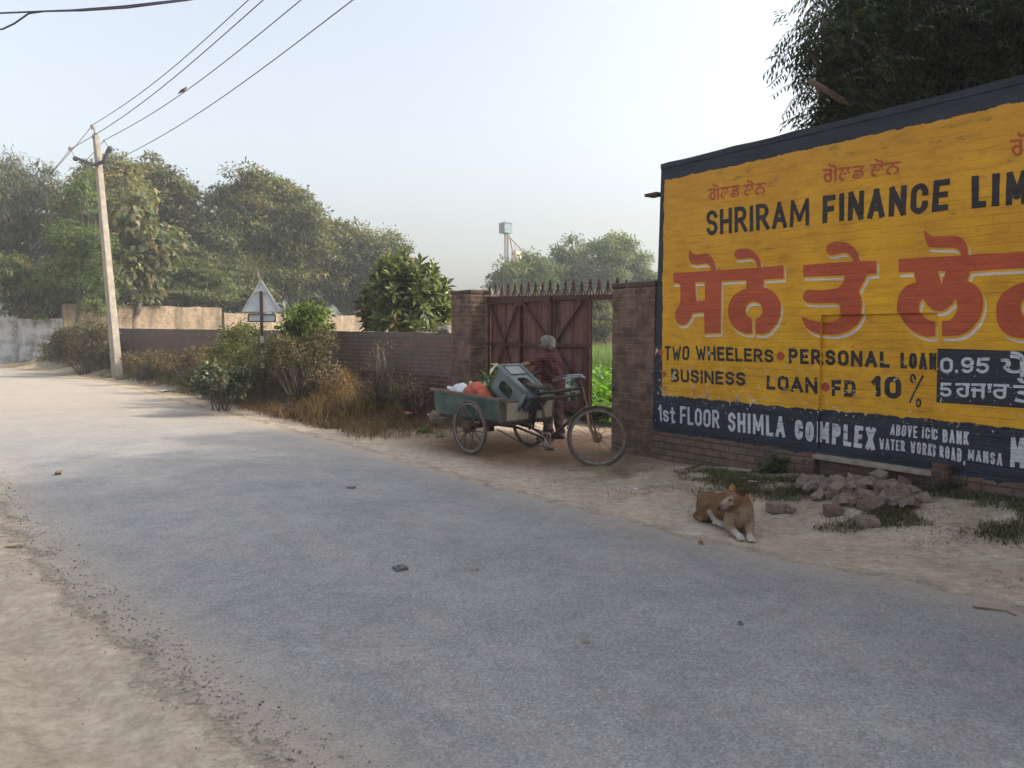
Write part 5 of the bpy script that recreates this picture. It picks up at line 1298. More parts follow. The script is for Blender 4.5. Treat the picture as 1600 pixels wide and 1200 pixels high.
for k in range(5): mb.box(c + Vector((0, 0, -hh_ / 2 + hh_ * (k + .5) / 5)), (w2_ + .05, w2_ + .05, .04), rot)
mb.build("sheet_rib", TINL, ho)
mb = MB(); z0 = c.z + hh_ / 2; pk = [rot @ Vector((a * (w2_ / 2 + .1), b * (w2_ / 2 + .1), 0)) + Vector((c.x, c.y, z0)) for a, b in ((-1, -1), (1, -1), (1, 1), (-1, 1))]
mb.add(pk + [Vector((c.x, c.y, z0 + .32))], [(0, 1, 4), (1, 2, 4), (2, 3, 4), (3, 0, 4), (3, 2, 1, 0)]); mb.build("roof", TIN, tower)
for u, w_, m_ in ((789.3, .30, TINL), (793.2, .22, RUSTL)):
    a = tq(u, 366); mb = MB(); mb.box((a.x, a.y, a.z / 2), (w_, w_, a.z)); mb.build("leg_casing", m_, tower)
mb = MB(); mb.tube([tq(797, 371), tq(826, 402), tq(840, 420)], .10, 6); mb.build("spout", RUSTL, tower)
mb = MB(); mb.tube([tq(796, 368), tq(801, 394)], .08, 6); mb.build("down_pipe", RUSTL, tower)
mb = MB()
for u in (804.5, 812.5): mb.tube([tq(u, 378 if u < 810 else 384), tq(u, 396)], .03, 5)
mb.tube([tq(800, 391), tq(815, 391)], .03, 5); mb.build("railing", RUSTL, tower)
a, b = tq(799, 394), tq(815.5, 394)
mb = MB(); mb.lathe([(.66, -9), (.66, a.z - .05), (.25, a.z + .12)], 20, ((a.x + b.x) / 2, (a.y + b.y) / 2, 0)); mb.build("silo_bin", SILO, tower, True)
HUTM = brick_mat("bright_brick", (.46, .19, .09), (.36, .14, .07), (.40, .30, .22), .5).mat
hc = P(956, 519, 47); hz_ = gz(hc.x, hc.y)
hut = thing("brick_hut", "small orange brick field hut glimpsed through the open gate gap", "hut", (hc.x, hc.y, hz_), R(-25))
mb = MB(); mb.box((0, 0, 1.0), (2.9, 2.4, 2.4)); mb.build("wall", HUTM, hut)
mb = MB(); mb.box((0, 0, 2.25), (3.2, 2.7, .12)); mb.build("roof", CONC, hut)
mb = MB(); mb.box((-.3, -1.21, .85), (.9, .05, 1.9)); mb.build("door", RUST, hut)
tree("field_bush", "dark leafy bush in front of the brick hut beyond the gate", "bush", base_at(945, 40), .06, px_blobs([(938,480,14),(945,505,16),(935,520,14),(962,470,12),(925,500,14),(968,508,12)], 40), 80, 60, .25, (.2, .4), DK + GR)
hc2 = P(574, 519, 64)
hut2 = thing("brick_hut", "far orange brick hut half hidden behind the rosette tree", "hut", (hc2.x, hc2.y, .1), R(10))
mb = MB(); mb.box((0, 0, 1.9), (3.2, 3, 3.9)); mb.build("wall", HUTM, hut2)
mb = MB(); mb.box((0, 0, 3.92), (3.5, 3.3, .14)); mb.build("roof", CONC, hut2)

# ------------------------------------------------------------------ cargo tricycle
TH = Vector((.66, -.751, 0)); TR0 = Vector((-.155, 10.02, 0)); TZ = gz(-.155, 9.9)
TR0.z = TZ
TRZ = math.atan2(TH.y, TH.x); TM = Matrix.Translation(TR0) @ Matrix.Rotation(TRZ, 4, 'Z')
TYRE = worn("dusty_rubber", (.055, .048, .042), (.12, .10, .082), 14, .9, bump=.2)
RIM = worn("rusty_rim", (.14, .115, .10), (.26, .23, .20), 20, .5, .5, .1)
FRAME = worn("rusty_black_frame", (.035, .026, .022), (.095, .062, .045), 16, .55, .2, .15)
SPOKE = worn("dull_spoke", (.18, .16, .14), (.28, .26, .24), 20, .4, .7, 0)
TEAL = worn("faded_teal_board", (.045, .080, .072), (.105, .135, .115), 5, .8, bump=.3)
WOODF = worn("old_wood", (.10, .07, .055), (.19, .14, .11), 9, .85, bump=.4)
CREAM = worn("dirty_cream_sheet", (.30, .28, .21), (.42, .40, .31), 5, .7)
BRONZE = worn("worn_bronze_paint", (.15, .10, .065), (.23, .165, .115), 14, .5, .3, .1)
tri = thing("cargo_tricycle", "old pedal cargo tricycle with faded teal box, parked before the gate", "tricycle", TR0, TRZ)
def wheel(name, c, R0, axis, nsp, steer=None, heavy=False):
    """wheel > tyre, rim, spokes"""
    mb = MB(); c = Vector(c); ax = Vector(axis).normalized()
    mb.cyl(c - ax * .05, c + ax * .05, .03, 14); mb.cyl(c - ax * .055, c - ax * .042, .055 if not heavy else .07, 16); mb.cyl(c + ax * .042, c + ax * .055, .055 if not heavy else .07, 16); mb.cyl(c - ax * .075, c + ax * .075, .012, 8)
    w = mb.build(name, BRONZE if not heavy else FRAME, tri, True)
    mb = MB(); mb.ring(c, ax, R0 - .021, .021, 64, 10); mb.build("tyre", TYRE, w, True)
    mb = MB()
    x = ax.orthogonal().normalized(); y = ax.cross(x); prof = [(-.015, R0 - .034), (-.015, R0 - .052), (0, R0 - .058), (.015, R0 - .052), (.015, R0 - .034)]; N = 64
    V = [c + ax * a + (x * math.cos(6.28319 * i / N) + y * math.sin(6.28319 * i / N)) * r for i in range(N) for a, r in prof]
    mb.add(V, [(i * 5 + j, ((i + 1) % N) * 5 + j, ((i + 1) % N) * 5 + (j + 1) % 5, i * 5 + (j + 1) % 5) for i in range(N) for j in range(5)]); mb.build("rim", RIM, w, True)
    mb = MB()
    for i in range(nsp):
        t = 6.28319 * i / nsp; sgn = 1 if i % 2 else -1; t2 = t + (.32 if (i // 2) % 2 else -.32)
        hub = c + ax * .045 * sgn + (x * math.cos(t2) + y * math.sin(t2)) * .045
        rim = c + (x * math.cos(t) + y * math.sin(t)) * (R0 - .05)
        mb.tube([hub, rim], .0022 if not heavy else .0075, 5)
    mb.build("spokes", SPOKE if not heavy else FRAME, w)
    return w
wheel("wheel", (0, -.52, .35), .35, (0, 1, 0), 14, heavy=True)
wheel("wheel", (0, .52, .35), .35, (0, 1, 0), 36)
ST = R(41); sa = Vector((-math.sin(ST), math.cos(ST), 0)); sf = Vector((math.cos(ST), math.sin(ST), 0))
FW = Vector((1.73, 0.0, .355))
wheel("front_wheel", FW, .355, sa, 36)
# fork, head, handlebar turn with the wheel
HT, HB = Vector((1.50, 0, .93)), Vector((1.565, 0, .70))
mb = MB()
for sg in (-1, 1): mb.tube([HB + sa * .055 * sg, FW + sa * .062 * sg + Vector((0, 0, .22)) - sf * .105, FW + sa * .062 * sg + Vector((0, 0, .09)) - sf * .075, FW + sa * .062 * sg - sf * .03 + Vector((0, 0, .02)), FW + sa * .06 * sg], [.019, .017, .015, .012, .011], 8)
mb.tube([HB - sa * .07, HB + sa * .07], .022, 8)
for sg in (-1, 1): mb.tube([HT + sa * .07 * sg, HB + sa * .075 * sg + sf * .01, FW + sa * .07 * sg + Vector((0, 0, .01))], .008, 6)
mb.build("fork", BRONZE, tri, True)
mb = MB(); mb.tube([HB, HT + Vector((-.02, 0, .07))], .024, 10); mb.build("head_tube", FRAME, tri, True)
mb = MB(); st = HT + Vector((-.02, 0, .10))
hbp = [st - sf * .32 - sa * .27 + Vector((0, 0, -.02)), st - sf * .14 - sa * .27 + Vector((0, 0, .02)), st - sf * .02 - sa * .2 + Vector((0, 0, .03)), st + sf * .03 - sa * .06 + Vector((0, 0, .0)), st + sf * .03 + sa * .06, st - sf * .02 + sa * .2 + Vector((0, 0, .03)), st - sf * .14 + sa * .27 + Vector((0, 0, .02)), st - sf * .32 + sa * .27 + Vector((0, 0, -.02))]
mb.tube(hbp, .0125, 8); hb = mb.build("handlebar", GALV, tri, True)
for e, i in ((hbp[0], 1), (hbp[-1], -2)):
    mb = MB(); d = (hbp[i] - e).normalized(); mb.tube([e - d * .01, e + d * .12], .018, 8); mb.build("grip", TYRE, hb, True)
mb = MB()   # mudguard hugging the rear half of the front tyre
for i in range(13):
    pass
V = []; NM = 22
for i in range(NM + 1):
    t = R(60 + 105 * i / NM)
    for k in range(5):
        a = (k - 2) / 2; rr = .372 - .012 * a * a
        V.append(FW + sf * math.cos(t) * rr + Vector((0, 0, math.sin(t) * rr)) + sa * a * .032)
mb.add(V, [(i * 5 + j, i * 5 + j + 1, i * 5 + 6 + j, i * 5 + 5 + j) for i in range(NM) for j in range(4)]); g = mb.build("mudguard", FRAME, tri, True); sd_ = g.modifiers.new("t", 'SOLIDIFY'); sd_.thickness = .003
SEAT, BB = Vector((.73, 0, .83)), Vector((.93, 0, .25))
mb = MB()
mb.tube([HT + Vector((-.0, 0, -.01)), SEAT + Vector((.02, 0, -.03))], .018, 8); mb.tube([HT + Vector((.015, 0, -.08)), SEAT + Vector((.04, 0, -.11))], .016, 8)
mb.tube([HB + Vector((0, 0, .02)), BB], .021, 8); mb.tube([SEAT + Vector((0, 0, .02)), BB], .018, 8)
mb.tube([BB + Vector((0, -.045, 0)), BB + Vector((0, .045, 0))], .03, 10)
for sg in (-1, 1):
    mb.tube([BB + Vector((0, .03 * sg, 0)), Vector((.45, .10 * sg, .36)), Vector((0, .16 * sg, .37))], .017, 8)
    mb.tube([SEAT + Vector((0, .02 * sg, -.02)), Vector((.50, .15 * sg, .50))], .014, 8)
    mb.tube([SEAT + Vector((-.02, .02 * sg, -.06)), Vector((.60, .03 * sg, .34))], .014, 8)
mb.build("frame_tubes", FRAME, tri, True)
mb = MB()
for sg in (-1, 1): mb.bar((-.92, .30 * sg, .425), (.62, .30 * sg, .425), .04, .05); mb.bar((-.0, .3 * sg, .40), (0, .46 * sg, .36), .035, .03)
for x in (-.85, -.3, .2, .6): mb.bar((x, -.36, .445), (x, .36, .445), .04, .035)
mb.tube([(0, -.5, .35), (0, .5, .35)], .018, 8); mb.bar((-.16, -.28, .36), (.16, -.28, .36), .05, .05); mb.bar((-.16, .28, .36), (.16, .28, .36), .05, .05); mb.box((0, -.2, .34), (.12, .09, .12))
mb.build("chassis", FRAME, tri)
mb = MB()
sadp = [(-.14, .085), (-.10, .10), (0, .06), (.10, .03), (.15, .02)]
V = []
for x, w in sadp:
    for k in range(8): a = 6.28319 * k / 8; V.append((SEAT.x + x - .01, w * math.cos(a), SEAT.z + .06 + .032 * math.sin(a) + (.015 if x < -.05 else 0)))
mb.add(V, [(i * 8 + j, i * 8 + (j + 1) % 8, i * 8 + 8 + (j + 1) % 8, i * 8 + 8 + j) for i in range(4) for j in range(8)] + [tuple(range(8)), tuple(range(32, 40))]); mb.build("saddle", TYRE, tri, True)
mb = MB()
N = 36
for i in range(N):
    t0, t1 = 6.28319 * i / N, 6.28319 * (i + 1) / N
    V = [BB + Vector((math.cos(t) * r, -.055, math.sin(t) * r)) for t, r in ((t0, .078), (t1, .078), (t1, .096), (t0, .10))]
    mb.add(V + [p + Vector((0, .005, 0)) for p in V], [(0, 1, 2, 3), (7, 6, 5, 4), (3, 2, 6, 7), (0, 4, 5, 1)])
for k in range(5): t = 6.28319 * k / 5; mb.bar(BB + Vector((0, -.053, 0)), BB + Vector((math.cos(t) * .085, -.053, math.sin(t) * .085)), .014, .006, (0, 1, 0))
mb.build("chainring", SPOKE, tri)
mb = MB(); mb.tube([BB + Vector((0, -.058, .094)), Vector((.45, -.058, .385)), Vector((0, -.058, .415))], .007, 5); mb.tube([BB + Vector((0, -.058, -.094)), Vector((.45, -.058, .17)), Vector((0, -.058, .29))], .007, 5); mb.build("chain", FRAME, tri)
ca = Vector((.82, 0, -.57)).normalized()
mb = MB(); mb.tube([BB + Vector((0, -.075, 0)), BB + Vector((0, -.085, 0)) + ca * .16], .011, 6); mb.tube([BB + Vector((0, .075, 0)), BB + Vector((0, .085, 0)) - ca * .16], .011, 6); mb.tube([BB + Vector((0, -.08, 0)), BB + Vector((0, .08, 0))], .012, 6); cr = mb.build("crank", SPOKE, tri)
for sg in (-1, 1):
    pc = BB + Vector((0, .13 * sg, 0)) - ca * .16 * sg; mb = MB(); mb.box(pc + Vector((0, 0, .012)), (.09, .085, .012)); mb.box(pc + Vector((0, 0, -.012)), (.09, .085, .012)); mb.tube([pc - Vector((0, .05, 0)), pc + Vector((0, .05, 0))], .008, 6); mb.build("pedal", TYRE, cr)
# the box: floor, two long sides leaning slightly, tailboard, patched front
XB0, XB1, HB0, HB1 = -.90, .56, .47, .0
mb = MB(); mb.box(((XB0 + XB1) / 2, 0, .475), (XB1 - XB0, .76, .022)); mb.build("floor_board", WOODF, tri)
for sg in (-1, 1):
    mb = MB(); y0, y1 = .385 * sg, .42 * sg
    V = [(XB0, y0, .46), (XB1, y0, .46), (XB1, y1, .72), (XB0, y1, .77)]
    mb.poly(V, (0, .018 * sg, 0), 1.0); sdb = mb.build("side_board", TEAL, tri)
    mb = MB(); mb.bar((XB0 - .07, y1 + .008 * sg, .785), (XB1 + .03, y1 + .008 * sg, .733), .05, .035); mb.build("top_rail", WOODF, sdb)
    mb = MB(); mb.bar((XB1 - .04, y0 + .026 * sg, .45), (XB1 - .04, y1 + .026 * sg, .74), .09, .018, (1, 0, 0)); mb.build("corner_strap", WOODF, sdb)
mb = MB(); mb.poly([(XB0, -.385, .46), (XB0, .385, .46), (XB0, .42, .77), (XB0, -.42, .77)], (-.018, 0, 0), 1.0); mb.build("tail_board", TEAL, tri)
for y0, y1 in ((-.40, -.02), (.10, .40)):
    mb = MB(); mb.poly([(XB1, y0, .47), (XB1, y1, .47), (XB1 + .01, y1, .70), (XB1 + .01, y0, .70)], (.018, 0, 0), 1.0); f = mb.build("front_panel", CREAM, tri)
    mb = MB()
    for a, b in (((y0, .47), (y1, .47)), ((y0, .70), (y1, .70)), ((y0, .47), (y0, .70)), ((y1, .47), (y1, .70))): mb.bar((XB1 + .02, a[0], a[1]), (XB1 + .02, b[0], b[1]), .016, .016)
    mb.build("panel_edge", WOODF, f)
# far-side stand/prop wheel guard
mb = MB()
V = []
for i in range(17):
    t = R(20 + 140 * i / 16)
    for k in range(3): V.append((math.cos(t) * .385, .52 + (k - 1) * .035, .35 + math.sin(t) * .385))
mb.add(V, [(i * 3 + j, i * 3 + j + 1, i * 3 + 4 + j, i * 3 + 3 + j) for i in range(16) for j in range(2)]); g = mb.build("mudguard", FRAME, tri, True); g.modifiers.new("t", 'SOLIDIFY').thickness = .003

# load on the tricycle (in the tricycle's own axes)
def on_tri(x, y, z): return TM @ Vector((x, y, z))
def cloth(name, label, cat, c, prims, mat, voxel=.012, sm=6, wob=.006):
    o = organic(name, prims, voxel, sm, mat, None, None, wob); o.location = on_tri(*c); o.rotation_euler = (0, 0, TRZ); return tag(o, label, cat)
ORANGE = worn("orange_red_cloth", (.36, .075, .042), (.50, .125, .075), 10, .8, bump=.3)
WSACK = worn("white_plastic_sack", (.46, .48, .52), (.62, .64, .68), 9, .5, bump=.3)
GCLOTH = worn("dark_green_cloth", (.012, .028, .03), (.03, .05, .05), 9, .8, bump=.4)
cloth("cloth_bundle", "orange red cloth bundle in the middle of the tricycle box", "bundle", (-.20, -.24, .63), [('e', (0, 0, .16), (.19, .12, .13)), ('e', (.13, .01, .11), (.17, .11, .10)), ('e', (-.12, 0, .13), (.13, .11, .10)), ('c', (.2, 0, .1), (.33, -.04, .02), .07, .03)], ORANGE)
cloth("white_sack", "crumpled white plastic sack at the tail of the tricycle box", "sack", (-.72, -.10, .55), [('e', (0, 0, .17), (.17, .13, .15)), ('e', (.1, .06, .16), (.13, .12, .12)), ('c', (-.05, 0, .2), (-.15, -.1, .25), .05, .03)], WSACK)
cloth("dark_bundle", "dark green cloth bundle behind the orange bundle in the tricycle box", "bundle", (-.42, .12, .60), [('e', (0, 0, .2), (.24, .13, .17)), ('e', (.2, .04, .16), (.18, .12, .16)), ('e', (-.2, .03, .14), (.12, .1, .14))], GCLOTH)
cb = Vector(on_tri(-.02, .0, .74)); n = 160
V, F, c = leaf_cards(rng.normal(size=(n, 3)) * np.array([.13, .12, .07]) + np.array([0, 0, .14]), unit(n) + np.array([0, 0, .3]), unit(n) + np.array([0, 0, .8]), .13 * (.6 + .8 * rng.random(n)), .05, palette(n, [(.10, .19, .03), (.45, .50, .28), (.06, .11, .03), (.5, .53, .42)], [.4, .2, .25, .15]), .5)
vb = thing("vegetable_leaves", "loose green cauliflower leaves heaped inside the tricycle box", "leaves", cb)
link("leaf_heap", arr_mesh("leaf_heap", V, F, c), LEAF, vb)
mb = MB()
mb.ball((0, 0, .05), (.10, .09, .06), 10, 6); mb.build("stalk_core", CREAM, vb, True)
STICK = worn("dry_stick", (.24, .17, .10), (.36, .27, .17), 12, .9)
for k, (a, b, lab) in enumerate((((-.05, -.30, .60), (.52, -.36, .69), "long dry stick along the near edge of the tricycle load"), ((-.02, -.22, .62), (.50, -.10, .66), "thinner dry stick beside the cooler shell on the tricycle"), ((.0, -.27, .58), (.55, -.22, .72), "crossing dry stick at the front of the tricycle load"))):
    mb = MB(); a_, b_ = on_tri(*a), on_tri(*b); mid = a_.lerp(b_, .5) + Vector((0, 0, .02)); mb.tube([a_, mid, b_], [.012, .011, .008], 6); tag(mb.build("stick", STICK, None, True), lab, "stick")
# moulded cooler shell: open frame with rounded windows, tipped up on the load
def frame_face(mb, M_, w, h, th, windows, rad=.05):
    """panel in M_ (x, y), thickness th inward, with rounded rectangular windows"""
    xs = sorted(set([-w / 2, w / 2] + [a for q in windows for a in (q[0], q[1])])); ys = sorted(set([-h / 2, h / 2] + [a for q in windows for a in (q[2], q[3])]))
    for i in range(len(xs) - 1):
        for j in range(len(ys) - 1):
            cx, cy_ = (xs[i] + xs[i + 1]) / 2, (ys[j] + ys[j + 1]) / 2
            if any(q[0] < cx < q[1] and q[2] < cy_ < q[3] for q in windows): continue
            V = [M_ @ Vector(p) for p in ((xs[i], ys[j], 0), (xs[i + 1], ys[j], 0), (xs[i + 1], ys[j + 1], 0), (xs[i], ys[j + 1], 0), (xs[i], ys[j], -th), (xs[i + 1], ys[j], -th), (xs[i + 1], ys[j + 1], -th), (xs[i], ys[j + 1], -th))]
            mb.add(V, [(0, 1, 2, 3), (7, 6, 5, 4), (0, 4, 5, 1), (1, 5, 6, 2), (2, 6, 7, 3), (3, 7, 4, 0)])
    for q in windows:     # filled corners round the window off
        for sx_, sy_ in ((0, 2), (1, 2), (1, 3), (0, 3)):
            cx, cy_ = q[sx_], q[sy_]; dx = rad if sx_ == 0 else -rad; dy = rad if sy_ == 2 else -rad
            pts = [(cx, cy_), (cx + dx, cy_)] + [(cx + dx - dx * math.sin(R(a)), cy_ + dy - dy * math.cos(R(a))) for a in (22, 45, 68)] + [(cx, cy_ + dy)]
            k = len(pts); V = [M_ @ Vector((x, y, 0.0005)) for x, y in pts] + [M_ @ Vector((x, y, -th + .0005)) for x, y in pts]
            mb.add(V, [tuple(range(k)), tuple(range(2 * k - 1, k - 1, -1))] + [(i, k + i, k + (i + 1) % k, (i + 1) % k) for i in range(k)])
COOL = worn("grey_green_plastic", (.085, .115, .118), (.14, .18, .178), 5, .45, bump=.06, spec=.4)
COOLD = worn("dark_grey_plastic", (.035, .045, .05), (.06, .07, .075), 6, .5, bump=.05)
LX, LY, LZ = .58, .38, .35
cool = thing("cooler_shell", "grey green plastic air cooler shell tipped up on the tricycle", "cooler shell", on_tri(.36, -.02, .83))
cool.rotation_euler = (Matrix.Rotation(TRZ + R(4), 3, 'Z') @ Matrix.Rotation(R(34), 3, 'Y')).to_euler()
X_, Y_, Z_ = Vector((1, 0, 0)), Vector((0, 1, 0)), Vector((0, 0, 1))
def fm(x, y, o): z = x.cross(y); M_ = Matrix((x, y, z)).transposed().to_4x4(); M_.translation = Vector(o); return M_
mb = MB()
frame_face(mb, fm(X_, Z_, (0, -LY / 2, 0)), LX, LZ, .03, [(-.15, .10, -.08, .075)])
frame_face(mb, fm(X_, Y_, (0, 0, LZ / 2)), LX, LY, .03, [(-.03, .19, -.10, .10)])
frame_face(mb, fm(-X_, Z_, (0, LY / 2, 0)), LX, LZ, .03, [(-.15, .15, -.09, .09)])
frame_face(mb, fm(-Y_, Z_, (-LX / 2, 0, 0)), LY, LZ, .03, [(-.11, .11, -.09, .09)])
frame_face(mb, fm(X_, -Y_, (0, 0, -LZ / 2)), LX, LY, .03, [(-.2, .2, -.11, .11)])
sh = mb.build("shell", COOL, cool)
mb = MB(); frame_face(mb, fm(Y_, Z_, (LX / 2, 0, 0)), LY, LZ, .03, []); mb.box((LX / 2 + .05, 0, .05), (.10, LY * .8, LZ * .55)); mb.box((LX / 2 + .02, 0, LZ / 2 - .02), (.16, LY + .03, .05)); mb.build("base_tray", COOLD, cool, bevel=.015)
mb = MB(); mb.tube([(-LX / 2 + .0, -LY / 2 - .0, LZ / 2), (LX / 2, -LY / 2, LZ / 2)], .028, 10); mb.tube([(-LX / 2, LY / 2, LZ / 2), (LX / 2, LY / 2, LZ / 2)], .028, 10); mb.tube([(-LX / 2, -LY / 2, LZ / 2), (-LX / 2, LY / 2, LZ / 2)], .028, 10); mb.tube([(LX / 2, -LY / 2, -LZ / 2), (LX / 2, -LY / 2, LZ / 2)], .028, 10); mb.build("rounded_edge", COOL, cool, True)
mb = MB(); mb.box((-.17, 0, LZ / 2 + .012), (.16, LY * .72, .018)); mb.build("control_panel", worn("pale_grey_plastic", (.16, .19, .195), (.22, .25, .255), 6, .45, bump=0), cool, bevel=.008)
mb = MB()
for k in range(5): mb.bar((-.15, -LY / 2 + .012, -.065 + k * .032), (.10, -LY / 2 + .012, -.065 + k * .032), .010, .006)
g = mb.build("louvre", COOLD, cool)
# polythene bag hanging from the handlebar
BAGM = worn("green_white_bag", (.045, .10, .055), (.42, .46, .42), 13, .35, bump=.3, lo=.46, hi=.56)
o = organic("carrier_bag", [('e', (0, 0, -.17), (.085, .05, .12)), ('e', (.02, 0, -.22), (.09, .055, .09)), ('c', (-.02, 0, -.08), (-.03, 0, .0), .05, .015), ('c', (.0, 0, -.1), (.03, 0, -.01), .045, .012)], .011, 4, BAGM, None, None, .007)
hp = TM @ (hbp[6] + Vector((0, 0, -.01))); o.location = hp; tag(o, "green and white carrier bag hanging from the tricycle handlebar", "bag")

# ------------------------------------------------------------------ the man bending over the load
SKIN = tinted("skin", .6, 60, .06, .05, .3); HAIRM = worn("grey_hair", (.085, .078, .072), (.26, .245, .235), 22, .8, bump=.6)
m = NT("striped_shirt"); m.set(.9, 0, .1); v = m.coord(); sx = m.n("SeparateXYZ"); m.l(v, sx.inputs[0])
wv = m.math('ADD', sx.outputs[2], m.math('MULTIPLY', m.noise(v, 4, 3, .5), .05)); sn = m.math('SINE', m.math('MULTIPLY', wv, 6.28 / .042)); vx = m.math('SINE', m.math('MULTIPLY', m.math('ADD', sx.outputs[0], m.math('MULTIPLY', sx.outputs[1], .6)), 6.28 / .06))
cs = m.mix(m.ramp(sn, [(.35, 0.), (.75, 1.)]), (.078, .030, .038), (.122, .062, .066)); cs = m.mix(m.math('MULTIPLY', m.ramp(vx, [(.6, 0.), (.9, 1.)]), .35), cs, (.09, .022, .035)); m.base(cs); m.bump(m.noise(v, 11, 4, .6), .6, .03); SHIRT = m.mat
TROU = worn("brown_trousers", (.075, .05, .048), (.12, .085, .08), 8, .9, bump=.4); SHOE = worn("black_shoes", (.012, .012, .013), (.03, .03, .032), 9, .5, bump=.1)
mo = Vector((.60, 10.78, 0)); mo.z = gz(mo.x, mo.y)
man = thing("person", "grey haired man in maroon striped shirt bending over the tricycle load", "person", mo)
def W(x, y, z): return Vector((x, y, z)) - mo
hip = W(.60, 10.78, .84); chest = W(.545, 10.66, 1.14); neck = W(.515, 10.60, 1.295); head = W(.50, 10.57, 1.40)
shl, shr = W(.395, 10.50, 1.235), W(.64, 10.80, 1.235); ell, wrl = W(.235, 10.36, 1.135), W(.075, 10.22, 1.10)
elr, wrr = W(.50, 10.90, 1.03), W(.30, 10.66, .96)
legs = [(W(.53, 10.70, .82), W(.50, 10.70, .46), W(.53, 10.76, .09)), (W(.67, 10.85, .82), W(.655, 10.86, .46), W(.70, 10.92, .09))]
prims = [('e', hip, (.15, .12, .12)), ('c', hip, chest, .135, .14), ('c', chest, neck, .13, .055), ('c', shl, shr, .06, .06), ('c', neck, head, .05, .055), ('e', head, (.092, .085, .105), Matrix.Rotation(R(-20), 3, 'Y')),
         ('c', head + Vector((-.07, .03, -.02)), head + Vector((-.085, .035, -.05)), .035, .028), ('c', head + Vector((-.095, .038, -.005)), head + Vector((-.112, .045, -.02)), .012, .013),
         ('e', head + Vector((.0, -.085, -.005)), (.018, .012, .03)), ('e', head + Vector((.02, .085, -.005)), (.018, .012, .03)),
         ('c', shl, ell, .05, .039), ('c', ell, wrl, .037, .026), ('c', shr, elr, .05, .039), ('c', elr, wrr, .037, .026)]
for h, k, a in legs: prims += [('c', h, k, .085, .058), ('c', k, a, .055, .038), ('c', a, a + Vector((-.10, .03, -.045)), .036, .028)]
def hand(w, d, side, curl):
    d = Vector(d).normalized(); s = Vector(side).normalized(); up = s.cross(d); up = up if up.z > 0 else -up; out = []
    pc = w + d * .05; out += [('c', w, pc + d * .03, .024, .027), ('c', w + d * .03 + s * .018, pc + d * .035 + s * .022, .018, .016), ('c', w + d * .03 - s * .018, pc + d * .035 - s * .022, .018, .016)]
    for k, L_ in ((-1.5, .062), (-.5, .072), (.5, .070), (1.5, .055)):
        b = pc + d * .038 + s * .0185 * k; m1 = b + d * L_ * .5 - up * L_ * .1 * curl; e = m1 + d * L_ * .4 - up * L_ * .45 * curl; out += [('c', b, m1, .0095, .0085), ('c', m1, e, .0085, .007)]
    b = w + d * .03 - s * .03; out += [('c', b, b + d * .035 - s * .025 - up * .01, .012, .010), ('c', b + d * .035 - s * .025 - up * .01, b + d * .065 - s * .028 - up * .02, .010, .008)]
    return out
prims += hand(wrl, (wrl - ell) + Vector((0, 0, -.01)), (.6, -.8, .1), 1.0) + hand(wrr, (wrr - elr), (.6, -.75, 0), 1.0)
organic("body", prims, .0075, 2, SKIN, man, lambda co: np.tile([.16, .085, .055], (len(co), 1)))
fwd = (head - neck).normalized()
organic("hair", [('e', head + Vector((.014, -.012, .018)), (.096, .092, .102)), ('e', head + Vector((.045, -.02, -.03)), (.062, .078, .068)), ('e', head + Vector((-.02, -.01, .05)), (.09, .085, .065)), ('e', head + Vector((-.03, -.05, -.01)), (.05, .045, .06))], .010, 2, HAIRM, man, None, .004)
sp_ = [('e', hip + Vector((0, 0, -.02)), (.175, .155, .13)), ('c', hip + Vector((.0, 0, -.09)), chest, .15, .163), ('c', chest, neck + Vector((.01, .01, -.05)), .158, .085), ('c', shl + Vector((.03, .03, -.01)), shr - Vector((.02, .03, .01)), .082, .082),
       ('c', shl, shl.lerp(ell, .82), .072, .060), ('c', shr, shr.lerp(elr, .82), .072, .060), ('e', hip + Vector((.05, -.03, -.1)), (.13, .12, .08))]
organic("shirt", sp_, .010, 3, SHIRT, man, None, .006)
tp_ = [('e', hip + Vector((0, 0, -.05)), (.155, .135, .12))]
for h, k, a in legs: tp_ += [('c', h, k, .105, .082), ('c', k, a + Vector((0, 0, .04)), .080, .068)]
organic("trousers", tp_, .011, 3, TROU, man, None, .007)
for h, k, a in legs:
    organic("shoe", [('c', a + Vector((.03, -.01, -.045)), a + Vector((-.15, .05, -.055)), .042, .036), ('c', a, a + Vector((0, 0, -.04)), .045, .045)], .009, 2, SHOE, man)

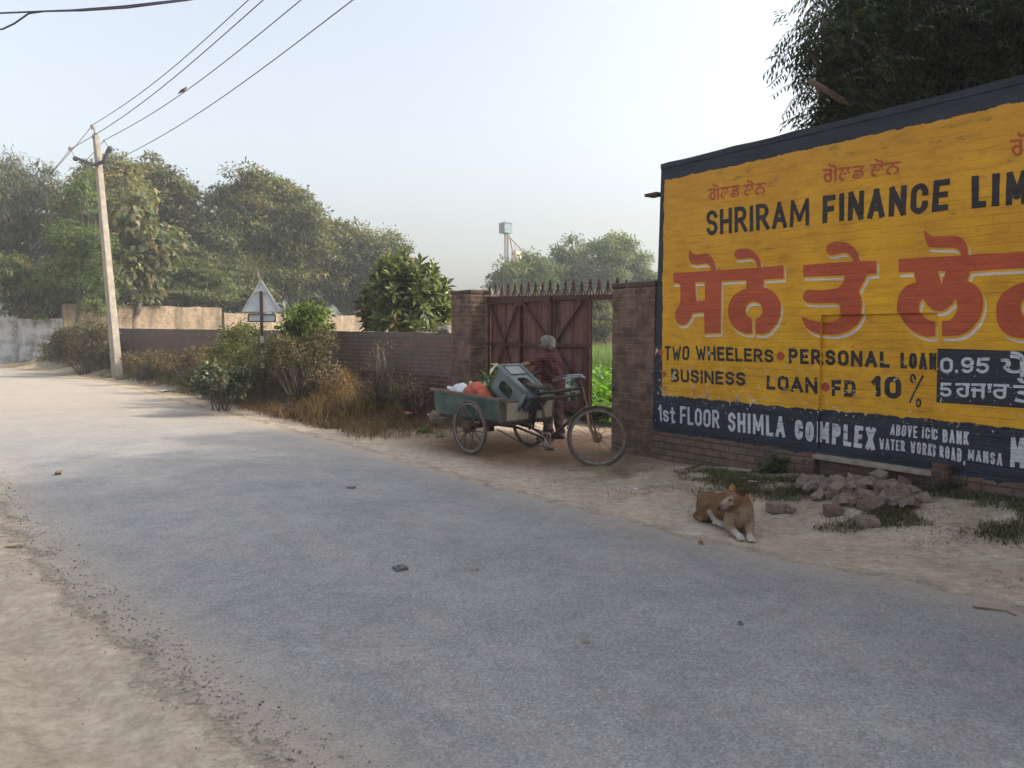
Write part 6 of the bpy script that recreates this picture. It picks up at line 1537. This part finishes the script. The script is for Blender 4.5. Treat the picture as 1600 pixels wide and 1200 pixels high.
# ------------------------------------------------------------------ the dog lying by the road
FUR = tinted("fur", .9, 90, .18, .3, .1)
do = Vector((1.70, 5.86, 0)); do.z = gz(do.x, do.y)
dog = thing("dog", "tan dog with white paws and dark ear lying on the sandy verge", "dog", do)
TAN, LIGHT, WHT, DKE, BLK = [.20, .112, .060], [.30, .215, .145], [.42, .385, .335], [.06, .038, .03], [.018, .015, .016]
HD = Vector((.028, .0, -.012))
def hd(x, y, z): return Vector((x, y, z)) + HD
dp = [('e', (.01, .20, .135), (.115, .17, .12)), ('c', (.07, .03, .16), (.02, .2, .14), .105, .115), ('c', (.02, .2, .13), (-.03, .36, .12), .105, .10), ('e', (-.06, .38, .115), (.10, .13, .115)),
      ('e', (.075, -.02, .135), (.092, .085, .112)), ('c', (.08, .0, .2), hd(.05, -.02, .26), .085, .07), ('c', hd(.055, -.02, .245), hd(.0, -.06, .285), .07, .055),
      ('e', hd(-.03, -.085, .287), (.060, .058, .054)), ('c', hd(-.06, -.10, .268), hd(-.122, -.124, .228), .046, .029), ('c', hd(-.055, -.09, .245), hd(-.110, -.116, .214), .034, .020), ('e', hd(-.062, -.118, .298), (.022, .018, .014)),
      ('c', (.135, .02, .19), (.142, -.05, .06), .056, .040), ('c', (.142, -.05, .05), (.092, -.24, .028), .036, .024), ('e', (.083, -.265, .022), (.029, .042, .022)),
      ('c', (.02, -.02, .16), (-.025, -.07, .065), .05, .038), ('c', (-.025, -.07, .055), (.008, -.21, .028), .034, .023), ('e', (.014, -.235, .022), (.029, .042, .022)),
      ('e', (-.105, .30, .11), (.065, .115, .105)), ('c', (-.10, .21, .16), (-.075, .13, .06), .036, .021), ('c', (-.075, .13, .045), (.0, .03, .022), .023, .018), ('e', (.012, .02, .018), (.032, .024, .018)),
      ('c', (-.08, .46, .07), (-.165, .40, .03), .03, .022), ('c', (-.165, .40, .03), (-.15, .26, .022), .022, .014)]
for px_ in ((.083, -.265), (.014, -.235)):
    for k in (-1.35, -.45, .45, 1.35): dp.append(('c', (px_[0] + k * .013, px_[1] - .02, .016), (px_[0] + k * .0155, px_[1] - .048, .011), .0115, .0095))
def dpaint(co):
    x, y, z = co[:, 0], co[:, 1], co[:, 2]; n = len(co); c = np.tile(TAN, (n, 1)).astype(float)
    hx_, hy, hz2 = x - HD.x, y - HD.y, z - HD.z; head_ = (hy < -.02) & (hx_ < .03) & (hz2 > .17)
    g = fbm(x * 28 + 5, z * 28 + y * 9, 3, 63) - .5
    def mixin(w, col):
        nonlocal c
        w = np.clip(w, 0, 1)[:, None]; c = c * (1 - w) + np.array(col) * w
    mixin(sstep(.03, -.06, y) * sstep(.27, .15, z + g * .06) * (x > -.06) * ~head_ * .9, LIGHT)
    mixin(sstep(.13, .06, z + g * .03) * (y < .05) * .8, LIGHT)
    mixin(sstep(-.13, -.19, y) * sstep(.10, .05, z) * (x < .055), WHT); mixin(sstep(-.22, -.26, y) * sstep(.08, .03, z), WHT)
    def near(a, b):
        a, b = np.array(a), np.array(b); t = np.clip(((co - a) @ (b - a)) / ((b - a) @ (b - a)), 0, 1); return np.linalg.norm(co - a - t[:, None] * (b - a), axis=1)
    mixin(sstep(.042, .030, np.minimum(near((-.092, .175, .11), (-.075, .13, .055)), near((-.075, .13, .045), (.01, .02, .02)))) * (y > .0), WHT)   # white hind shank
    mixin(sstep(.05, .02, y) * sstep(-.02, .03, x) * sstep(.14, .2, z) * sstep(.27, .2, z) * .35, [.36, .29, .22])                   # pale ruff
    mixin(sstep(-.055, -.085, hx_) * sstep(.285, .265, hz2) * head_ * .75, [.23, .17, .125])                                               # greying muzzle
    mixin(np.exp(-(((hy + .128 + .25 * (hx_ + .09)) / .011) ** 2)) * sstep(-.03, -.05, hx_) * (hz2 > .25) * head_ * .8, [.42, .37, .31])        # blaze
    mixin(np.exp(-(((hx_ + .055) / .02) ** 2 + ((hz2 - .288) / .012) ** 2)) * (hy < -.1) * .8, [.07, .045, .03])                       # eye patch
    mixin(sstep(-.118, -.140, hx_) * head_, [.10, .085, .08])
    mixin(sstep(.28, .40, y) * sstep(.16, .05, z) * .8, [.11, .06, .035]); mixin(sstep(.05, .2, y) * sstep(.19, .25, z + g * .05) * .55, [.15, .07, .035])
    mixin((sstep(.005, -.004, np.abs(np.sin((x - .014) * 3.14159 / .0165)) - .28) * (y < -.27) * (z < .03)) * .6, [.1, .08, .07])       # toes
    return np.clip(c * (1 + .9 * g * .5)[:, None] * (1 + .25 * (fbm(x * 90, (y + z) * 90, 2, 64) - .5))[:, None], .01, 1)
dbody = organic("body", dp, .006, 2, FUR, dog, dpaint)
def fur_coat(src, parent, n=26000):
    """short hairs lying back along the coat"""
    me = src.data; nv = len(me.vertices); co = np.empty(nv * 3, np.float32); no = np.empty(nv * 3, np.float32)
    me.vertices.foreach_get("co", co); me.vertices.foreach_get("normal", no); co = co.reshape(-1, 3); no = no.reshape(-1, 3)
    i = rng.integers(0, nv, n); p = co[i] + rng.normal(size=(n, 3)) * .002; nn = no[i]
    lay_ = np.array([-.1, .75, -.45]) + .35 * rng.normal(size=(n, 3)); lay_ -= nn * np.sum(lay_ * nn, 1)[:, None]; lay_ /= np.linalg.norm(lay_, axis=1)[:, None] + 1e-6
    d = lay_ + nn * (.28 + .25 * rng.random((n, 1))); hd_ = (p[:, 1] < -.06) & (p[:, 2] > .2); low_ = p[:, 2] < .06
    ln = (.017 * (.6 + .8 * rng.random(n))) * np.where(hd_ | low_, .45, 1.0)
    c = dpaint(p) * (1 + .30 * rng.normal(size=(n, 1)))
    V, F, c = leaf_cards(p - nn * .001, d, nn, ln, .0022, np.clip(c, .008, .9), .1)
    link("fur", arr_mesh("fur", V, F, c), tinted("fur_hairs", .85, 10, .0, 0), parent)
fur_coat(dbody, dog)
NOSE = worn("wet_black_nose", (.012, .011, .012), (.02, .018, .02), 20, .3, spec=.5)
mb = MB(); mb.ball(hd(-.148, -.133, .228), (.016, .015, .013), 10, 7); mb.build("nose", NOSE, dog, True)
for p_ in (hd(-.066, -.134, .290), hd(-.075, -.05, .296)): mb = MB(); mb.ball(p_, (.010, .009, .009), 8, 6); mb.build("eye", NOSE, dog, True)
EARD = worn("dark_ear_fur", (.045, .026, .02), (.085, .045, .03), 30, .9); EART = worn("tan_ear_fur", (.20, .095, .045), (.30, .15, .07), 30, .9)
for a, b, w, m_ in (((.026, -.09, .300), (.128, -.06, .370), .058, EARD), (hd(-.02, -.04, .325), hd(-.005, .0, .405), .036, EART)):
    a, b = Vector(a), Vector(b); d = (b - a); s = d.cross(Vector((0, 1, .2))).normalized() * w; th = Vector((.0, .016, 0))
    V = [a + s, a - s, a + d * .55 - s * .8, b, a + d * .55 + s * .8]
    mb = MB(); mb.add([p - th * .5 for p in V] + [a + d * .3 - th * 1.3] + [p + th * .3 for p in V], [(0, 1, 5), (1, 2, 5), (2, 3, 5), (3, 4, 5), (4, 0, 5), (6, 10, 9, 8, 7), (0, 4, 10, 6), (4, 3, 9, 10), (3, 2, 8, 9), (2, 1, 7, 8), (1, 0, 6, 7)])
    o = mb.build("ear", m_, dog, True); sb = o.modifiers.new("s", 'SUBSURF'); sb.levels = sb.render_levels = 2

def hit(u, v):
    """where the line of sight meets the ground or the road"""
    D = np.linspace(2, 60, 4000); r = ray(u, v); x, y, z = D * r.x / r.y, D, CAM_H + D * r.z / r.y
    df = sdist(x, y); g = height(x, y, df); g = np.where((df < .2) & (-df < road_w(y + 1.9) - .1), np.maximum(g, .003 + .045 * np.sin(np.pi * np.clip((-df + .42) / 4.6, 0, 1)) ** 2.2), g)
    i = int(np.argmax(z <= g)); return Vector((x[i], y[i], g[i]))
# ------------------------------------------------------------------ broken bricks and rubble by the wall
BRK = [worn("rubble_brick", (.12, .078, .06), (.18, .124, .096), 14, .95, bump=.5), worn("rubble_brick_dusty", (.165, .13, .104), (.235, .187, .152), 14, .95, bump=.5), worn("rubble_mortar", (.125, .10, .08), (.18, .148, .12), 18, .95, bump=.6)]
def chunk(dims, seed, cuts=3, jag=.012, keep=False):
    r = random.Random(seed); bm = bmesh.new(); bmesh.ops.create_cube(bm, size=1)
    for vtx in bm.verts: vtx.co = Vector((vtx.co.x * dims[0], vtx.co.y * dims[1], vtx.co.z * dims[2]))
    for _ in range(cuts):
        n = Vector((r.choice((-1, 1)) * r.uniform(.3, 1), r.choice((-1, 1)) * r.uniform(.2, 1), r.choice((-1, 1)) * r.uniform(.1, .8))).normalized()
        ext = sum(abs(n[i]) * dims[i] / 2 for i in range(3)); co = n * ext * r.uniform(.58, .85)
        g = bmesh.ops.bisect_plane(bm, geom=bm.verts[:] + bm.edges[:] + bm.faces[:], plane_co=co, plane_no=n, clear_outer=True)
        ed = [e for e in g["geom_cut"] if isinstance(e, bmesh.types.BMEdge)]
        if ed: bmesh.ops.edgeloop_fill(bm, edges=ed)
    bmesh.ops.triangulate(bm, faces=[f for f in bm.faces if len(f.verts) > 4])
    bmesh.ops.subdivide_edges(bm, edges=bm.edges[:], cuts=1, use_grid_fill=True)
    for vtx in bm.verts: vtx.co += Vector((r.gauss(0, 1), r.gauss(0, 1), r.gauss(0, 1))) * jag * .35
    bmesh.ops.recalc_face_normals(bm, faces=bm.faces)
    me = bpy.data.meshes.new("brick_piece"); bm.to_mesh(me); bm.free(); return me
def put_brick(label, u, v, D, dims, rot, seed, mat=0, cuts=3, name="broken_brick", group=None, cat="brick"):
    p = P(u, v, D); o = link(name, chunk(dims, seed, cuts), BRK[mat]); o.location = p; o.rotation_euler = rot
    b = o.modifiers.new("bevel", 'BEVEL'); b.width = .004; b.segments = 1; b.limit_method = 'ANGLE'; b.angle_limit = R(35)
    return tag(o, label, cat, group)
put_brick("whole brick lying flat on the grass edge right of the dog", 1213, 793, 6.35, (.14, .12, .08), (0, 0, .25), 1, 1, 0)
put_brick("lone brick lying on the sand in front of the rubble heap", 1356, 815, 5.85, (.15, .13, .085), (0, .05, -.1), 2, 1, 0)
put_brick("dark brick standing at the front left edge of the rubble heap", 1302, 800, 6.15, (.145, .11, .105), (.1, 0, .05), 3, 0, 0)
put_brick("large flat pale slab tilted at the front of the rubble heap", 1388, 783, 6.25, (.27, .19, .075), (.28, .2, -.35), 4, 1, 3)
put_brick("squarish chunk leaning in front of the pale slab", 1360, 792, 6.15, (.17, .14, .10), (.35, -.15, .5), 5, 0, 2)
put_brick("topmost pale brick piece perched on the rubble heap", 1373, 744, 6.75, (.12, .10, .07), (.2, -.3, .5), 6, 1, 2)
put_brick("long brick standing on end at the right of the rubble heap", 1395, 768, 6.6, (.11, .10, .20), (-.3, -.45, .4), 7, 1, 2)
put_brick("rounded brick lump at the right end of the rubble heap", 1412, 758, 6.65, (.15, .12, .12), (.4, .3, .9), 8, 0, 4)
put_brick("tall tilted brick chunk in the middle left of the rubble heap", 1307, 769, 6.5, (.11, .10, .15), (.2, -.35, .5), 9, 1, 2)
put_brick("brick lump on the bare earth left of the tricycle wheel", 682, 652, 12.3, (.2, .14, .17), (.3, .3, .6), 10, 1, 3)
put_brick("small pale lump of mortar beside the flat brick near the dog", 1236, 797, 6.3, (.085, .06, .05), (.2, .3, .6), 11, 1, 3, name="mortar_lump", cat="rubble")
rr = random.Random(5); heap_c = P(1345, 775, 6.5)
RG = "loose broken bricks of the rubble heap"; RL = "plain broken brick chunk among many in the rubble heap"
protos = [chunk((rr.uniform(.06, .20) , rr.uniform(.06, .125), rr.uniform(.04, .09)), 50 + k, rr.randint(1, 4)) for k in range(18)]
for k in range(84):
    a = rr.uniform(0, 6.283); q = rr.random() ** .6
    s_, t_ = q * math.cos(a), q * math.sin(a)
    p = Vector((heap_c.x, heap_c.y, 0)) + WD * (s_ * .56) + WIN * (t_ * .30 - .02)
    hgt = .09 * max(0, 1 - (abs(s_) ** 1.6)) * max(0, 1 - abs(t_)) * rr.uniform(.25, 1.0)
    o = link("broken_brick", protos[k % 18], BRK[k % 3 if k % 3 else rr.choice((0, 1))] if protos[k % 18].users == 0 else None)
    if len(o.data.materials) == 0: o.data.materials.append(BRK[k % 3])
    o.location = (p.x, p.y, gz(p.x, p.y) + .03 + hgt); o.rotation_euler = (rr.uniform(-.6, .6), rr.uniform(-.6, .6), rr.uniform(0, 6.28)); tag(o, RL, "brick", RG)
ST_M = worn("grey_pebble", (.16, .14, .12), (.30, .27, .23), 20, .9, bump=.3)
def pebble(label, u, v, sz, seed, mat=None, name="stone", cat="stone", zz=0.0):
    g = hit(u, v); z = g.z; o = link(name, chunk((sz, sz * .8, sz * .22), seed, 4), mat or ST_M); o.location = (g.x, g.y, z + sz * .06); o.rotation_euler = (0, 0, seed); return tag(o, label, cat)
TAR = worn("dark_pebble", (.08, .078, .078), (.14, .135, .13), 20, .9)
pebble("dark flat stone lying in the middle of the road", 625, 889, .09, 21, TAR); pebble("small dark stone on the road nearer the verge, level with the tricycle", 549, 763, .07, 22, TAR)
pebble("small dark pebble on the right part of the road", 1157, 977, .035, 23, TAR); pebble("small brown pebble near the bottom of the road", 915, 1003, .03, 24); pebble("small pale pebble on the road below the dog", 740, 893, .05, 25)
pebble("white pebble on the sandy verge before the front wheel", 992, 765, .05, 26, WSACK); pebble("pale pebble at the foot of the brick pillar", 1060, 714, .05, 27, WSACK)
# gravel along the near edge of the asphalt
n = 3600; i = rng.integers(0, len(NEARS) - 1, n * 4); t = rng.random(n * 4)[:, None]; pos = NEARS[i] * (1 - t) + NEARS[i + 1] * t + _n[i] * (rng.normal(size=(n * 4, 1)) * .12 + .02)
pos = pos[(pos[:, 1] > 1.8) & (pos[:, 1] < 9)][:n]; n = len(pos); sz = .003 + .006 * rng.random(n) ** 2.5
oc = np.array([(1, 0, 0), (-1, 0, 0), (0, 1, 0), (0, -1, 0), (0, 0, .7), (0, 0, -.7)]); of = np.array([(0, 2, 4), (2, 1, 4), (1, 3, 4), (3, 0, 4), (2, 0, 5), (1, 2, 5), (3, 1, 5), (0, 3, 5)])
A = rng.random(n) * 6.28; ca_, sa_ = np.cos(A)[:, None], np.sin(A)[:, None]
o3 = oc[None] * (sz[:, None, None]) * (.6 + .8 * rng.random((n, 6, 1))); V = np.stack([o3[..., 0] * ca_ - o3[..., 1] * sa_, o3[..., 0] * sa_ + o3[..., 1] * ca_, o3[..., 2]], -1)
V = V + np.column_stack([pos, np.maximum(height(pos[:, 0], pos[:, 1]), .008) + sz * .4])[:, None, :]
F = (np.arange(n) * 6)[:, None, None] + of[None]; col = np.repeat(palette(n, [(.30, .27, .235), (.20, .185, .17), (.38, .33, .27)], jit=.2), 8, 0)
o = link("gravel", arr_mesh("gravel", V.reshape(-1, 3), F.reshape(-1, 3), col), tinted("gravel_stone", .9, 60, .2)); o["kind"] = "stuff"; o["label"] = "loose gravel along the broken near edge of the asphalt"; o["category"] = "gravel"

# ------------------------------------------------------------------ litter
def scrap(name, label, cat, u, v, w, d, mat, seed, z=0.0, D=None, lift=.03, amp=.35):
    """a crumpled sheet lying on the ground"""
    g = hit(u, v); zz = gz(g.x, g.y); r = np.random.default_rng(seed); N = 7
    x, y = np.meshgrid(np.linspace(-.5, .5, N), np.linspace(-.5, .5, N)); hgt = amp * (fbm(x * 3.1 + seed, y * 3.1 + 3, 3, seed % 9) - .35)
    x = x * (1 + .25 * r.normal(size=x.shape) * .3); V = np.stack([x * w, y * d, hgt * (w + d) / 2 * 1.2], -1).reshape(-1, 3)
    V[:, 2] -= V[:, 2].min() - .002
    i = (np.arange(N - 1)[:, None] * N + np.arange(N - 1)).ravel(); me = arr_mesh(name, V, np.stack([i, i + 1, i + N + 1, i + N], 1)); o = link(name, me, mat)
    o.modifiers.new("t", 'SOLIDIFY').thickness = .002
    o.location = (g.x, g.y, g.z + (.10 if 11 < g.y < 15.5 and sdist(g.x, g.y)[0] > .8 else .006)); o.rotation_euler = (0, 0, seed * 1.3); return tag(o, label, cat)
POLY = worn("white_polythene", (.50, .50, .49), (.66, .66, .65), 9, .5); POLYB = worn("blue_polythene", (.22, .32, .33), (.35, .44, .44), 9, .5); BLACKB = worn("black_polythene", (.012, .013, .016), (.03, .032, .038), 9, .35, spec=.5)
PINK = worn("pink_polythene", (.42, .19, .20), (.52, .27, .27), 9, .6); CARD = worn("brown_paper", (.26, .18, .10), (.36, .26, .16), 9, .9); DLEAF = worn("dead_leaf", (.13, .085, .05), (.22, .15, .085), 20, .9); STRAWL = worn("pale_husk", (.42, .33, .20), (.52, .42, .27), 12, .9)
for nm, lab, ct, u, v, D, w, d, mt, sd, am in (
    ("plastic_scrap", "white plastic scrap on the verge just left of the low dark bush", "litter", 315, 622, 16.6, .34, .22, POLY, 1, .3),
    ("plastic_scrap", "pale plastic bag lying flat at the road edge below the leaning pole", "litter", 258, 612, 18.5, .42, .25, POLY, 2, .25),
    ("plastic_scrap", "bluish plastic scrap in the grass at the foot of the pole", "litter", 188, 578, 24.5, .35, .2, POLYB, 3, .4),
    ("plastic_scrap", "pink crumpled plastic on the earth left of the tricycle", "litter", 639, 657, 11.9, .13, .11, PINK, 4, .9),
    ("plastic_scrap", "small white plastic scrap beside the brick lump by the tricycle", "litter", 672, 659, 11.8, .08, .07, POLY, 5, .9),
    ("plastic_bag", "crumpled black polythene bag on the straw bank below the low wall", "bag", 562, 607, 13.6, .22, .2, BLACKB, 6, 1.0),
    ("plastic_bag", "black polythene bag by the wall foot behind the tricycle tail", "bag", 638, 627, 13.0, .26, .2, BLACKB, 7, .9),
    ("plastic_bag", "grey black rag of polythene low on the bank near the road", "bag", 452, 647, 13.2, .24, .2, BLACKB, 8, .8),
    ("dry_husk", "pale yellow dry husk on the bank below the straw heap", "litter", 457, 628, 13.6, .30, .13, STRAWL, 9, .7),
    ("plastic_scrap", "thin white plastic strip at the far left verge", "litter", 52, 568, 30, .45, .16, POLY, 10, .25),
    ("paper_scrap", "torn white paper at the road edge below the bank", "litter", 482, 657, 12.8, .13, .09, POLY, 12, .3),
    ("paper_scrap", "small white paper near the edge of the sand strip left of the tricycle", "litter", 547, 675, 11.9, .10, .07, POLY, 13, .3),
    ("paper_scrap", "white paper scrap on the sand behind the dog", "litter", 1177, 754, 7.4, .09, .05, POLY, 14, .3),
    ("paper_scrap", "small pale paper scrap lying left of the white one behind the dog", "litter", 1163, 749, 7.6, .06, .04, POLY, 15, .3),
    ("dead_leaf", "dry brown leaf lying on the sunlit road at the left", "leaf", 92, 742, None, .17, .06, DLEAF, 16, .5),
    ("dead_leaf", "dry brown leaf on the near sand shoulder at the left edge", "leaf", 22, 856, None, .10, .05, STRAWL, 17, .5),
    ("dead_leaf", "curled brown leaf on the road edge in front of the dog", "leaf", 1095, 850, None, .07, .03, DLEAF, 18, .6)):
    scrap(nm, lab, ct, u, v, w, d, mt, sd, 0.0, D, .03, am)
def leafpile(label, u, v, D, n, sx_, ln):
    b = hit(u, v); V, F, c = leaf_cards(rng.normal(size=(n, 3)) * np.array([sx_, sx_ * .7, .02]) + np.array([0, 0, .04]), unit(n) * np.array([1, 1, .4]), np.array([0, 0, 1.]) + .5 * unit(n), ln * (.6 + .8 * rng.random(n)), ln * .4, palette(n, [(.10, .19, .03), (.06, .12, .025), (.15, .24, .05)]), .4)
    o = link("cut_foliage", arr_mesh("cut_foliage", V, F, c), LEAF); o.location = b; tag(o, label, "leaves")
leafpile("heap of fresh green leaves on the earth left of the tricycle wheel", 664, 676, 11.2, 60, .10, .09); leafpile("thin green sprig on the earth touching the tricycle wheel", 692, 684, 10.9, 26, .10, .07); leafpile("wilting green cuttings on the brown bank left of the tricycle", 592, 634, 12.6, 90, .18, .10)
def twig(label, pts, r):
    mb = MB(); q_ = [hit(u, v) + Vector((0, 0, r + .004)) for u, v in pts]; mb.tube(q_, [r, r * .9] + [r * .6] * (len(q_) - 2), 6); tag(mb.build("twig", DLEAF, None, True), label, "twig")
twig("crooked dark twig on the sand at the right edge", [(1520, 951), (1545, 955), (1572, 958), (1588, 966)], .006); twig("pale stick on the sand below the wall's left end", [(1072, 735), (1085, 732), (1096, 726)], .012)
# grey rag bunched on top of the low wall beside the pillar
RAG = worn("grey_rag", (.13, .115, .10), (.22, .20, .18), 14, .95, bump=.5)
p = P(692, 521, 13.75); o = organic("rag", [('e', (0, 0, .05), (.13, .08, .07)), ('e', (.08, 0, .09), (.07, .06, .06)), ('c', (.1, -.02, .08), (.13, -.06, -.06), .035, .02), ('c', (-.1, 0, .05), (-.22, .0, .02), .03, .015)], .012, 2, RAG, None, None, .01); o.location = (p.x, p.y, 1.55); tag(o, "bunched grey rag on the low wall beside the gate pillar", "rag")
# ------------------------------------------------------------------ haze over the fields
hz = MB(); hz.box((0, 70, 9), (520, 360, 24))
m = NT("haze_air"); m.t.nodes.remove(m.b)
pv = m.n("VolumePrincipled"); pv.inputs["Color"].default_value = (.86, .90, .97, 1); pv.inputs["Density"].default_value = 0.0017; pv.inputs["Anisotropy"].default_value = 0.3
m.l(pv.outputs[0], m.out.inputs["Volume"])
hob = hz.build("haze", m.mat); hob["kind"] = "stuff"
